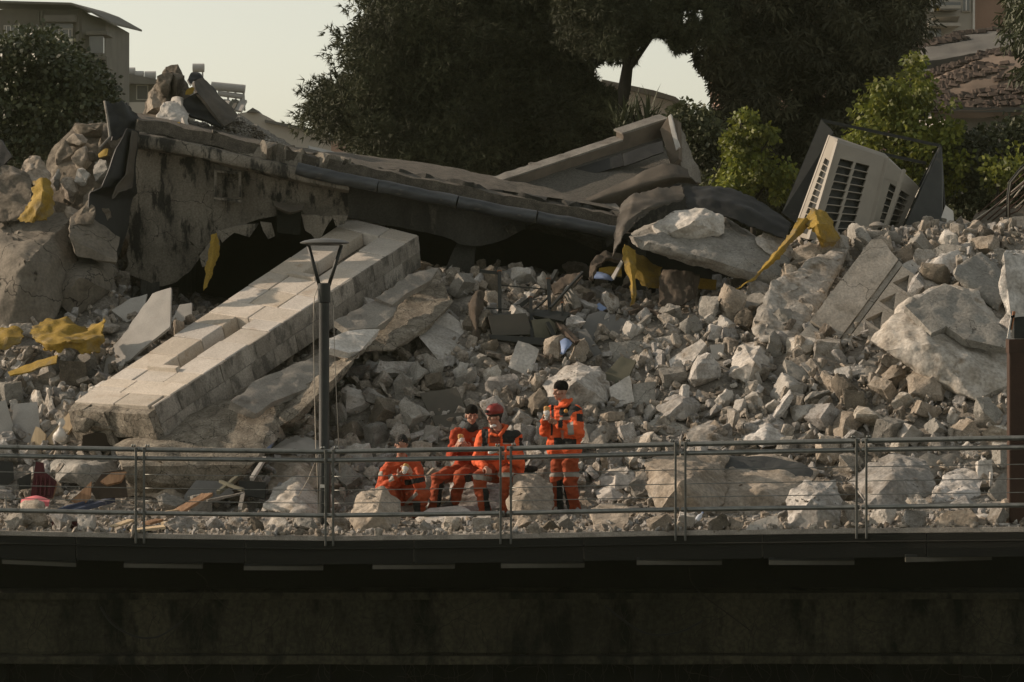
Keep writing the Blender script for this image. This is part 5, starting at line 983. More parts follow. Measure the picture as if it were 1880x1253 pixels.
# ---------------------------------------------------------------- membranes, yellow sheets, cloth
def build_sheets():
    S = []
    def mem(name, rows, m, lb, cat, **k): S.append(props(sheet(name, rows, m, **k), lb, cat))
    mem('black_membrane', [[(234, 236, 47.3), (244, 238, 47.5), (256, 244, 47.75)], [(212, 276, 47.1), (232, 280, 47.3), (250, 290, 47.7)], [(196, 322, 47.0), (226, 330, 47.15), (250, 338, 47.65)], [(186, 346, 46.9), (222, 344, 47.25), (252, 356, 47.65)], [(164, 354, 46.95), (206, 368, 47.25), (244, 364, 47.6)], [(160, 420, 46.85), (190, 430, 47.1), (232, 430, 47.5)], [(166, 452, 46.8), (196, 470, 47.0), (220, 472, 47.4)]], MEMB, 'long black roofing membrane draped over the left end of the collapsed wall', 'roofing membrane', nu=24, nv=44, wr=0.02, wf=3.2, seed=3, stiff=True, smooth=28)
    mem('black_membrane', [[(192, 186, 48.2), (206, 190, 48.3), (222, 184, 48.35), (238, 194, 48.5)], [(198, 216, 48.1), (216, 214, 48.3), (232, 216, 48.3), (260, 216, 48.5)], [(202, 244, 48.0), (218, 240, 48.2), (236, 236, 48.3), (262, 234, 48.4)], [(206, 258, 48.0), (220, 254, 48.1), (230, 250, 48.1), (240, 244, 48.2)]], MEMB, 'upright crumpled black membrane flap above the collapsed wall corner', 'roofing membrane', nu=20, nv=20, wr=0.04, wf=4, seed=4, edge=0.05, stiff=True, smooth=28)
    bm = bmesh.new(); tube(bm, [P(192, 186, 48.1), P(198, 220, 48.0), P(202, 252, 47.9), P(184, 272, 47.6)], .022, 6); props(finish('bent_flashing', bm, CONCG), 'thin pale bent flashing strip along the left edge of the crumpled black flap', 'metal strip')
    props(sheet('dusty_fold', [[(244, 240, 47.35), (254, 244, 47.6)], [(236, 290, 47.2), (248, 292, 47.5)], [(232, 322, 47.05), (246, 326, 47.45)], [(214, 344, 46.95), (242, 346, 47.3)], [(206, 366, 46.9), (216, 352, 46.95)]], MEMBT, 12, 30, .015, .015, 3, 41, stiff=True), 'dusty turned back fold along the draped black membrane', 'roofing membrane')
    mem('black_membrane', [[(262, 216, 49.2), (286, 220, 49.1), (312, 226, 49.1)], [(272, 228, 48.9), (292, 230, 48.8), (310, 232, 48.9)]], MEMB, 'small black membrane strip lying on the roof edge below the pale plaster lump', 'roofing membrane', nu=14, nv=8, wr=0.04, wf=4, seed=5)
    mem('folded_roofing', [[(372, 142, 50.3), (384, 152, 50.4), (400, 172, 50.4), (437, 210, 50.2)], [(358, 150, 49.9), (378, 172, 50.0), (398, 192, 50.0), (430, 222, 49.9)], [(362, 170, 49.8), (378, 190, 49.8), (394, 212, 49.8), (411, 233, 49.7)]], MEMBT, 'folded dusty roofing slab at the peak of the ruin', 'roofing', nu=24, nv=16, wr=0.03, wf=3, seed=6, th=0.05)
    mem('folded_roofing', [[(330, 188, 49.9), (346, 178, 49.9), (362, 170, 49.8)], [(340, 202, 49.8), (366, 200, 49.9), (386, 202, 49.9)], [(350, 213, 49.7), (380, 222, 49.7), (411, 234, 49.7)]], MEMB, 'black underside of the folded roofing at the peak of the ruin', 'roofing', nu=20, nv=14, wr=0.03, wf=3, seed=7, th=0.04)
    mem('black_membrane', [[(344, 148, 50.1), (352, 134, 50.4), (368, 136, 50.5), (378, 150, 50.5), (392, 162, 50.5), (402, 178, 50.4)], [(350, 158, 50.0), (358, 146, 50.2), (370, 146, 50.3), (378, 158, 50.3), (388, 170, 50.3), (402, 182, 50.3)]], MEMB, 'black membrane roll curling over the top of the folded roofing', 'roofing membrane', nu=30, nv=10, wr=0.04, wf=3, seed=8, th=0.03)
    mem('black_membrane', [[(1140, 376, 47.3), (1165, 355, 47.4), (1205, 346, 47.6), (1252, 340, 47.8)], [(1136, 392, 46.8), (1160, 376, 46.9), (1210, 372, 47.1), (1256, 366, 47.4)], [(1128, 430, 46.5), (1150, 408, 46.5), (1176, 388, 46.7), (1200, 384, 47.0)], [(1124, 472, 46.4), (1140, 440, 46.4), (1160, 414, 46.5), (1172, 400, 46.6)]], MEMBT, 'dusty black membrane hanging over the left corner of the overhanging concrete slab', 'roofing membrane', nu=30, nv=30, wr=0.025, wf=4, seed=9, stiff=True, smooth=25, edge=0.03)
    mem('black_membrane', [[(1254, 344, 47.8), (1300, 340, 47.9), (1345, 346, 47.9), (1400, 372, 47.7), (1452, 410, 47.4)], [(1260, 372, 47.4), (1305, 364, 47.4), (1350, 376, 47.3), (1400, 398, 47.2), (1448, 424, 47.1)], [(1262, 394, 47.3), (1310, 388, 47.2), (1350, 404, 47.1), (1400, 424, 47.0), (1442, 438, 46.9)]], MEMB, 'broad black membrane bulging over the overhanging slab left of the air conditioner', 'roofing membrane', nu=40, nv=20, wr=0.03, wf=4, seed=10, stiff=True, smooth=25, edge=0.03)
    mem('yellow_sheet', [[(60, 596, 44.9), (88, 586, 45.0), (120, 586, 45.1), (160, 604, 45.0), (192, 586, 44.9)], [(58, 612, 44.6), (90, 608, 44.5), (125, 612, 44.4), (160, 612, 44.5), (190, 600, 44.6)], [(64, 626, 44.4), (96, 632, 44.1), (130, 626, 44.0), (165, 622, 44.1), (189, 620, 44.3)], [(84, 640, 44.3), (104, 646, 44.1), (130, 640, 44.1), (160, 652, 44.1), (182, 644, 44.3)]], YEL, 'big rumpled yellow sheet lying on the rubble left of the pilaster', 'yellow sheet', nu=50, nv=36, wr=0.07, wf=3.4, seed=11, stiff=True, smooth=26, edge=0.05)
    mem('yellow_sheet', [[(-20, 604, 44.9), (14, 600, 45.0), (42, 606, 44.9)], [(-20, 620, 44.6), (14, 618, 44.5), (40, 622, 44.6)], [(-16, 634, 44.4), (12, 640, 44.4), (38, 628, 44.5)]], YEL, 'smaller yellow sheet at the left edge beside the big one', 'yellow sheet', nu=20, nv=16, wr=0.05, wf=2.5, seed=12, stiff=True, smooth=26, edge=0.05)
    mem('yellow_sheet', [[(14, 682, 44.0), (45, 672, 44.1), (75, 662, 44.1), (106, 652, 44.0)], [(18, 690, 43.8), (46, 684, 43.8), (78, 674, 43.8), (104, 668, 43.8)]], YEL, 'flat yellow strip under the stones below the big yellow sheet', 'yellow sheet', nu=24, nv=8, wr=0.03, wf=3, seed=13)
    mem('yellow_bag', [[(62, 336, 46.9), (76, 329, 46.9), (92, 336, 46.9)], [(58, 356, 46.5), (80, 354, 46.3), (98, 360, 46.5)], [(50, 376, 46.4), (76, 376, 46.2), (102, 372, 46.5)], [(40, 392, 46.4), (66, 394, 46.2), (98, 390, 46.4)], [(34, 404, 46.4), (60, 408, 46.2), (86, 404, 46.3)]], YEL, 'crumpled yellow bag on the debris heap at the upper left', 'yellow sheet', nu=20, nv=26, wr=0.06, wf=4, seed=14, stiff=True, smooth=26, edge=0.05)
    mem('yellow_scrap', [[(180, 284, 47.0), (192, 274, 47.0), (199, 274, 47.0)], [(182, 291, 46.9), (190, 288, 46.9), (196, 284, 46.9)]], YEL, 'small yellow scrap beside the draped black membrane at upper left', 'yellow sheet', nu=10, nv=8, wr=0.02, wf=5, seed=15)
    mem('yellow_scrap', [[(342, 166, 49.7), (352, 160, 49.7), (357, 162, 49.7)], [(340, 174, 49.7), (350, 174, 49.7), (355, 170, 49.7)]], YEL, 'small yellow scrap beside the black roll at the peak of the ruin', 'yellow sheet', nu=10, nv=8, wr=0.02, wf=5, seed=16)
    mem('yellow_scrap', [[(318, 226, 49.0), (330, 224, 49.0)], [(318, 233, 48.9), (329, 235, 48.9)]], YEL, 'tiny yellow scrap on the roof edge below the pale plaster lump', 'yellow sheet', nu=8, nv=6, wr=0.02, wf=5, seed=17)
    mem('yellow_strip', [[(388, 432, 47.2), (396, 428, 47.3), (402, 446, 47.3)], [(384, 450, 47.1), (392, 456, 47.0), (404, 466, 47.2)], [(378, 490, 46.9), (386, 492, 46.8), (398, 480, 47.0)], [(374, 534, 46.6), (377, 530, 46.6), (380, 526, 46.6)]], YEL, 'hanging pointed yellow strip in the dark gap between wall and pilaster', 'yellow sheet', nu=12, nv=26, wr=0.035, wf=3, seed=18, th=0.008, stiff=True, smooth=25, edge=0.03)
    mem('yellow_strip', [[(1142, 456, 46.3), (1150, 452, 46.4), (1166, 460, 46.5)], [(1146, 486, 46.1), (1158, 490, 46.0), (1168, 490, 46.1)], [(1156, 520, 46.0), (1162, 522, 45.9), (1168, 520, 46.0)], [(1160, 548, 45.9), (1164, 550, 45.9), (1168, 546, 45.9)], [(1157, 564, 45.9), (1160, 560, 45.9), (1164, 556, 45.9)]], YEL, 'long yellow tongue hanging down from the left corner of the overhanging slab', 'yellow sheet', nu=14, nv=34, wr=0.035, wf=3, seed=19, th=0.008, stiff=True, smooth=25, edge=0.03)
    mem('yellow_sheet', [[(1146, 452, 47.4), (1180, 470, 47.4), (1214, 492, 47.4)], [(1150, 480, 47.0), (1180, 500, 46.9), (1212, 510, 47.0)], [(1166, 510, 46.9), (1188, 530, 46.8), (1210, 528, 46.9)]], YEL, 'curved yellow sheet under the overhanging slab beside the brown curtain', 'yellow sheet', nu=24, nv=18, wr=0.03, wf=2.5, seed=20, stiff=True, smooth=26, edge=0.05)
    mem('yellow_sheet', [[(1100, 492, 47.6), (1140, 488, 47.6)], [(1098, 504, 47.4), (1142, 506, 47.4)]], YEL, 'flat yellow sheet deep in the hollow left of the hanging tongue', 'yellow sheet', nu=16, nv=8, wr=0.03, wf=3, seed=21)
    mem('yellow_sheet', [[(1280, 510, 47.2), (1316, 514, 47.2)], [(1282, 530, 47.1), (1314, 532, 47.1)]], YEL, 'dim yellow sheet in the hollow right of the brown curtain', 'yellow sheet', nu=12, nv=8, wr=0.02, wf=3, seed=22)
    mem('yellow_sheet', [[(1478, 404, 46.9), (1494, 382, 47.1), (1508, 388, 47.1), (1524, 400, 47.1)], [(1484, 420, 46.5), (1502, 412, 46.4), (1520, 412, 46.6), (1540, 430, 46.8)], [(1498, 430, 46.5), (1508, 438, 46.4), (1522, 446, 46.5), (1540, 440, 46.7)], [(1510, 452, 46.6), (1514, 453, 46.6), (1520, 448, 46.6), (1530, 446, 46.7)]], YEL, 'torn crumpled yellow sheet on the crest in front of the air conditioner', 'yellow sheet', nu=30, nv=24, wr=0.06, wf=4, seed=23, stiff=True, smooth=26, edge=0.05)
    mem('yellow_strip', [[(1466, 402, 46.7), (1480, 400, 46.7), (1492, 408, 46.8)], [(1444, 438, 46.5), (1456, 432, 46.4), (1464, 438, 46.5)], [(1408, 480, 46.2), (1416, 478, 46.1), (1424, 480, 46.2)], [(1378, 514, 46.0), (1382, 512, 46.0), (1386, 512, 46.0)], [(1350, 533, 45.8), (1352, 532, 45.8), (1354, 531, 45.8)]], YEL, 'long twisted yellow strip running down across the overhanging slab', 'yellow sheet', nu=10, nv=50, wr=0.03, wf=4, seed=24, th=0.008, stiff=True, smooth=25, edge=0.03)
    mem('brown_curtain', [[(1212, 500, 46.7), (1235, 494, 46.6), (1262, 500, 46.6), (1285, 504, 46.7)], [(1210, 530, 46.4), (1236, 530, 46.3), (1262, 530, 46.3), (1280, 532, 46.5)], [(1208, 562, 46.1), (1230, 560, 46.0), (1256, 556, 46.0), (1276, 548, 46.3)]], CLOTHD, 'ragged brown curtain hanging under the overhanging slab', 'curtain', nu=40, nv=20, wr=0.06, wf=5, seed=25)
    mem('brown_cloth', [[(1146, 470, 46.9), (1110, 462, 46.8), (1086, 480, 46.5), (1080, 512, 46.2)], [(1150, 478, 46.7), (1116, 476, 46.6), (1096, 490, 46.3), (1090, 516, 46.1)]], CLOTHD, 'twisted brown rag looped over debris left of the yellow tongue', 'cloth', nu=30, nv=8, wr=0.05, wf=6, seed=26, th=0.05)
    mem('brown_cloth', [[(868, 545, 45.8), (878, 536, 45.9), (888, 540, 45.9)], [(860, 565, 45.5), (874, 560, 45.4), (888, 566, 45.6)], [(866, 600, 45.2), (876, 604, 45.1), (884, 604, 45.3)], [(864, 628, 45.0), (874, 630, 45.0), (882, 626, 45.1)]], CLOTHD, 'brown rag hanging on the left end of the dark metal box', 'cloth', nu=16, nv=24, wr=0.06, wf=5, seed=27)
    mem('brown_cloth', [[(1012, 520, 46.3), (1036, 508, 46.5), (1064, 498, 46.6)], [(1014, 534, 46.0), (1040, 524, 46.1), (1070, 508, 46.3)], [(1018, 540, 45.9), (1040, 536, 46.0), (1062, 522, 46.2)]], CLOTHD, 'pinkish brown cloth bundle lying over the bent frame posts', 'cloth', nu=22, nv=12, wr=0.06, wf=6, seed=28)
    mem('blue_scrap', [[(1028, 626, 44.7), (1040, 622, 44.8), (1052, 628, 44.8)], [(1030, 640, 44.5), (1038, 640, 44.4), (1046, 636, 44.5)], [(1030, 648, 44.4), (1034, 652, 44.4), (1038, 644, 44.4)]], BLUE, 'crumpled bright blue plastic scrap left of the smooth dark grey slab', 'plastic scrap', nu=12, nv=12, wr=0.03, wf=5, seed=29)
    mem('blue_scrap', [[(1086, 500, 47.0), (1110, 502, 47.0), (1128, 512, 47.0)], [(1084, 508, 46.8), (1110, 512, 46.7), (1122, 516, 46.8)]], BLUE, 'pale blue plastic sheet lying in the hollow left of the yellow tongue', 'plastic scrap', nu=16, nv=8, wr=0.03, wf=5, seed=30)
    props(plate('white_board', [(1122, 508), (1140, 478), (1143, 482), (1126, 514)], 46.6, (-0.4, -0.8, 0.3), 0.03, WHITE), 'thin white board leaning beside the hanging yellow tongue', 'board')
    props(plate('paper_scrap', [(1092, 562), (1100, 556), (1114, 566), (1104, 572)], 45.9, (0, -.6, .8), 0.01, BLUE), 'pale bluish sheet lying above the smooth dark grey slab', 'paper')
    b = empty('knotted_bag', P(112, 812, 41.9), 'knotted pale plastic bag hanging at the rough pilaster end', 'plastic bag')
    bm = bmesh.new(); c = P(110, 798, 42.0); vs = [c + Vector((math.cos(a) * r * 0.1, math.sin(a) * r * 0.08, z * 0.11)) for z, r in ((-1, .35), (-.7, .8), (-.2, 1), (.3, .75), (.7, .35), (.95, .12)) for a in np.linspace(0, 6.28, 11)[:-1]]; hull(bm, vs); rough(bm, .04, .012, 12, 3, 0); finish('bag', bm, PBAG, b, 60)
    sheet('bag_ears', [[(103, 775, 42.0), (109, 769, 42.0), (116, 768, 42.0)], [(108, 782, 42.0), (112, 778, 41.98), (120, 776, 42.0)], [(111, 786, 42.0), (113, 786, 42.0), (115, 785, 42.0)]], PBAG, 10, 10, 0.006, 0.03, 8, 31, b)
    # blue plank scraps
    for i, (a, c, w, h, m, lb) in enumerate((((489, 826, 41.6), (506, 788, 42.2), 0.10, 0.05, NAVYL, 'blue painted plank sticking up left of the lamp post'), ((110, 936, 39.8), (170, 920, 40.6), 0.04, 0.05, NAVY, 'blue edged white frame piece lying behind the rails, nearest the left end'), ((130, 940, 39.9), (205, 918, 40.9), 0.10, 0.06, NAVY, 'wide blue board lying behind the rails at left'), ((462, 880, 40.7), (486, 842, 41.3), 0.05, 0.05, BOARDW, 'pale slat leaning above the small rubble left of the lamp post'))):
        bm = bmesh.new(); beam(bm, P(*a), P(*c), w, h); rough(bm, .1, .006, 5, i, 0, 4); props(finish('plank', bm, m, None, 40), lb, 'plank')
NAVYL = M('light blue paint', (0.15, 0.18, 0.26), (0.11, 0.135, 0.20), 4, 0.7, 0.1, 12)
build_sheets()

# ---------------------------------------------------------------- twisted frame, metal box, chair, sundry wreckage
def build_wreck():
    t = empty('bedstead', P(960, 640, 45.4), 'twisted dark metal bed frame with rusty post tops standing in the rubble', 'metal frame')
    for a, b, w in (((917, 498, 46.0), (918, 590, 45.5), 0.055), ((1007, 512, 46.0), (1010, 600, 45.4), 0.055), ((974, 546, 45.5), (977, 622, 45.0), 0.05), ((1032, 556, 45.4), (1033, 600, 45.2), 0.03)):
        bm = bmesh.new(); beam(bm, P(*a), P(*b), w, w, (0, 1, 0)); o = finish('post', bm, DKMET, t)
        bm = bmesh.new(); p = P(*a); abox(bm, p.x - w * .62, p.y - w * .62, p.z - .02, p.x + w * .62, p.y + w * .62, p.z + .012); finish('post_cap', bm, RUSTB, t)
    for a, b, w in (((880, 498, 46.0), (918, 502, 46.0), 0.05), ((918, 524, 45.9), (1008, 532, 45.9), 0.02), ((892, 566, 45.6), (1030, 574, 45.4), 0.018), ((955, 562, 45.5), (976, 546, 45.5), 0.06), ((1008, 545, 45.8), (978, 572, 45.4), 0.025), ((1070, 500, 46.2), (1010, 566, 45.4), 0.035), ((1010, 520, 46.0), (1022, 498, 46.2), 0.06), ((930, 566, 45.6), (990, 548, 45.6), 0.012)):
        bm = bmesh.new(); beam(bm, P(*a), P(*b), w, w); finish('rail', bm, DKMET, t)
    b = empty('metal_box', P(960, 625, 45.0), 'dark metal cabinet lying on its side among the bent frame posts', 'metal box')
    for nm, pl, Y, m, nn in (('front', [(896, 580), (966, 575), (978, 614), (904, 616)], 45.1, DPANEL, (0, -.95, .2)), ('lid', [(892, 582), (960, 566), (1048, 574), (1034, 590), (968, 577), (896, 582)], 45.3, DKMET, (0, -.5, .85)), ('side', [(976, 588), (1034, 582), (1016, 622), (982, 622)], 45.15, OLIVE, (.3, -.9, .3)), ('bottom_rail', [(896, 614), (990, 620), (1020, 622), (994, 634), (900, 622)], 44.9, DKMET, (0, -.8, .5)), ('brace', [(1002, 592), (1008, 590), (1022, 616), (1016, 622)], 45.0, DKMET, (.3, -.9, .3))):
        plate(nm, pl, Y, nn, 0.06 if nm != 'front' else 0.3, m, b)
    c = empty('red_chair', P(75, 925, 40.2), 'dark red upholstered chair back with a pink cushion half buried behind the left rails', 'chair')
    plate('backrest', [(66, 848), (80, 850), (82, 866), (104, 884), (96, 915), (56, 912), (62, 870)], 40.4, (0.1, -.95, .2), 0.10, MAROON, c)
    for k in range(4): plate('back_rib', [(66 + k * 8, 872 + k * 2), (69 + k * 8, 872 + k * 2), (67 + k * 8, 910), (64 + k * 8, 910)], 40.32, (0.1, -.95, .2), 0.03, MAROON, c)
    plate('side_rail', [(100, 884), (106, 890), (97, 918), (91, 918)], 40.4, (.3, -.9, .1), .06, WOOD, c)
    sheet('cushion', [[(40, 918, 40.0), (64, 911, 40.1), (92, 917, 40.1)], [(38, 924, 39.8), (64, 921, 39.7), (90, 921, 39.8)]], PINK, 14, 8, 0.06, 0.02, 3, 3, c)
    props(plate('dark_bin', [(-10, 846), (24, 848), (26, 880), (14, 892), (-10, 890)], 40.9, (0.2, -.95, .1), .3, DKMET), 'black plastic container at the far left edge behind the rails', 'container')
    props(plate('dark_bin', [(32, 880), (58, 868), (56, 896), (36, 900)], 40.8, (0.2, -.95, .1), .2, DKMET), 'black broken box left of the dark red chair back', 'container')
    f = empty('thin_metal_rack', P(8, 970, 38.8), 'thin pale metal rack frame at the far left behind the rails', 'rack')
    for a, b_ in (((-6, 910, 38.9), (10, 908, 38.9)), ((9, 908, 38.9), (16, 970, 38.6)), ((-6, 968, 38.7), (16, 970, 38.6))):
        bm = bmesh.new(); beam(bm, P(*a), P(*b_), .018, .018); finish('rack_bar', bm, CONCG, f)
    props(plate('brown_crate', [(95, 958), (140, 958), (141, 976), (95, 976)], 38.5, (0, -.98, .1), .3, MAROON), 'low dark red-brown crate on the walkway at left', 'crate')
    props(plate('grey_board', [(92, 942), (134, 942), (142, 957), (92, 957)], 38.7, (0, -.6, .8), .04, CONCG), 'grey board lying on top of the low dark crate', 'board')
    props(plate('cardboard', [(130, 920), (168, 884), (166, 914), (150, 930)], 40.4, (-.2, -.9, .3), .02, WOOD), 'brown cardboard sheet leaning under the broad grey boulder', 'cardboard')
    props(plate('cardboard', [(166, 900), (188, 868), (228, 862), (234, 912), (176, 916)], 40.6, (0, -.95, .3), .04, WOODD), 'dark brown broken cupboard side between the two boulders at left', 'cupboard')
    props(plate('wood_piece', [(184, 884), (204, 868), (232, 866), (222, 884), (196, 890)], 40.5, (0, -.8, .5), .05, WOOD), 'orange brown wood piece on the dark broken cupboard', 'wood')
    W = [((318, 945, 39.2), (380, 908, 40.0), .16, .03, WOOD, 'red brown splintered board leaning left of the pale small stones'), ((276, 945, 39.2), (325, 938, 39.3), .05, .03, WOODL, 'pale thin lath lying across the splintered red brown board'), ((208, 968, 38.3), (240, 956, 38.6), .10, .03, WOODL, 'short pale wooden offcut beside the left railing joint'),
         ((240, 975, 38.2), (302, 968, 38.3), .22, .03, WOODL, 'broad pale raw board lying at the foot of the left railing joint'), ((268, 962, 38.5), (293, 955, 38.7), .14, .03, WOOD, 'orange wooden block piece right of the left railing joint'), ((300, 962, 38.5), (330, 955, 38.8), .06, .03, WOODL, 'thin wooden strip pointing right of the left railing joint'), ((380, 920, 40.0), (448, 906, 40.4), .04, .03, CONCG, 'grey thin metal strip over the small stones left of the lamp post'), ((446, 906, 40.4), (440, 938, 39.8), .05, .03, CONCG, 'grey bent metal upright left of the pointed boulder'),
         ((400, 905, 40.6), (448, 868, 41.3), .05, .05, OLIVE, 'dull grey slat lying in the dark gap left of the square brown boulder'), ((404, 884, 40.9), (446, 900, 40.6), .05, .04, OLIVE, 'dull slat crossing below the other slat in the dark gap')]
    for i, (a, c_, w, h, m, lb) in enumerate(W):
        bm = bmesh.new(); beam(bm, P(*a), P(*c_), w, h); rough(bm, .07, .008, 6, i, 0, 4); props(finish('wooden_scrap' if m in (WOOD, WOODL) else 'metal_scrap', bm, m, None, 40), lb, 'scrap')
    props(plate('sheet_scrap', [(438, 882), (488, 886), (486, 916), (440, 908)], 41.0, (0, -.95, .2), .1, DKMET), 'black panel in the gap left of the square brown boulder', 'panel')
    props(plate('grey_sheet', [(338, 910), (360, 882), (410, 884), (430, 905), (400, 920), (340, 920)], 41.0, (0, -.8, .5), .03, PLAST), 'grey board lying under the big tan boulder', 'board')
    T = [((1020, 590, 45.3), (1060, 630, 44.7), .09, .06, WOODD, 'charred plank leaning beside the dark metal box'), ((1086, 540, 46.3), (1030, 600, 45.4), .10, .06, WOODD, 'charred timber leaning on the bent frame'), ((1155, 575, 45.8), (1200, 562, 46.0), .06, .05, WOODD, 'thin dark stick in front of the hollow'), ((1170, 600, 45.3), (1204, 572, 45.8), .05, .05, CONCG, 'grey lath pointing up below the brown curtain'), ((1160, 560, 46.0), (1214, 580, 45.6), .07, .06, WOODD, 'dark rod lying below the yellow tongue')]
    for i, (a, c_, w, h, m, lb) in enumerate(T):
        bm = bmesh.new(); beam(bm, P(*a), P(*c_), w, h); rough(bm, .08, .012, 6, i, 0, 4); props(finish('charred_timber', bm, m, None, 40), lb, 'timber')
    # bottles
    BT = [((1561, 966, 37.2), (0, 0, 1), 'clear plastic bottle standing on the walkway beside the right railing joint'), ((1650, 968, 37.0), (1, .2, .05), 'crushed clear plastic bottle lying right of the standing bottle'), ((1668, 964, 37.0), (.8, .1, .5), 'clear plastic bottle tilted against a stone left of the tan split rock'), ((1275, 962, 37.8), (.5, .5, .6), 'small clear plastic scrap bottle near the middle railing joint'), ((200, 974, 38.3), (1, .1, .02), 'bluish plastic bottle lying on the walkway left of the left railing joint')]
    for (px, py, Y), ax, lb in BT:
        o = empty('plastic_bottle', P(px, py, Y), lb, 'bottle', 'plastic bottles on the walkway')
        rot = Vector((0, 0, 1)).rotation_difference(Vector(ax)).to_matrix().to_4x4()
        for nm, prof, m in (('bottle_body', [(.004, 0), (.03, .004), (.033, .02), (.029, .06), (.033, .09), (.032, .13), (.014, .17), (.012, .185)], BOTTLE), ('bottle_cap', [(.014, .186), (.014, .205), (.004, .207)], BLUE)):
            bm = bmesh.new(); lathe(bm, (0, 0, 0), prof, 12); bmesh.ops.transform(bm, matrix=Matrix.Translation(P(px, py, Y)) @ rot, verts=bm.verts); finish(nm, bm, m, o, 60)
    props(sheet('plastic_film', [[(1780, 955, 37.0), (1800, 945, 37.1), (1822, 950, 37.1)], [(1776, 970, 36.6), (1800, 966, 36.5), (1830, 970, 36.6)]], PBAG, 16, 10, .01, .05, 6, 3), 'crumpled pale plastic film on the walkway right of the tan split rock', 'plastic film')
    props(sheet('plastic_film', [[(1376, 968, 37.6), (1410, 964, 37.6), (1440, 968, 37.5)], [(1372, 973, 37.3), (1410, 972, 37.2), (1446, 973, 37.2)]], PBAG, 16, 8, .01, .03, 6, 4), 'shiny plastic film on the walkway edge in front of the lumpy boulder', 'plastic film')
    # rebar and cables at the upper right
    r = empty('rebar_bundle', P(1830, 430, 48.6), 'bundle of rusty bent reinforcing bars sticking up at the upper right edge', 'rebar')
    for i in range(11):
        x0 = 1762 + i * 7 + rng.uniform(-6, 6); y0 = 420 - i * 2 + rng.uniform(-6, 6); x1 = 1890 + rng.uniform(0, 30); y1 = 296 + i * 5 + rng.uniform(-10, 14)
        a, b = P(x0, y0, 48.6 + rng.uniform(-.2, .3)), P(x1, y1, 48.6 + rng.uniform(-.3, .4)); m = a.lerp(b, .5) + Vector((0, 0, rng.uniform(-.12, .05)))
        bm = bmesh.new(); tube(bm, [a, a.lerp(m, .5) + Vector((0, 0, .01)), m, m.lerp(b, .5), b], 0.012, 5); finish('bar', bm, RUST if i % 3 else CABLEW, r)
    for i in range(3):
        bm = bmesh.new(); pts = [P(1854 - i * 3, 400, 48.3), P(1853 - i * 2, 360, 48.3), P(1858 - i * 3, 335, 48.3), P(1872, 318 - i * 4, 48.3), P(1895, 300 - i * 6, 48.3)]
        tube(bm, [Vector(p) for p in pts], 0.011, 5); finish('cable', bm, [RUST, CABLEW, CABLE][i], r)
    props(hullrock('masonry_lump', [(1776, 430, 48.4), (1800, 392, 48.8), (1850, 388, 49), (1900, 378, 49), (1905, 450, 48.4), (1830, 470, 47.8), (1790, 455, 48.0), (1850, 420, 50)], ROCKD, .1, .06, 2.6, 4), 'dark crumbling wall lump under the rusty bars at the right edge', 'masonry lump')
    props(plate('flat_stone', [(1835, 415), (1860, 398), (1900, 396), (1900, 455), (1850, 450)], 48.0, (-.1, -.85, .5), .1, CONCG, L=.15, amp=.01), 'grey flat slab standing below the dark crumbling lump at the right edge', 'slab')
build_wreck()

# ---------------------------------------------------------------- railing, lamp post, rusty post
def build_railing():
    J = [(-110, -96), (250, 265), (598, 612), (919, 938), (1240, 1258), (1572, 1590), (1905, 1925)]
    where = ['at the far left in front of the dark red chair', 'left of the lamp post in front of the tan boulders', 'in front of the crouching man and right of the lamp post', 'in front of the standing man', 'in front of the slate faced block', 'at the right end running to the rusty post']
    def rp(px, dz): return edge_at(px, dz, -0.03)
    for k in range(6):
        a, b = J[k][1], J[k + 1][0]
        t = empty('railing_section', rp((a + b) / 2, 0), 'steel tube railing section ' + where[k], 'railing', 'railing sections along the walkway')
        n = 14; xs = [a + (b - a) * i / n for i in range(n + 1)]
        for nm, dz, r in (('handrail', 1.045, 0.031), ('upper_rail', 0.935, 0.029), ('bottom_rail', 0.255, 0.029)):
            ext = [a - 7] + xs + [b + 7]
            bm = bmesh.new(); tube(bm, [rp(x, dz) + Vector((0, 0.05, 0)) for x in ext], r, 12); finish(nm, bm, STEEL, t, 60)
        for dz in (0.735, 0.565, 0.405):
            bm = bmesh.new(); tube(bm, [rp(x, dz) + Vector((0, 0.05, 0)) for x in xs], 0.0055, 5); finish('wire', bm, STEEL, t)
        for px, s in ((a, 1), (b, -1)):
            bm = bmesh.new(); p = rp(px, 0)
            abox(bm, p.x - .014, p.y - .012, p.z - .12, p.x + .014, p.y + .012, p.z + 1.06)
            for dz in (1.045, 0.935, 0.255): abox(bm, p.x - .018, p.y - .010, p.z + dz - .030, p.x + .018, p.y + .085, p.z + dz + .030)
            bmesh.ops.bevel(bm, geom=list(bm.edges), offset=0.005, segments=1, affect='EDGES'); finish('post', bm, STEELP, t)
            bm = bmesh.new(); q = rp(px + s * 3, 1.09) + Vector((0, .05, 0))
            for j in range(2): lathe(bm, q + Vector((.03 * j * s, 0, -.012)), [(.012, 0), (.014, .02), (.008, .03)], 8)
            finish('clamp', bm, STEEL, t)
build_railing()
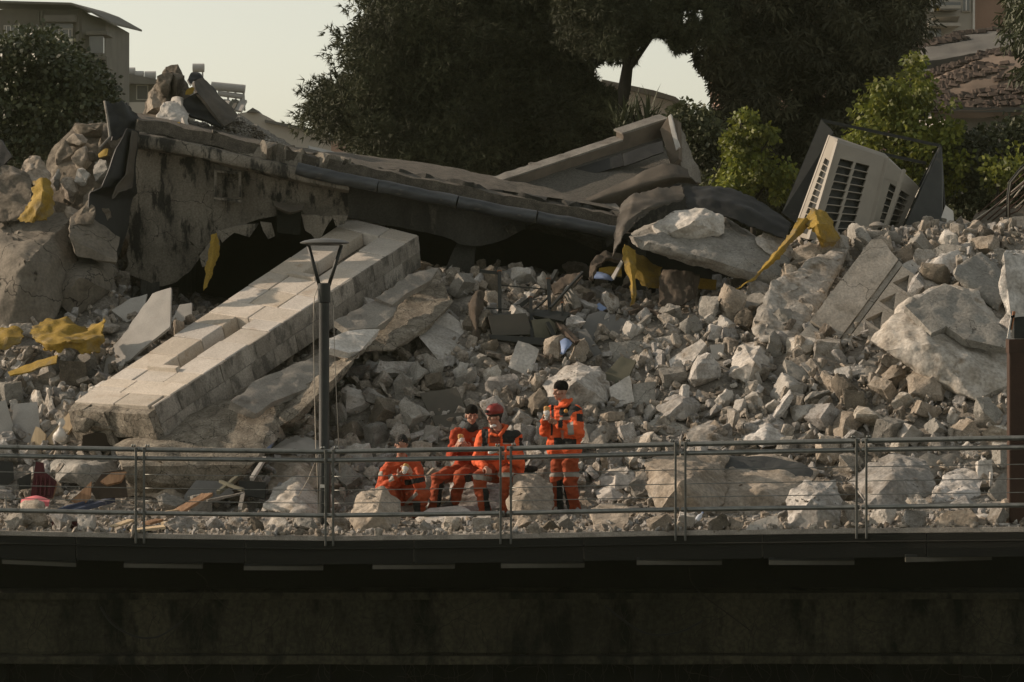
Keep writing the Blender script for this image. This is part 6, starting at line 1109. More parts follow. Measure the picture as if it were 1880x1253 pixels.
def build_lamp():
    Y = 39.3; base = P(595, 962, Y); top = P(595, 520, Y)
    t = empty('lamp_post', base, 'dark lamp post with a flat disc head on a V shaped bracket behind the railing', 'lamp post')
    h = top.z - base.z
    bm = bmesh.new(); lathe(bm, base, [(.085, 0), (.085, .9), (.068, .94), (.066, h - .25)], 20); finish('pole', bm, DKMET, t, 40)
    bm = bmesh.new(); lathe(bm, base, [(.075, h - .25), (.082, h - .245), (.082, h - .005), (.07, h)], 20); finish('collar', bm, DKMET, t, 40)
    bm = bmesh.new(); c = P(596, 446, Y)
    lathe(bm, c, [(.02, -.022), (.27, -.02), (.315, -.008), (.318, .003), (.26, .028), (.14, .05), (.03, .058)], 32); finish('lamp_head', bm, DKMETL, t, 50)
    bm = bmesh.new(); lathe(bm, c + Vector((0, 0, -.026)), [(.02, -.012), (.2, -.010), (.22, .003)], 24); finish('lamp_glass', bm, PLAST, t)
    for sx, x0 in ((-1, 566), (1, 627)):
        bm = bmesh.new(); tube(bm, [P(595 + sx * 7, 530, Y), P(x0, 450, Y)], 0.024, 8); finish('bracket_arm', bm, DKMET, t)
    bm = bmesh.new(); abox(bm, base.x - .045, base.y - .1, P(0, 892, Y).z - .02, base.x + .03, base.y - .084, P(0, 892, Y).z + .02); finish('number_plate', bm, PAPER, t)
    for i, pts in enumerate(([(583, 530), (577, 545), (575, 600), (577, 700), (580, 830), (586, 940)], [(612, 560), (614, 640), (618, 740), (624, 870)], [(590, 800), (586, 830), (566, 880), (548, 912)])):
        bm = bmesh.new(); tube(bm, [P(x, y, Y - .05 + .03 * i) for x, y in pts], 0.007 if i == 0 else .005, 5); props(finish('loose_wire', bm, CABLEW), ['pale loose cable hanging down the left of the lamp post', 'thin pale wire trailing right of the lamp post', 'short pale wire curving left from the lamp post foot'][i], 'cable')
    # rusty post at the right edge
    Y = 36.35; q = P(1870, 968, Y); z1 = P(1870, 627, Y).z
    t = empty('rusty_post', q, 'broad rusty steel post at the right edge of the walkway', 'steel post')
    bm = bmesh.new(); abox(bm, q.x - .105, Y, q.z - .05, q.x + .14, Y + .22, z1); bmesh.ops.bevel(bm, geom=list(bm.edges), offset=.012, segments=2, affect='EDGES'); finish('column', bm, RUST, t)
    bm = bmesh.new(); abox(bm, q.x - .115, Y - .012, z1 - .14, q.x + .15, Y + .23, z1 + .02); finish('cap_plate', bm, RUST, t)
    b = empty('black_fixture', P(1872, 626, 36.4), 'black box fixture with pale brackets on top of the rusty post', 'fixture')
    bm = bmesh.new(); p = P(1862, 622, 36.4); abox(bm, p.x, 36.4, p.z, p.x + .22, 36.6, p.z + .26); finish('box', bm, DKMET, b)
    for i, (x0, y0, x1, y1) in enumerate(((1851, 622, 1858, 580), (1856, 606, 1862, 572), (1855, 582, 1882, 578))):
        bm = bmesh.new(); beam(bm, P(x0, y0, 36.38), P(x1, y1, 36.38), .03, .03); finish('bracket', bm, WHITE if i != 1 else RUSTB, b)
DKMETL = M('lamp head paint', (0.075, 0.073, 0.062), (0.06, 0.058, 0.05), 4, 0.45, 0, c3=(0.12, 0.11, 0.09), s3=5, t3=0.62)
PAPER = M('pale sticker', (0.6, 0.58, 0.52), None, 3, 0.8)
build_lamp()
def build_under():
    cb = [([(185, 900), (202, 930), (240, 975), (270, 988), (300, 975), (335, 960)], 'sagging black cable hanging below the walkway at left'), ([(360, 1050), (380, 1075), (345, 1130), (300, 1180)], 'thin vine branch hanging between two strip lights at left'), ([(380, 1075), (400, 1100), (420, 1120)], 'short side branch of the hanging vine at left'),
          ([(1110, 1112), (1160, 1150), (1200, 1166), (1250, 1160), (1290, 1140)], 'sagging black cable hanging below the walkway at right of centre'), ([(1265, 1040), (1270, 1070), (1300, 1100), (1340, 1130), (1380, 1160)], 'dead vine hanging under the walkway right of centre')]
    cb[0] = ([(185, 1115), (205, 1145), (240, 1166), (270, 1172), (300, 1165), (335, 1140)], cb[0][1])
    for i, (pts, lb) in enumerate(cb):
        bm = bmesh.new(); C = np.array([P(x, y, 39.6) for x, y in pts])[:, None, :]; C = catmull(C, 24)[:, 0]
        tube(bm, C, 0.014 if 'cable' in lb else 0.008, 6); props(finish('hanging_cable' if 'cable' in lb else 'dead_vine', bm, CABLE if 'cable' in lb else VINE), lb, 'cable' if 'cable' in lb else 'vine')
    bm = bmesh.new()
    for k in range(420):
        x = rng.uniform(-7.6, 7.6); z = rng.uniform(-2.0, -1.05); p = Vector((x, 40.22, z)); pts = [p]
        a = rng.uniform(-2.2, -0.9)
        for _ in range(rng.randint(4, 9)):
            a += rng.uniform(-.6, .6); p = p + Vector((math.cos(a) * .07, rng.uniform(-.01, .01), math.sin(a) * .07)); pts.append(p)
        tube(bm, pts, rng.uniform(.003, .006), 3, False)
    props(finish('vine_tangle', bm, VINE), 'tangle of dead vines covering the river wall', 'vines', kind='stuff')
build_under()
# ---------------------------------------------------------------- people
SKIN = M('weathered skin', (0.36, 0.20, 0.14), (0.31, 0.165, 0.115), 8, 0.6, 0.05, 60, c3=(0.24, 0.13, 0.095), s3=9, t3=0.62)
HIVIS = M('fluorescent orange cloth', (0.68, 0.108, 0.028), (0.52, 0.078, 0.021), 7, 0.8, 0.5, 14, c3=(0.46, 0.085, 0.025), s3=8, t3=0.6)
ORNG = M('worn orange trousers', (0.30, 0.056, 0.017), (0.22, 0.042, 0.013), 5, 0.85, 0.3, 14, c3=(0.30, 0.075, 0.03), s3=6, t3=0.63)
REDTOP = M('orange red fleece', (0.34, 0.046, 0.014), (0.25, 0.035, 0.011), 5, 0.9, 0.3, 16)
BLKC = M('black cloth', (0.016, 0.017, 0.017), (0.011, 0.012, 0.012), 5, 0.85, 0.2, 20)
REFL = M('grey reflective tape', (0.27, 0.255, 0.22), (0.21, 0.20, 0.17), 8, 0.6)
HAIR = M('black hair', (0.012, 0.011, 0.010), (0.008, 0.008, 0.007), 30, 0.7, 0.5, 60)
KNIT = M('black knitted wool', (0.013, 0.012, 0.011), (0.008, 0.008, 0.0075), 40, 1.0, 0.4, 60, spec=0.05)
HELM = M('red helmet shell', (0.20, 0.024, 0.018), (0.17, 0.021, 0.016), 5, 0.4, 0, c3=(0.20, 0.04, 0.03), s3=8, t3=0.62)
BOOT = M('grey leather boot', (0.075, 0.07, 0.062), (0.05, 0.047, 0.042), 8, 0.8, 0.2, 30)
BREAD = M('baked bread', (0.55, 0.33, 0.13), (0.42, 0.22, 0.08), 14, 0.8, 0.4, 30, c3=(0.62, 0.45, 0.24), s3=9, t3=0.6)
FOILW = M('white paper wrap', (0.60, 0.58, 0.54), (0.50, 0.48, 0.45), 8, 0.7, 0.3, 20)
MASKW = M('white face mask', (0.66, 0.64, 0.60), (0.58, 0.56, 0.53), 6, 0.8)
VEST = M('dark red undershirt', (0.16, 0.045, 0.025), (0.12, 0.035, 0.02), 5, 0.9)
GOLD = M('gold crest', (0.55, 0.36, 0.07), (0.45, 0.12, 0.04), 60, 0.6)

def cap_prim(bm, a, ra, b, rb, n=12, sq=None):
    a, b = Vector(a), Vector(b); d = b - a; L = d.length
    if L < 1e-5: d = Vector((0, 0, 1)); 
    d.normalize(); s = d.cross(Vector((0, 1, 0)))
    if s.length < .1: s = d.cross(Vector((1, 0, 0)))
    s.normalize(); u = s.cross(d); rings = []
    for t in (-78, -50, -22): rings.append((a + d * ra * math.sin(R(t)), ra * math.cos(R(t))))
    rings.append((a, ra)); rings.append((b, rb))
    for t in (22, 50, 78): rings.append((b + d * rb * math.sin(R(t)), rb * math.cos(R(t))))
    rv = [[bm.verts.new(c + (s * math.cos(6.2832 * k / n) + u * math.sin(6.2832 * k / n)) * r) for k in range(n)] for c, r in rings]
    for i in range(len(rv) - 1):
        for k in range(n): bm.faces.new((rv[i][k], rv[i][(k + 1) % n], rv[i + 1][(k + 1) % n], rv[i + 1][k]))
    bm.faces.new(rv[0][::-1]); bm.faces.new(rv[-1])
def ell_prim(bm, c, ax, n=14):
    """ellipsoid at c with semi-axis vectors ax"""
    m = Matrix((ax[0], ax[1], ax[2])).transposed().to_4x4(); m.translation = Vector(c)
    bmesh.ops.create_uvsphere(bm, u_segments=n, v_segments=n // 2 + 2, radius=1.0, matrix=m)
def blob(name, prims, mats, parent, vox=0.011, disp=0.0, df=9.0, matfn=None, sm=2):
    bm = bmesh.new()
    for p in prims:
        if p[0] == 'c': cap_prim(bm, *p[1:])
        else: ell_prim(bm, *p[1:])
    bmesh.ops.recalc_face_normals(bm, faces=bm.faces)
    me = bpy.data.meshes.new('tmp'); bm.to_mesh(me); bm.free()
    o = bpy.data.objects.new('tmp', me); COL.objects.link(o)
    r = o.modifiers.new('r', 'REMESH'); r.mode = 'VOXEL'; r.voxel_size = vox; r.adaptivity = 0
    s = o.modifiers.new('s', 'SMOOTH'); s.factor = 0.5; s.iterations = sm
    dg = bpy.context.evaluated_depsgraph_get(); out = bpy.data.meshes.new_from_object(o.evaluated_get(dg))
    bpy.data.objects.remove(o); bpy.data.meshes.remove(me)
    bm = bmesh.new(); bm.from_mesh(out); bpy.data.meshes.remove(out); bm.normal_update()
    if disp:
        for v in bm.verts:
            q = Vector((v.co.x * df, v.co.y * df, v.co.z * df * 1.6))
            v.co += v.normal * disp * (noise.noise(q) + .5 * noise.noise(q * 2.1))
    if matfn:
        for f in bm.faces:
            c = f.calc_center_median(); f.material_index = matfn(HX + c.x / c.y * F, HY - (c.z - CZ) / c.y * F, f.normal, c)
    return finish(name, bm, mats, parent, 180)
def inpoly(x, y, pl):
    r = False; j = len(pl) - 1
    for i in range(len(pl)):
        (xi, yi), (xj, yj) = pl[i], pl[j]
        if (yi > y) != (yj > y) and x < (xj - xi) * (y - yi) / (yj - yi) + xi: r = not r
        j = i
    return r
def bxp(x0, y0, x1, y1): return [(x0, y0), (x1, y0), (x1, y1), (x0, y1)]
def zones(Z, default=0):
    def fn(px, py, n, c):
        if n.y < 0.25:
            for pl, mi in Z:
                if inpoly(px, py, pl): return mi
        return default
    return fn
def hand_prims(elbow, wrist, grip, side, spread):
    """palm beyond the wrist with four unequal curled fingers and a thumb closing on the grip point"""
    w, g = Vector(wrist), Vector(grip); d = (w - Vector(elbow)).normalized()
    tog = (g - w); tog -= d * tog.dot(d)
    tog = tog.normalized() if tog.length > 1e-3 else Vector((0, 0, 1))
    across = Vector(spread); across -= d * across.dot(d); across -= tog * across.dot(tog); across.normalize()
    P_ = [('c', w - d * .03, .030, w + d * .015, .030)]
    for k, (o, ln) in enumerate(((-.033, .9), (-.011, 1.0), (.012, .95), (.034, .74))):
        k0 = w + d * .03 + across * o; k1 = w + d * .085 + across * o * 1.05
        P_.append(('c', k0, .016, k1, .013))
        a = k1; dirs = (d * .85 + tog * .55, d * .1 + tog * 1.0, d * -.6 + tog * .7)
        for dv, l, r0, r1 in zip(dirs, (.042, .028, .02), (.0105, .0095, .0085), (.0095, .0085, .008)):
            b = a + dv.normalized() * l * ln; P_.append(('c', a, r0, b, r1)); a = b
    a = w + d * .02 + across * -.03 * side; b = a + (d * .5 + tog * .7 + across * -.6 * side).normalized() * .04; c = b + (d * .6 + tog * .8 + across * .3 * side).normalized() * .032
    P_ += [('c', a, .017, b, .012), ('c', b, .0115, c, .009)]
    return P_
def head(c, f, up, parent, covered=()):
    f = Vector(f).normalized(); up = (Vector(up) - f * Vector(up).dot(f)).normalized(); s = up.cross(f).normalized()
    pr = [('e', c + up * .035 - f * .008, (s * .076, f * .096, up * .098)), ('e', c - up * .045 + f * .022, (s * .058, f * .066, up * .066)), ('c', c - up * .092 + f * .055, .022, c - up * .088 + f * .06, .022),
          ('c', c + f * .086 + up * .018, .009, c + f * .108 - up * .022, .0135), ('c', c + f * .09 - up * .026 + s * .014, .009, c + f * .09 - up * .026 - s * .014, .009),
          ('c', c + f * .078 + up * .032 + s * .04, .011, c + f * .078 + up * .032 - s * .04, .011), ('c', c + f * .082 - up * .052 + s * .018, .0085, c + f * .082 - up * .052 - s * .018, .0085), ('c', c + f * .08 - up * .066 + s * .014, .0085, c + f * .08 - up * .066 - s * .014, .0085),
          ('e', c + f * .05 - up * .012 + s * .046, (s * .026, f * .032, up * .026)), ('e', c + f * .05 - up * .012 - s * .046, (s * .026, f * .032, up * .026))]
    for k in (1, -1): pr.append(('e', c + s * .078 * k - f * .005 - up * .012, (s * .010, f * .018, up * .030)))
    for k in (1, -1):
        bm = bmesh.new(); ell_prim(bm, c + f * .080 + s * .032 * k + up * .012, (s * .009, f * .007, up * .004), 10); finish('eye', bm, HAIR, parent, 180)
    bm = bmesh.new(); cap_prim(bm, c + f * .0905 - up * .059 + s * .022, .003, c + f * .0905 - up * .059 - s * .022, .003, 6); finish('mouth', bm, VEST, parent, 180)
    return pr, f, up, s
def beanie(c, f, up, s, parent, m, badge=None):
    blob('beanie', [('e', c + up * .062 - f * .014, (s * .087, f * .106, up * .088)), ('c', c + up * .05 + f * .06, .03, c + up * .05 - f * .08, .03)] + [('c', c + up * .045 + (s * math.cos(a) * .070 + f * (math.sin(a) * .085 - .012)), .02, c + up * .045 + (s * math.cos(a + .45) * .070 + f * (math.sin(a + .45) * .085 - .012)), .02) for a in np.arange(0, 6.28, .45)], [m], parent, .008, .003, 30)
def sandwich(c, ax, wrap, lb, l=.09):
    c, ax = Vector(c), Vector(ax).normalized(); o = empty('sandwich', c - Vector((0, 0, .05)), lb, 'sandwich', 'sandwiches held by the men')
    q = ax.cross(Vector((0, 1, 0))).normalized()
    blob('bread', [('c', c - ax * l * .2 + q * .012, .030, c + ax * l + q * .012, .027), ('c', c - ax * l * .2 - q * .016, .028, c + ax * l * .95 - q * .016, .026)], [BREAD], o, .006, .004, 30)
    bm = bmesh.new(); cap_prim(bm, c + ax * l * 1.02, .026, c + ax * l * 1.06, .024, 8); finish('filling', bm, YELF, o, 180)
    if wrap: blob('paper_wrap', [('c', c - ax * l * .8, .030, c + ax * l * .15, .046)], [FOILW], o, .007, .008, 35)
    return o
YELF = M('sandwich filling', (0.40, 0.20, 0.05), (0.30, 0.30, 0.06), 30, 0.7)

def build_people():
    # --- standing man
    Y = 40.5; J = lambda x, y, d=0.0: P(x, y, Y + d)
    t = empty('person', J(1038, 946), 'standing man in a bright orange jacket and black beanie eating a wrapped sandwich', 'person', 'rescue workers resting by the rubble')
    hc = J(1029, 719, 0); pr, f, up, s = head(hc, (-.86, -.5, -.06), (-.05, -.05, 1), t)
    rsh, lsh, rel, lel, rwr, lwr = J(1012, 755, .14), J(1057, 756, -.12), J(1001, 792, .02), J(1062, 797, -.22), J(1000, 770, -.12), J(1021, 777, -.24)
    g = J(1005, 762, -.20)
    pel, ch = J(1036, 842, 0), J(1035, 780, 0); knR, knL, anR, anL = J(1021, 892, .06), J(1048, 894, -.06), J(1024, 938, .10), J(1054, 936, -.02)
    body = pr + [('c', hc - up * .07 - f * .02, .056, J(1036, 750), .062), ('c', J(1036, 754, .02), .07, ch, .08), ('c', ch, .08, pel, .08)]
    body += [('c', rsh, .05, rel, .042), ('c', rel, .04, rwr, .028), ('c', lsh, .05, lel, .042), ('c', lel, .04, lwr, .028)]
    for k, (h, kn, an) in enumerate(((J(1026, 850, .05), knR, anR), (J(1046, 850, -.04), knL, anL))): body += [('c', h, .08, kn, .055), ('c', kn, .055, an, .04)]
    body += hand_prims(rel, rwr, g, 1, (0.2, 1, .4)) + hand_prims(lel, lwr, g, -1, (.2, 1, .5))
    blob('body', body, [SKIN], t, .0055)
    Z = [(bxp(1011, 768, 1015, 800), 1), (bxp(1012, 742, 1017, 766), 1), ([(1026, 757), (1030, 746), (1041, 740), (1056, 744), (1070, 752), (1052, 758), (1047, 766), (1028, 764)], 1), (bxp(1027, 765, 1047, 771), 2), (bxp(1025, 772, 1033, 786), 1), ([(1041, 778), (1052, 774), (1054, 798), (1043, 800)], 2), ([(1058, 760), (1070, 760), (1071, 775), (1059, 774)], 1), ([(1017, 803), (1058, 807), (1058, 822), (1017, 817)], 1)]
    jk = [('e', J(1036, 768), (Vector((.19, -.06, 0)), Vector((.04, .13, 0)), Vector((0, 0, .17)))), ('c', J(1022, 770, .05), .13, J(1021, 828, .03), .125), ('c', J(1051, 772, -.04), .13, J(1050, 828, -.03), .125), ('c', J(1024, 826, .04), .13, J(1048, 826, -.04), .13), ('c', J(1036, 744), .085, J(1036, 756), .12),
          ('c', rsh, .088, rel, .073), ('c', rel, .07, rwr.lerp(rel, .18), .05), ('c', lsh, .092, lel, .078), ('c', lel, .075, lwr.lerp(lel, .16), .054)]
    blob('jacket', jk, [HIVIS, BLKC, REFL], t, .009, .022, 9, zones(Z))
    blob('collar', [('c', J(1020, 749, -.05), .022, J(1040, 745, -.10), .024), ('c', J(1040, 745, -.10), .024, J(1049, 734, .02), .026), ('c', J(1049, 734, .02), .024, J(1038, 738, .09), .022)], [HIVIS], t, .008, .004, 20)
    Zt = [(bxp(1000, 868, 1075, 876), 2), ([(1022, 884), (1032, 880), (1046, 930), (1042, 946), (1022, 946)], 1)]
    tr = [('c', J(1027, 836, .04), .125, J(1046, 836, -.03), .125), ('c', J(1027, 842, .05), .115, knR, .088), ('c', knR, .088, anR, .082), ('c', J(1046, 842, -.04), .118, knL, .092), ('c', knL, .092, anL, .088)]
    blob('trousers', tr, [ORNG, BLKC, REFL], t, .009, .024, 8, zones(Zt))
    for an in (anR, anL): blob('boot', [('c', an + Vector((0, 0, .0)), .05, an + Vector((0, 0, -.06)), .048), ('c', an + Vector((.02, .05, -.07)), .045, an + Vector((-.1, -.1, -.08)), .038)], [BOOT], t, .01)
    beanie(hc, f, up, s, t, KNIT)
    bm = bmesh.new(); ell_prim(bm, J(1039, 755, -.20), (Vector((.028, 0, 0)), Vector((0, .02, 0)), Vector((0, 0, .028)))); finish('chest_crest', bm, GOLD, t, 180)
    sandwich(J(1004, 760, -.22), (-.05, 0, 1), True, 'wrapped sandwich raised in both hands by the standing man', .075)

    # --- man in a red helmet, seated
    Y = 40.35; J = lambda x, y, d=0.0: P(x, y, Y + d)
    t = empty('person', J(910, 944), 'seated man in a red helmet and black shouldered orange jacket, food in his lap', 'person', 'rescue workers resting by the rubble')
    hc = J(908, 765); pr, f, up, s = head(hc, (-.80, -.58, -.12), (-.03, -.08, 1), t)
    rsh, lsh, rel, lel, rwr, lwr = J(887, 800, .06), J(946, 803, .0), J(876, 846, -.08), J(954, 852, -.12), J(893, 860, -.40), J(922, 832, -.36)
    pel, ch = J(920, 868, .12), J(917, 822, .05); knR, knL, anR, anL = J(880, 876, -.42), J(928, 874, -.46), J(889, 938, -.36), J(932, 936, -.36)
    g = J(906, 825, -.42)
    body = pr + [('c', hc - up * .07 - f * .02, .055, J(917, 797, .04), .06), ('c', J(917, 802, .07), .07, ch, .08), ('c', ch, .08, pel, .08), ('c', rsh, .05, rel, .042), ('c', rel, .04, rwr, .028), ('c', lsh, .05, lel, .042), ('c', lel, .04, lwr, .028)]
    for h, kn, an in ((J(905, 868, .08), knR, anR), (J(932, 868, .08), knL, anL)): body += [('c', h, .08, kn, .055), ('c', kn, .055, an, .04)]
    body += hand_prims(rel, rwr, J(896, 868, -.48), 1, (1, .1, .2)) + hand_prims(lel, lwr, g, -1, (.3, 1, .4))
    blob('body', body, [SKIN], t, .0055)
    Z = [([(921, 786), (934, 776), (950, 788), (958, 797), (946, 806), (943, 814), (923, 814)], 1), ([(884, 790), (893, 783), (897, 790), (895, 818), (886, 820)], 1), (bxp(899, 786, 919, 814), 3), (bxp(923, 809, 945, 816), 2), (bxp(953, 804, 964, 820), 1), (bxp(884, 815, 897, 821), 2)]
    jk = [('c', J(902, 806, .05), .125, J(905, 850, .06), .13), ('c', J(932, 806, .03), .125, J(934, 852, .08), .135), ('c', J(917, 794, .05), .085, J(917, 806, .04), .13), ('c', J(910, 862, .04), .13, J(946, 864, .14), .12), ('c', J(950, 868, .12), .09, J(956, 874, .14), .07),
          ('c', rsh, .085, rel, .072), ('c', rel, .07, rwr.lerp(rel, .2), .052), ('c', lsh, .09, lel, .076), ('c', lel, .072, lwr.lerp(lel, .2), .054)]
    blob('jacket', jk, [HIVIS, BLKC, REFL, VEST], t, .009, .022, 9, zones(Z))
    blob('collar', [('c', J(902, 797, -.06), .02, J(912, 800, -.09), .022), ('c', J(918, 800, -.10), .024, J(930, 783, .0), .028), ('c', J(930, 783, .0), .026, J(920, 780, .10), .022)], [HIVIS], t, .008, .004, 20)
    Zt = [([(868, 870), (904, 876), (902, 884), (866, 880)], 2), (bxp(912, 868, 944, 876), 2), ([(886, 898), (897, 894), (901, 946), (891, 946)], 1), ([(936, 886), (946, 886), (946, 940), (940, 940)], 1)]
    tr = [('c', J(906, 868, .1), .13, J(932, 868, .1), .13), ('c', J(904, 866, .05), .115, knR, .09), ('c', knR, .09, anR, .08), ('c', J(932, 866, .05), .115, knL, .092), ('c', knL, .092, anL, .082)]
    blob('trousers', tr, [ORNG, BLKC, REFL], t, .009, .024, 8, zones(Zt))
    for an in (anR, anL): blob('boot', [('c', an, .05, an + Vector((0, 0, -.05)), .048), ('c', an + Vector((.02, .04, -.06)), .045, an + Vector((-.05, -.13, -.07)), .038)], [BOOT], t, .01)
    h = blob('helmet', [('e', hc + up * .075 - f * .012, (s * .105, f * .128, up * .098)), ('c', hc + up * .045 + f * .105, .018, hc + up * .048 + f * .09 + s * .05, .014), ('c', hc + up * .045 + f * .105, .018, hc + up * .048 + f * .09 - s * .05, .014)], [HELM, BLKC], t, .008, 0, 9, lambda px, py, n, c: 1 if (c - hc).dot(up) < .045 else 0)
    bm = bmesh.new(); q = hc + up * .085 + f * .112; beam(bm, q - f * .01, q + f * .03, .045, .035); finish('headlamp', bm, BLKC, t)
    for k in range(-2, 3): bm = bmesh.new(); q = hc + up * (.155 - abs(k) * .012) + s * k * .026; beam(bm, q + f * .055 + up * .006, q - f * .07 + up * .006, .010, .018); finish('helmet_rib', bm, HELM, t)
    blob('balaclava', [('e', hc + up * .03 - f * .03, (s * .086, f * .085, up * .085)), ('c', hc - up * .04 - f * .045, .052, hc - up * .08 - f * .04, .056)], [BLKC], t, .008, .003, 20)
    blob('face_mask', [('c', hc - up * .115 + f * .03 + s * .045, .018, hc - up * .125 + f * .055, .026), ('c', hc - up * .125 + f * .055, .026, hc - up * .11 + f * .03 - s * .045, .018), ('c', hc - up * .105 + f * .05 + s * .03, .015, hc - up * .105 + f * .05 - s * .03, .015)], [MASKW], t, .007, .003, 30)
    sandwich(J(907, 827, -.42), (.7, 0, .35), True, 'half eaten wrapped sandwich held in the lap of the helmeted man', .07)
    b = props(blob('folded_jacket', [('c', J(952, 868, .3), .07, J(976, 862, .35), .05), ('c', J(968, 860, .3), .045, J(984, 862, .3), .03)], [BLKC], None, .01, .012, 14), 'black folded garment lying on the tan boulder beside the helmeted man', 'garment')

    # --- man in a plain orange-red top, seated behind
    Y = 40.95; J = lambda x, y, d=0.0: P(x, y, Y + d)
    t = empty('person', J(845, 940), 'seated man in a plain orange red top and black beanie looking towards the camera', 'person', 'rescue workers resting by the rubble')
    hc = J(866, 763); pr, f, up, s = head(hc, (.18, -.96, -.14), (.02, -.1, 1), t)
    rsh, lsh, rel, lel, rwr, lwr = J(839, 794, -.02), J(893, 795, .04), J(828, 838, -.10), J(886, 838, -.14), J(840, 818, -.34), J(862, 824, -.36)
    pel, ch = J(858, 868, .12), J(863, 820, .04); knR, knL, anR, anL = J(804, 878, -.36), J(845, 876, -.46), J(798, 934, -.34), J(836, 918, -.36)
    g = J(850, 812, -.40)
    body = pr + [('c', hc - up * .07 - f * .02, .056, J(865, 790, .04), .062), ('c', J(865, 796, .07), .07, ch, .08), ('c', ch, .08, pel, .08), ('c', rsh, .05, rel, .042), ('c', rel, .04, rwr, .028), ('c', lsh, .05, lel, .042), ('c', lel, .04, lwr, .028)]
    for h_, kn, an in ((J(842, 868, .08), knR, anR), (J(868, 868, .08), knL, anL)): body += [('c', h_, .08, kn, .055), ('c', kn, .055, an, .04)]
    body += hand_prims(rel, rwr, g, 1, (.3, 1, .3)) + hand_prims(lel, lwr, g, -1, (.3, 1, .3))
    blob('body', body, [SKIN], t, .0055)
    jk = [('c', J(851, 804, .03), .125, J(853, 856, .08), .125), ('c', J(877, 804, .05), .125, J(876, 856, .1), .125), ('c', J(865, 790, .05), .075, J(865, 802, .05), .12), ('c', J(850, 858, .08), .125, J(878, 860, .1), .12), ('c', rsh, .08, rel, .07), ('c', rel, .068, rwr.lerp(rel, .2), .05), ('c', lsh, .082, lel, .07), ('c', lel, .07, lwr.lerp(lel, .2), .05)]
    blob('fleece_top', jk, [REDTOP, REFL, BLKC], t, .009, .022, 9, zones([(bxp(866, 804, 884, 811), 1), (bxp(832, 838, 846, 842), 1)]))
    blob('neck_warmer', [('c', hc - up * .11 - f * .015, .068, hc - up * .155 - f * .01, .10)], [BLKC], t, .008, .004, 25)
    tr = [('c', J(846, 868, .1), .13, J(872, 868, .1), .13), ('c', J(842, 866, .05), .115, knR, .088), ('c', knR, .088, anR, .08), ('c', J(866, 866, .05), .115, knL, .09), ('c', knL, .09, anL, .072)]
    blob('trousers', tr, [ORNG, BLKC, REFL], t, .009, .024, 8, zones([([(806, 890), (816, 884), (818, 940), (800, 942)], 1), ([(852, 874), (866, 868), (866, 884), (856, 892)], 1)]))
    blob('boot', [('c', anR, .05, anR + Vector((0, 0, -.05)), .048), ('c', anR + Vector((.02, .04, -.06)), .045, anR + Vector((-.06, -.12, -.07)), .038)], [BOOT], t, .01)
    blob('boot', [('c', J(838, 908, -.36), .056, J(832, 918, -.36), .052), ('c', J(832, 922, -.34), .048, J(812, 932, -.44), .04)], [BOOT], t, .01)
    beanie(hc, f, up, s, t, KNIT)
    sandwich(J(848, 810, -.40), (-.25, 0, .9), True, 'sandwich half raised by the man in the plain orange red top', .07)

    # --- crouching man at the left of the group
    Y = 40.2; J = lambda x, y, d=0.0: P(x, y, Y + d)
    t = empty('person', J(740, 946), 'bareheaded man in orange crouching low with his head bowed over his food', 'person', 'rescue workers resting by the rubble')
    hc = J(737, 817, -.12); pr, f, up, s = head(hc, (.12, -.66, -.72), (.1, -.7, .7), t)
    rsh, lsh, rel, lel, rwr, lwr = J(708, 866, .0), J(766, 862, .0), J(700, 902, -.16), J(772, 894, -.22), J(733, 872, -.34), J(754, 868, -.36)
    pel, ch = J(736, 912, .22), J(738, 876, .08); knR, knL, anR, anL = J(712, 908, -.36), J(776, 908, -.30), J(728, 946, -.22), J(768, 946, -.18)
    g = J(744, 858, -.40)
    body = pr + [('c', hc - up * .07 - f * .02, .055, J(738, 858, .06), .062), ('c', J(738, 862, .12), .07, ch, .08), ('c', ch, .08, pel, .08), ('c', rsh, .05, rel, .042), ('c', rel, .04, rwr, .028), ('c', lsh, .05, lel, .042), ('c', lel, .04, lwr, .028)]
    for h_, kn, an in ((J(724, 914, .16), knR, anR), (J(752, 914, .16), knL, anL)): body += [('c', h_, .08, kn, .055), ('c', kn, .055, an, .04)]
    body += hand_prims(rel, rwr, g, 1, (.2, .6, 1)) + hand_prims(lel, lwr, g, -1, (.2, .6, 1))
    blob('body', body, [SKIN], t, .0055)
    jk = [('c', J(722, 872, .06), .125, J(724, 908, .18), .125), ('c', J(752, 870, .06), .125, J(750, 908, .18), .125), ('c', J(738, 845, .04), .085, J(738, 864, .08), .14), ('c', J(716, 856, .02), .09, J(760, 854, .02), .09), ('c', rsh, .088, rel, .074), ('c', rel, .072, rwr.lerp(rel, .2), .052), ('c', lsh, .088, lel, .074), ('c', lel, .072, lwr.lerp(lel, .2), .052)]
    blob('jacket', jk, [HIVISD, BLKC, REFL], t, .009, .022, 9, zones([([(712, 872), (720, 870), (724, 882), (714, 886)], 2), ([(742, 882), (778, 876), (782, 884), (744, 892)], 1), ([(692, 866), (702, 866), (703, 873), (693, 874)], 2)]))
    tr = [('c', J(726, 914, .18), .13, J(750, 914, .18), .13), ('c', J(722, 912, .12), .112, knR, .092), ('c', knR, .09, anR, .078), ('c', J(752, 912, .12), .112, knL, .092), ('c', knL, .09, anL, .078)]
    blob('trousers', tr, [ORNG, BLKC, REFL], t, .009, .024, 8, zones([([(754, 912), (764, 903), (768, 908), (746, 930), (742, 926)], 2), (bxp(758, 920, 772, 950), 1)]))
    for an in (anR, anL): blob('boot', [('c', an, .05, an + Vector((0, 0, -.03)), .048), ('c', an + Vector((.02, .04, -.04)), .045, an + Vector((0, -.14, -.05)), .038)], [BOOT], t, .01)
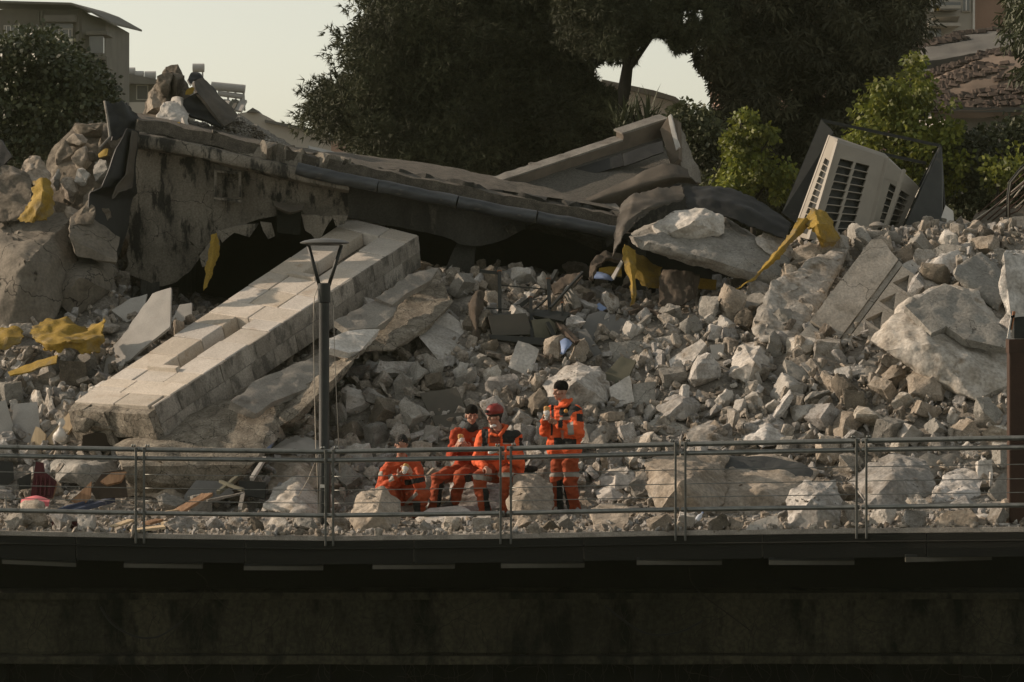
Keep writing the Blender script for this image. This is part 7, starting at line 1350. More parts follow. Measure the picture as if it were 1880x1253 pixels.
    blob('hair', [('e', hc + up * .052 - f * .022, (s * .084, f * .098, up * .088)), ('e', hc + up * .0 - f * .06, (s * .07, f * .05, up * .07))], [HAIR], t, .007, .008, 45)
    sandwich(J(744, 862, -.42), (.15, 0, .8), True, 'sandwich held in both hands by the crouching man', .05)
HIVISD = M('dusty orange jacket cloth', (0.42, 0.064, 0.017), (0.32, 0.05, 0.014), 5, 0.8, 0.3, 14, c3=(0.34, 0.08, 0.03), s3=6, t3=0.64)
build_people()
# ---------------------------------------------------------------- trees
BARK = M('dark bark', (0.026, 0.022, 0.017), (0.016, 0.014, 0.011), 6, 0.95, 0.6, 14, stretch=(1, 1, 0.3))
def leafmat(name, a, b, rough_=0.7, trans=0.0):
    m = bpy.data.materials.new(name); m.use_nodes = True; nt = m.node_tree; N = nt.nodes; L = nt.links
    bs = N['Principled BSDF']; bs.inputs['Roughness'].default_value = rough_; bs.inputs['Specular IOR Level'].default_value = 0.35
    g = N.new('ShaderNodeNewGeometry'); mx = N.new('ShaderNodeMix'); mx.data_type = 'RGBA'
    mx.inputs[6].default_value = (*a, 1); mx.inputs[7].default_value = (*b, 1)
    L.new(g.outputs['Random Per Island'], mx.inputs[0])
    tcn = N.new('ShaderNodeTexCoord'); nzz = N.new('ShaderNodeTexNoise'); nzz.inputs['Scale'].default_value = 1.1; nzz.inputs['Detail'].default_value = 3
    mrr = N.new('ShaderNodeMapRange'); mrr.inputs['From Min'].default_value = .38; mrr.inputs['From Max'].default_value = .66; mrr.inputs['To Min'].default_value = .6; mrr.inputs['To Max'].default_value = 1.6
    hs = N.new('ShaderNodeHueSaturation'); L.new(tcn.outputs['Object'], nzz.inputs['Vector']); L.new(nzz.outputs['Fac'], mrr.inputs['Value']); L.new(mrr.outputs[0], hs.inputs['Value']); L.new(mx.outputs[2], hs.inputs['Color'])
    L.new(hs.outputs[0], bs.inputs['Base Color'])
    if trans:
        tb = N.new('ShaderNodeBsdfTranslucent'); L.new(hs.outputs[0], tb.inputs['Color'])
        ms = N.new('ShaderNodeMixShader'); ms.inputs[0].default_value = trans
        L.new(bs.outputs[0], ms.inputs[1]); L.new(tb.outputs[0], ms.inputs[2]); L.new(ms.outputs[0], N['Material Output'].inputs['Surface'])
    return m
PINE = leafmat('pine needles', (0.030, 0.036, 0.018), (0.055, 0.058, 0.028), 0.75, 0.1)
CYP = leafmat('cypress sprays', (0.032, 0.034, 0.018), (0.058, 0.055, 0.030), 0.8, 0.1)
BROAD = leafmat('dark broad leaves', (0.030, 0.040, 0.018), (0.060, 0.066, 0.030), 0.45, 0.12)
LIME = leafmat('fresh maple leaves', (0.070, 0.092, 0.014), (0.145, 0.155, 0.022), 0.55, 0.35)
SHRUB = leafmat('dark shrub leaves', (0.028, 0.034, 0.015), (0.055, 0.062, 0.026), 0.6, 0.15)
PALM = leafmat('palm blades', (0.036, 0.046, 0.022), (0.07, 0.08, 0.038), 0.6, 0.15)
def pip(px, py, poly):
    n = len(poly); r = np.zeros(len(px), bool); j = n - 1
    for i in range(n):
        xi, yi = poly[i]; xj, yj = poly[j]
        c = ((yi > py) != (yj > py)) & (px < (xj - xi) * (py - yi) / (yj - yi + 1e-9) + xi)
        r ^= c; j = i
    return r
def crown(outline, Y, thick, n_cl, per, leaf, shape, holes=(), clr=0.5, seed=0, droop=0.0, nf=0.02, thr=-0.22):
    """leaf-sized faces gathered in clumps inside a crown volume; returns a mesh"""
    g = np.random.default_rng(seed)
    xs = [p[0] for p in outline]; ys = [p[1] for p in outline]
    C = []
    while len(C) < n_cl:
        px = g.uniform(min(xs), max(xs), 4000); py = g.uniform(min(ys), max(ys), 4000)
        ok = pip(px, py, outline)
        for h in holes: ok &= ~pip(px, py, h)
        for x, y in zip(px[ok], py[ok]):
            C.append((x, y)); 
            if len(C) >= n_cl: break
    C = np.array(C[:n_cl]); sd_ = seed * 11.0
    kk = np.array([noise.noise(Vector((c[0] * nf, c[1] * nf * 1.5, sd_))) for c in C]); C = C[kk > thr]; n_cl = len(C); C = C + g.normal(0, 9, C.shape) * (g.random((n_cl, 1)) < .25); Yc = Y + g.uniform(-1, 1, n_cl) * thick
    W = np.stack([(C[:, 0] - HX) / F * Y, Yc, CZ - (C[:, 1] - HY) / F * Y], 1)   # columns of one depth: a real volume
    W = np.repeat(W, per, 0); N = len(W)
    off = g.normal(0, 1, (N, 3)); off /= np.linalg.norm(off, axis=1, keepdims=True); off *= (g.random((N, 1)) ** 0.5) * clr
    off[:, 2] *= 0.75
    W += off
    # keep leaves off the sky gaps
    qx = HX + W[:, 0] / W[:, 1] * F; qy = HY - (W[:, 2] - CZ) / W[:, 1] * F; ok = np.ones(N, bool)
    for h in holes: ok &= ~(pip(qx, qy, h) & (g.random(N) < 2))
    W = W[ok]; off = off[ok]; N = len(W)
    d = off / (np.linalg.norm(off, axis=1, keepdims=True) + 1e-6) + g.normal(0, .6, (N, 3)); d[:, 2] -= droop
    d /= np.linalg.norm(d, axis=1, keepdims=True)
    if shape == 'needle':        # tuft: several thin blades from one point
        k = 7; B = np.repeat(W, k, 0); D = np.repeat(d, k, 0) + g.normal(0, .55, (N * k, 3)); D /= np.linalg.norm(D, axis=1, keepdims=True)
        S = np.cross(D, g.normal(0, 1, (N * k, 3))); S /= np.linalg.norm(S, axis=1, keepdims=True)
        L = leaf * g.uniform(.6, 1.2, (N * k, 1)); w = leaf * 0.085
        V = np.stack([B - S * w, B + S * w, B + D * L], 1).reshape(-1, 3); return V, 3
    S = np.cross(d, g.normal(0, 1, (N, 3))); S /= np.linalg.norm(S, axis=1, keepdims=True)
    L = leaf * g.uniform(.6, 1.3, (N, 1))
    if shape == 'spray':
        V = np.stack([W - S * L * .16, W + S * L * .16, W + d * L + S * L * .10, W + d * L * 1.15 - S * L * .05], 1)
    else:
        V = np.stack([W, W + d * L * .5 + S * L * .38, W + d * L, W + d * L * .5 - S * L * .38], 1)
    return V.reshape(-1, 3), 4
def tree(name, label, outline, Y, thick, n_cl, per, leaf, shape, mat, trunk, holes=(), clr=0.5, seed=0, droop=0.0, limbs=8, group='trees behind the ruin', cat='tree', nf=0.02, thr=-0.22):
    base = Vector(trunk[0]); t = empty(name, base, label, cat, group)
    V, k = crown(outline, Y, thick, n_cl, per, leaf, shape, holes, clr, seed, droop, nf, thr)
    me = mesh_np('crown', V - np.array(base), np.arange(len(V)), np.full(len(V) // k, k), [mat], False)
    o = link('crown', me, t, base)
    bm = bmesh.new(); pts = [Vector(p) for p in trunk]; n = len(pts); r0 = trunk_r.get(name, .22)
    tube(bm, pts, [r0 * (1 - .75 * i / (n - 1)) for i in range(n)], 9); finish('trunk', bm, BARK, t, 60)
    r = random.Random(seed); bm = bmesh.new(); xs = [p[0] for p in outline]; ys = [p[1] for p in outline]
    for i in range(limbs):
        u = r.uniform(.35, .95); j = min(int(u * (n - 1)), n - 2); a = pts[j].lerp(pts[j + 1], u * (n - 1) - j)
        for _ in range(30):
            x, y = r.uniform(min(xs), max(xs)), r.uniform(min(ys), max(ys))
            if inpoly(x, y, outline) and not any(inpoly(x, y, h) for h in holes): break
        b = P(x, y, Y) + Vector((0, r.uniform(-thick, thick) * .6, 0)); m = a.lerp(b, .5) + Vector((0, 0, .25))
        tube(bm, [a, a.lerp(m, .6), m, m.lerp(b, .6), b], [r0 * .38, r0 * .3, r0 * .22, r0 * .14, r0 * .05], 6)
    finish('limbs', bm, BARK, t, 60)
    return t
trunk_r = {'leaning_pine_tree': .19, 'pine_tree': .30, 'cypress_tree': .3, 'young_tree': .07, 'broadleaf_tree': .22, 'shrub': .05}
def build_trees():
    Yp = 66.0
    o = [(552, 222), (575, 205), (582, 175), (612, 150), (640, 140), (636, 118), (660, 100), (644, 88), (632, 62), (660, 50), (672, 20), (690, 0), (690, -60), (1110, -60), (1110, 40), (1090, 90), (1100, 140), (1125, 165), (1140, 240), (1110, 270), (1060, 300), (1010, 320), (900, 345), (700, 300), (640, 270), (600, 235)]
    global GAP
    GAP = [(1086, 130), (1110, 112), (1140, 122), (1172, 118), (1172, 84), (1196, 66), (1222, 70), (1240, 98), (1276, 92), (1272, 112), (1300, 150), (1308, 210), (1268, 222), (1215, 180), (1160, 172), (1104, 158)]
    hl = [GAP, bxp(925, 36, 938, 50), bxp(950, 44, 966, 54), bxp(1000, 46, 1012, 58), bxp(854, 2, 864, 14), bxp(930, 66, 940, 74), [(878, 76), (890, 78), (888, 84), (878, 84)], bxp(1068, 100, 1078, 114)]
    tree('pine_tree', 'huge dark pine tree filling the sky behind the collapsed wall', o, Yp, 3.2, 1100, 58, .16, 'needle', PINE, [P(860, 560, Yp), P(850, 300, Yp), P(870, 120, Yp), P(880, -60, Yp)], hl, .50, 1, .1, 22)
    V, k = crown([(x * .93 + 62, y * .93 + 12) for x, y in o], Yp, 2.0, 700, 80, .15, 'spray', hl, .5, 2, .3)
    t = [q for q in COL.objects if q.get('label', '').startswith('huge dark pine')][0]
    link('inner_foliage', mesh_np('inner_foliage', V - np.array(t.location), np.arange(len(V)), np.full(len(V) // k, k), [PINE]), t, Vector(t.location))
    Y2 = 62.0
    o2 = [(1010, -60), (1325, -60), (1330, 40), (1300, 60), (1306, 90), (1270, 80), (1240, 92), (1226, 66), (1200, 62), (1178, 74), (1182, 108), (1178, 118), (1160, 110), (1130, 112), (1112, 122), (1096, 116), (1080, 96), (1040, 70)]
    tree('leaning_pine_tree', 'pine tree with a bare leaning trunk standing clear against the gap of sky', o2, Y2, 1.8, 380, 46, .15, 'needle', PINE, [P(1132, 470, Y2), P(1140, 250, Y2), P(1146, 165, Y2), P(1154, 110, Y2), P(1162, 60, Y2), P(1175, 0, Y2)], [bxp(1280, 18, 1292, 40), bxp(1252, 30, 1262, 46), GAP], .36, 3, .15, 14)
    Y3 = 64.0
    o3 = [(1330, -60), (1690, -60), (1680, 60), (1650, 95), (1660, 110), (1640, 140), (1650, 200), (1600, 260), (1560, 330), (1500, 420), (1320, 420), (1310, 330), (1300, 270), (1320, 210), (1304, 180), (1312, 158), (1290, 132), (1276, 106), (1290, 90), (1310, 60)]
    tree('cypress_tree', 'dark drooping cypress tree towering behind the air conditioner', o3, Y3, 2.6, 1150, 130, .12, 'spray', CYP, [P(1480, 560, Y3), P(1480, 300, Y3), P(1490, 100, Y3), P(1490, -60, Y3)], [bxp(1322, 20, 1334, 60), bxp(1462, 12, 1472, 26), GAP], .36, 4, .8, 18)
    Y4 = 57.0
    o4 = [(1352, 192), (1364, 200), (1378, 228), (1400, 236), (1418, 250), (1410, 285), (1420, 310), (1445, 300), (1462, 312), (1448, 345), (1440, 372), (1330, 352), (1308, 340), (1312, 322), (1335, 326), (1330, 300), (1345, 292), (1334, 266), (1345, 240), (1352, 215)]
    tree('young_tree', 'smaller light green young tree left of the air conditioner', o4, Y4, .8, 330, 40, .10, 'leaf', LIME, [P(1385, 500, Y4), P(1382, 380, Y4), P(1378, 300, Y4), P(1358, 200, Y4)], (), .17, 5, .7, 10, 'light green young trees', 'tree', .06, .07)
    o5 = [(1668, 92), (1682, 98), (1690, 130), (1706, 160), (1714, 190), (1742, 190), (1752, 215), (1748, 270), (1762, 300), (1750, 350), (1690, 345), (1640, 330), (1600, 300), (1580, 270), (1556, 258), (1550, 245), (1570, 222), (1582, 190), (1600, 160), (1616, 140), (1640, 150), (1660, 120)]
    tree('young_tree', 'taller light green young tree behind the right side of the air conditioner', o5, 58.0, 1.1, 620, 40, .11, 'leaf', LIME, [P(1680, 560, 58.0), P(1676, 380, 58.0), P(1672, 240, 58.0), P(1672, 100, 58.0)], (), .20, 6, .7, 14, 'light green young trees', 'tree', .055, .07)
    o6 = [(-40, 90), (20, 78), (45, 60), (72, 62), (100, 78), (128, 82), (150, 110), (165, 130), (186, 145), (190, 172), (214, 176), (200, 196), (160, 205), (150, 240), (100, 290), (40, 300), (-40, 300)]
    tree('broadleaf_tree', 'dense dark broadleaf tree in front of the apartment block at upper left', o6, 60.0, 1.8, 520, 70, .105, 'leaf', BROAD, [P(60, 560, 60.0), P(62, 360, 60.0), P(66, 200, 60.0), P(70, 90, 60.0)], (), .34, 7, .3, 14)
    o7 = [(1740, 300), (1765, 262), (1800, 245), (1840, 236), (1890, 225), (1930, 225), (1930, 420), (1760, 430), (1735, 380)]
    tree('shrub', 'dark shrubbery below the tiled roof at the right edge', o7, 58.5, 1.2, 320, 50, .11, 'leaf', SHRUB, [P(1830, 520, 58.5), P(1830, 420, 58.5), P(1826, 260, 58.5)], (), .4, 8, .3, 6, None, 'shrub')
    o8 = [(1230, 215), (1290, 205), (1320, 230), (1330, 330), (1310, 350), (1280, 330), (1240, 260)]
    tree('shrub', 'dark shrub behind the tipped roof corner at the gap of sky', o8, 60.0, 1.0, 150, 50, .11, 'leaf', SHRUB, [P(1285, 520, 60.0), P(1285, 400, 60.0), P(1285, 230, 60.0)], (), .35, 9, .3, 6, None, 'shrub')
    o9 = [(1806, 300), (1816, 290), (1826, 300), (1850, 285), (1870, 300), (1860, 330), (1830, 345), (1812, 330)]
    tree('young_tree', 'sparse small light green sapling in the dark shrubbery at the right edge', o9, 56.5, .5, 44, 18, .10, 'leaf', LIME, [P(1832, 480, 56.5), P(1830, 380, 56.5), P(1832, 300, 56.5)], (), .2, 10, .4, 5, 'light green young trees')
    o10 = [(1862, -30), (1920, -30), (1920, 150), (1876, 150), (1868, 90), (1856, 40)]
    tree('young_tree', 'hanging feathery branches in the top right corner', o10, 52.0, .6, 60, 40, .13, 'spray', SHRUB, [P(1925, 520, 52.0), P(1922, 200, 52.0), P(1905, -20, 52.0)], (), .25, 11, 1.2, 5, 'light green young trees')
    # spiky palm
    b = P(1170, 212, 61); t = empty('palm_plant', P(1165, 520, 61), 'spiky palm plant below the leaning pine trunk', 'palm')
    bm = bmesh.new(); tube(bm, [P(1165, 520, 61), P(1165, 300, 61), b], [.16, .15, .12], 9); finish('trunk', bm, BARK, t, 60)
    r = random.Random(5)
    for i in range(130):
        a = r.uniform(0, 6.28); e = r.uniform(.35, 1.5); d = Vector((math.cos(a) * math.cos(e), math.sin(a) * math.cos(e) * .8, math.sin(e)))
        L = r.uniform(.5, .95); sd = d.cross(Vector((0, 0, 1))).normalized(); bm = bmesh.new()
        o_ = b + Vector((r.uniform(-.45, .35), r.uniform(-.2, .2), r.uniform(-.5, .05)))
        rows = []
        for k in range(5):
            u = k / 4; p = o_ + d * L * u + Vector((0, 0, -.22 * L * u * u)); w = .03 * (1 - u) + .002; rows.append((bm.verts.new(p - sd * w), bm.verts.new(p + Vector((0, 0, .012 * (1 - u)))), bm.verts.new(p + sd * w)))
        for k in range(4):
            for q in range(2): bm.faces.new((rows[k][q], rows[k][q + 1], rows[k + 1][q + 1], rows[k + 1][q]))
        finish('palm_leaf', bm, PALM, t)
build_trees()

# ---------------------------------------------------------------- buildings behind
BW1 = M('grey brown render', (0.115, 0.108, 0.093), (0.085, 0.08, 0.07), .4, 0.9, 0.1, 4, c3=(0.10, 0.095, 0.085), s3=.5, t3=.6)
BW2 = M('pale render', (0.33, 0.31, 0.27), (0.29, 0.27, 0.235), .4, 0.9, 0.1, 4, c3=(0.22, 0.2, 0.175), s3=.6, t3=.6)
BRK = M('pale brick infill', (0.30, 0.20, 0.15), (0.25, 0.165, 0.125), .8, 0.95, 0.3, 12)
GLASS = M('dark window glass', (0.05, 0.052, 0.055), (0.035, 0.037, 0.04), 1, 0.15, spec=0.8)
TANK = M('grey water tank', (0.36, 0.35, 0.33), (0.30, 0.29, 0.275), 1, 0.5)
RTILE = M('weathered roof tile', (0.085, 0.062, 0.048), (0.055, 0.042, 0.033), 3, 0.9, 0.3, 12, rnd=0.35, c3=(0.09, 0.065, 0.05), s3=3, t3=.58)
RDECK = M('bare roof boarding', (0.19, 0.145, 0.11), (0.14, 0.105, 0.08), 1.5, 0.9, 0.3, 8, c3=(0.11, 0.085, 0.065), s3=1.2, t3=.58, stretch=(.5, 1, 2))
RGREY = M('dark bare roof slab', (0.115, 0.11, 0.098), (0.09, 0.086, 0.077), 1.5, 0.9, 0.2, 6)
def build_buildings():
    def sc(Y): return Y / F
    # apartment block at upper left
    Y = 175.0; t = empty('apartment_building', Vector((P(80, 300, Y).x, Y, -.6)), 'grey apartment block with a thin overhanging roof at upper left', 'building')
    def slab(nm, x0, y0, x1, y1, Ya, d, m, par=t):
        a, b = P(x0, y1, Ya), P(x1, y0, Ya); bm = bmesh.new(); abox(bm, a.x, Ya, a.z, b.x, Ya + d, b.z); return finish(nm, bm, m, par)
    a, b = P(-60, 560, Y), P(150, 8, Y)
    bm = bmesh.new(); abox(bm, a.x, Y, -.6, P(150, 0, Y).x, Y + 12, P(0, 18, Y).z); finish('wall', bm, BW1, t)
    bm = bmesh.new(); c = P(150, 0, Y); e = P(194, 0, Y + 3); hull(bm, [Vector((c.x, Y + .05, -.6)), Vector((e.x, Y + 3, -.6)), Vector((e.x, Y + 14, -.6)), Vector((c.x, Y + 14, -.6)), Vector((c.x, Y + .05, P(0, 22, Y).z)), Vector((e.x, Y + 3, P(0, 36, Y + 3).z)), Vector((e.x, Y + 14, P(0, 36, Y + 3).z)), Vector((c.x, Y + 14, P(0, 22, Y).z))]); finish('corner_wall', bm, BW1, t)
    bm = bmesh.new(); rp_ = [(-60, 0, Y - 1.5), (130, 5, Y - 1.5), (160, 16, Y - 1.2), (207, 42, Y + 2)]
    tp = [P(*q) for q in rp_]; bk = [q + Vector((0, 14, .6)) for q in tp]
    for i in range(3):
        v = [bm.verts.new(q) for q in (tp[i], tp[i + 1], bk[i + 1], bk[i])]; w = [bm.verts.new(q - Vector((0, 0, .12))) for q in (tp[i], tp[i + 1], bk[i + 1], bk[i])]
        bm.faces.new(v); bm.faces.new(w[::-1])
        for k in range(4): bm.faces.new((v[k], w[k], w[(k + 1) % 4], v[(k + 1) % 4]))
    finish('roof', bm, RGREY, t)
    for x0, y0, x1, y1, bars in ((8, 48, 38, 80, 4), (108, 54, 132, 82, 2), (12, 140, 40, 172, 3)):
        f = slab('window', x0 - 1.5, y0 - 1.5, x1 + 1.5, y1 + 1.5, Y - .12, .14, BW2)
        slab('pane', x0 + 1, y0 + 1, x1 - 1, y1 - 1, Y - .15, .05, GLASS, f)
        for k in range(bars): slab('glazing_bar', x0 + (x1 - x0) * (k + .5) / bars - .8, y0, x0 + (x1 - x0) * (k + .5) / bars + .8, y1, Y - .2, .05, WHITE, f)
    slab('balcony_recess', 84, 40, 134, 92, Y - .05, .1, GLASS); slab('balcony_wall', 80, 92, 138, 112, Y - 1.2, 1.2, BW1); slab('lintel', 80, 28, 138, 40, Y - 1.0, 1.0, BW1)
    for x in (70, 76, 142): slab('pilaster_strip', x - 2, 20, x + 2, 300, Y - .3, .3, BW1)
    for y in (58, 104, 150): slab('side_balcony', 158, y, 196, y + 20 if y > 60 else y + 6, Y - .2, 3.0, BW1)
    for y in (66, 124): slab('side_opening', 164, y, 190, y + 32, Y + .4, .3, GLASS)
    # lower block with tanks
    Y = 210.0; t2 = empty('apartment_building', Vector((P(250, 300, Y).x, Y, -.6)), 'hazy low block with round water tanks on its roof behind the masonry spire', 'building')
    slab('wall', 150, 152, 330, 600, Y, 10, BW1, t2); slab('parapet', 180, 188, 330, 240, Y - .6, .6, BW2, t2)
    bm = bmesh.new(); q = [P(150, 152, Y - 1), P(190, 126, Y - 1), P(285, 148, Y - 1), P(335, 156, Y - 1)]; hull(bm, q + [p + Vector((0, 11, 0)) for p in q]); finish('roof', bm, RGREY, t2)
    for x in (205, 250): f = slab('window', x, 156, x + 22, 184, Y - .1, .15, BW2, t2); slab('pane', x + 2, 158, x + 20, 182, Y - .14, .05, GLASS, f)
    slab('drain_pipe', 232, 154, 235, 300, Y - .3, .2, BW2, t2)
    for i, (x, y, r) in enumerate(((238, 132, 10), (256, 137, 8), (276, 139, 10))):
        c = P(x, y, Y + 2); bm = bmesh.new(); rr = r * sc(Y); tube(bm, [c - Vector((rr, 0, 0)), c + Vector((rr, 0, 0))], rr * .8, 14); o = finish('water_tank', bm, TANK, None, 60)
        bm = bmesh.new(); abox(bm, c.x - rr * .7, c.y - .4, c.z - rr * 1.6, c.x + rr * .7, c.y + .4, c.z - rr * .7); finish('tank_stand', bm, TANK, o)
        props(o, ['leftmost round grey water tank on the hazy low block', 'middle round grey water tank on the hazy low block', 'rightmost round grey water tank on the hazy low block, next to the spire'][i], 'water tank', 'rooftop water tanks')
    # solar heaters on a far roof
    Y = 190.0; t3 = empty('solar_heater', P(430, 205, Y), 'rooftop solar water heater with two pale tanks and a slanted panel', 'solar heater')
    for x0, x1, y, r in ((388, 450, 160, 8), (400, 446, 174, 5)):
        bm = bmesh.new(); tube(bm, [P(x0, y - 2, Y), P(x1, y + 4, Y)], r * sc(Y), 14); finish('tank', bm, TANK, t3, 60)
    for x in (402, 418, 432, 447): bm = bmesh.new(); beam(bm, P(x, 165, Y), P(x + 2, 204, Y), .12, .12); finish('leg', bm, TANK, t3)
    for k in range(4): plate('collector_panel', [(396 + k * 15, 182), (408 + k * 15, 184), (398 + k * 15, 204), (386 + k * 15, 202)], Y - .5, (-.2, -.6, .75), .15, TANK if k % 2 else RGREY, t3)
    o = empty('water_tank', P(364, 136, 200), 'single pale water tank on a stand above the black roofing roll', 'water tank', 'rooftop water tanks')
    bm = bmesh.new(); tube(bm, [P(354, 125, 200), P(375, 125, 200)], 8 * sc(200), 14); finish('tank', bm, TANK, o, 60)
    for x in (357, 372): bm = bmesh.new(); beam(bm, P(x, 130, 200), P(x, 240, 200), .1, .1); finish('leg', bm, TANK, o)
    # pale walls right of the solar heater
    t4 = empty('pale_house', Vector((P(520, 300, 120).x, 120, -.6)), 'low pale house with a sloping wall top beside the solar heater', 'building')
    bm = bmesh.new(); q = [P(440, 208, 120), P(468, 204, 120), P(490, 214, 120), P(490, 221, 120), P(560, 236, 120), P(604, 250, 120), P(622, 262, 120)]; lo = [Vector((p.x, p.y, -.6)) for p in (q[-1], q[0])]
    poly_prism(bm, q + lo, Vector((0, 9, 0))); finish('wall', bm, BW2, t4)
    bm = bmesh.new(); poly_prism(bm, [P(486, 220, 119.6), P(562, 234, 119.6), P(606, 248, 119.6), P(626, 262, 119.6), P(626, 266, 119.6), P(604, 254, 119.6), P(560, 239, 119.6), P(486, 225, 119.6)], Vector((0, 9.5, 0))); finish('roof_edge', bm, RGREY, t4)
    bm = bmesh.new(); poly_prism(bm, [P(452, 206, 119.5), P(464, 198, 119.5), P(474, 207, 119.5)], Vector((0, 3, 0))); finish('dormer', bm, RGREY, t4)
    bm = bmesh.new(); a, b = P(608, 284, 100), P(630, 258, 100); abox(bm, a.x, 100, -.6, b.x, 101.5, b.z); props(finish('brick_chimney', bm, BRK), 'short brown brick chimney stump beside the big pine', 'chimney')
    # small gabled house in the sky gap
    t5 = empty('gabled_house', Vector((P(1230, 300, 130).x, 130, -.6)), 'small pale gabled house seen in the gap of sky between the trees', 'building')
    bm = bmesh.new(); q = [P(1120, 156, 130), P(1238, 184, 130), P(1272, 214, 130), P(1290, 225, 130)]; lo = [Vector((p.x, p.y, -.6)) for p in (q[-1], q[0])]; poly_prism(bm, q + lo, Vector((0, 8, 0))); finish('wall', bm, BW2, t5)
    bm = bmesh.new(); q = [P(1105, 146, 129.4), P(1200, 166, 129.4), P(1240, 178, 129.4), P(1266, 198, 129.4), P(1264, 204, 129.4), P(1238, 186, 129.4), P(1105, 153, 129.4)]; poly_prism(bm, q, Vector((0, 9, 0))); finish('roof', bm, BW1, t5)
    m_ = empty('lattice_mast', P(1312, 300, 120), 'thin lattice scaffold mast against the sky at the left of the cypress', 'mast')
    for x in (1306, 1318): bm = bmesh.new(); beam(bm, P(x, 330, 120), P(x + 6, -60, 120), .07, .07); finish('mast_leg', bm, TANK, m_)
    for k in range(14): bm = bmesh.new(); y = 200 - k * 18; beam(bm, P(1307 + k * .3, y, 120), P(1319 + k * .3, y - (18 if k % 2 else 0), 120), .05, .05); finish('brace', bm, TANK, m_)
    # flats at upper right
    Y = 115.0; t6 = empty('apartment_building', Vector((P(1740, 300, Y).x, Y, -.6)), 'pale apartment block with balconies and brick infill at upper right', 'building')
    slab('wall', 1335, -80, 1960, 500, Y, 10, BRK, t6); slab('pale_bay', 1682, -80, 1790, 500, Y - .8, .8, BW2, t6); slab('pale_bay', 1330, -80, 1400, 500, Y - .5, .5, BW2, t6); slab('pale_bay', 1850, -80, 1960, 500, Y - .3, .3, BW1, t6)
    for y in (-12, 20): slab('balcony_slab', 1705, y + 22, 1764, y + 28, Y - 2.2, 1.4, BW2, t6)
    bm = bmesh.new(); q = [P(1712, 32, Y - 1.6), P(1762, 30, Y - 1.6), P(1756, 46, Y - .9), P(1738, 54, Y - .8), P(1712, 44, Y - .8)]; poly_prism(bm, q, Vector((0, .8, 0))); finish('balcony_front', bm, BW2, t6)
    slab('railing', 1728, 4, 1764, 18, Y - 2.1, .06, GLASS, t6)
    for x0, y0, x1, y1 in ((1706, 50, 1728, 72), (1710, -10, 1730, 22), (1768, -20, 1780, 20)):
        f = slab('window', x0 - 2, y0 - 2, x1 + 2, y1 + 2, Y - .95, .15, BW2, t6); slab('pane', x0, y0, x1, y1, Y - .98, .05, GLASS, f); slab('glazing_bar', (x0 + x1) / 2 - 1, y0, (x0 + x1) / 2 + 1, y1, Y - 1.02, .04, WHITE, f)
    slab('pale_corner', 1786, -80, 1790, 60, Y - .9, .1, WHITE, t6); slab('yellow_cloth', 1716, 10, 1724, 20, Y - 2.2, .08, YEL, t6); slab('hanging_laundry', 1706, 12, 1714, 22, Y - 2.2, .08, WHITE, t6)
    # tile roofed house
    t7 = empty('tile_roofed_house', Vector((P(1790, 300, 72).x, 72, -.6)), 'old house with a damaged brown tiled roof at the right edge', 'building')
    a, b = P(1640, 200, 70.5), P(1990, 200, 70.5); bm = bmesh.new(); abox(bm, a.x + 1.2, 70.5, -.6, b.x, 78, P(0, 206, 70.5).z); finish('wall', bm, BW2, t7)
    bm = bmesh.new(); abox(bm, P(1725, 0, 70.4).x, 70.35, P(0, 250, 70.4).z, b.x, 70.5, P(0, 240, 70.4).z); finish('string_course', bm, BW2, t7)
    bm = bmesh.new(); abox(bm, P(1715, 0, 70.0).x, 69.6, P(0, 208, 70).z, b.x, 70.5, P(0, 199, 70).z); finish('eaves', bm, BW1, t7)
    rowsA = [[(1712, 205, 69.6), (1800, 204, 69.6), (1990, 186, 69.6)], [(1705, 160, 71), (1800, 130, 71), (1990, 96, 71)], [(1700, 142, 72), (1790, 104, 72.2), (1990, 70, 72.4)]]
    rowsB = [[(1636, 118, 72), (1720, 110, 72.2), (1800, 100, 72.4), (1990, 74, 72.4)], [(1650, 108, 73.5), (1720, 82, 74), (1800, 66, 74.5), (1990, 50, 75)], [(1660, 104, 74), (1720, 76, 75), (1800, 60, 76), (1990, 44, 76)]]
    sheet('lower_roof_deck', rowsA, RDECK, 40, 24, .2, .05, 1.2, 51, t7); sheet('upper_roof_deck', rowsB, RGREY, 40, 20, .2, .05, 1.2, 52, t7)
    bm = bmesh.new(); hull(bm, [Vector((0, 0, 0)) + Vector(v) for v in ((-.13, -.07, 0), (.13, -.07, 0), (.12, .07, .005), (-.12, .07, .005), (-.10, -.07, .02), (.10, -.07, .02), (.09, .07, .025), (-.09, .07, .025))]); tm = bpy.data.meshes.new('roof_tile'); bmesh.ops.recalc_face_normals(bm, faces=bm.faces); bm.to_mesh(tm); bm.free(); tm.materials.append(RTILE)
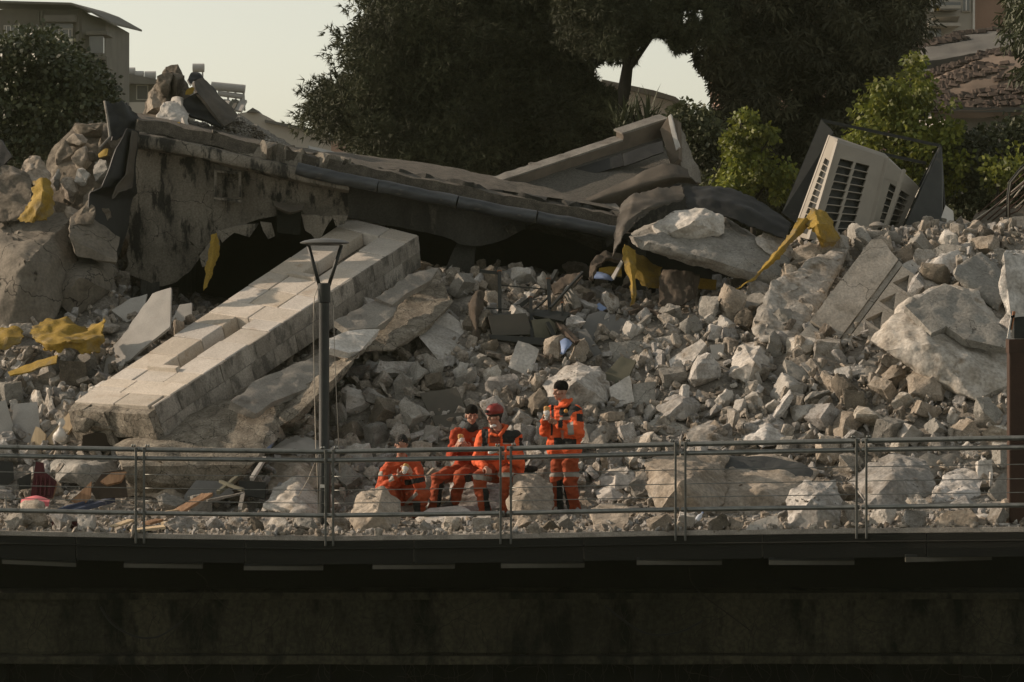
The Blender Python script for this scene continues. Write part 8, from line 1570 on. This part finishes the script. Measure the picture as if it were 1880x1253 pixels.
    A = np.array([[P(*c) for c in r] for r in rowsA], float); B = np.array([[P(*c) for c in r] for r in rowsB], float)
    gA = catmull(catmull(A, 40).transpose(1, 0, 2), 40).transpose(1, 0, 2); gB = catmull(catmull(B, 40).transpose(1, 0, 2), 40).transpose(1, 0, 2)
    placed = 0; rest = bmesh.new(); cand = []
    for g_, vmin, pr in ((gA, 0, .5), (gB, .45, .7)):
        for row in range(34):
            for col in range(56):
                u, v = col / 55, row / 33
                if v < vmin: continue
                if noise.noise(Vector((u * 3, v * 5.5, 3.3 + vmin))) < -.12: continue
                if rng.random() > pr: continue
                p = Vector(g_[min(39, int(v * 39)), min(39, int(u * 39))]) + Vector((rng.uniform(-.05, .05), 0, rng.uniform(.0, .06)))
                cand.append(p)
    cand.sort(key=lambda p: p.y); proto = None
    for p in cand:
        rot = Euler((R(32) + rng.uniform(-.15, .2), rng.uniform(-.2, .2), rng.uniform(-.4, .4)))
        if p.x / p.y * F + HX > 1905: continue
        if placed < 300:
            o = bpy.data.objects.new('roof_tile', tm); COL.objects.link(o); o.parent = t7; o.location = p - Vector(t7.location); o.rotation_euler = rot; placed += 1
        else:
            m4 = Matrix.Translation(p) @ rot.to_matrix().to_4x4(); vs = [rest.verts.new(m4 @ v.co) for v in tm.vertices]
            for f in tm.polygons: rest.faces.new([vs[i] for i in f.vertices])
    props(finish('loose_tiles', rest, RTILE, t7), kind='stuff')
    # haze: one closed box of thin air round camera and scene
    bm = bmesh.new(); abox(bm, -520, -80, -7.6, 520, 930, 32); hz = finish('haze', bm, HAZE); props(hz, kind='stuff', label='thin pale haze in the air')
HAZE = bpy.data.materials.new('thin haze'); HAZE.use_nodes = True
_n = HAZE.node_tree.nodes; _n.remove(_n['Principled BSDF']); _v = _n.new('ShaderNodeVolumePrincipled')
_v.inputs['Color'].default_value = (0.84, 0.90, 0.60, 1); _v.inputs['Density'].default_value = 0.00016; _v.inputs['Anisotropy'].default_value = 0.2
HAZE.node_tree.links.new(_v.outputs[0], _n['Material Output'].inputs['Volume'])
build_buildings()
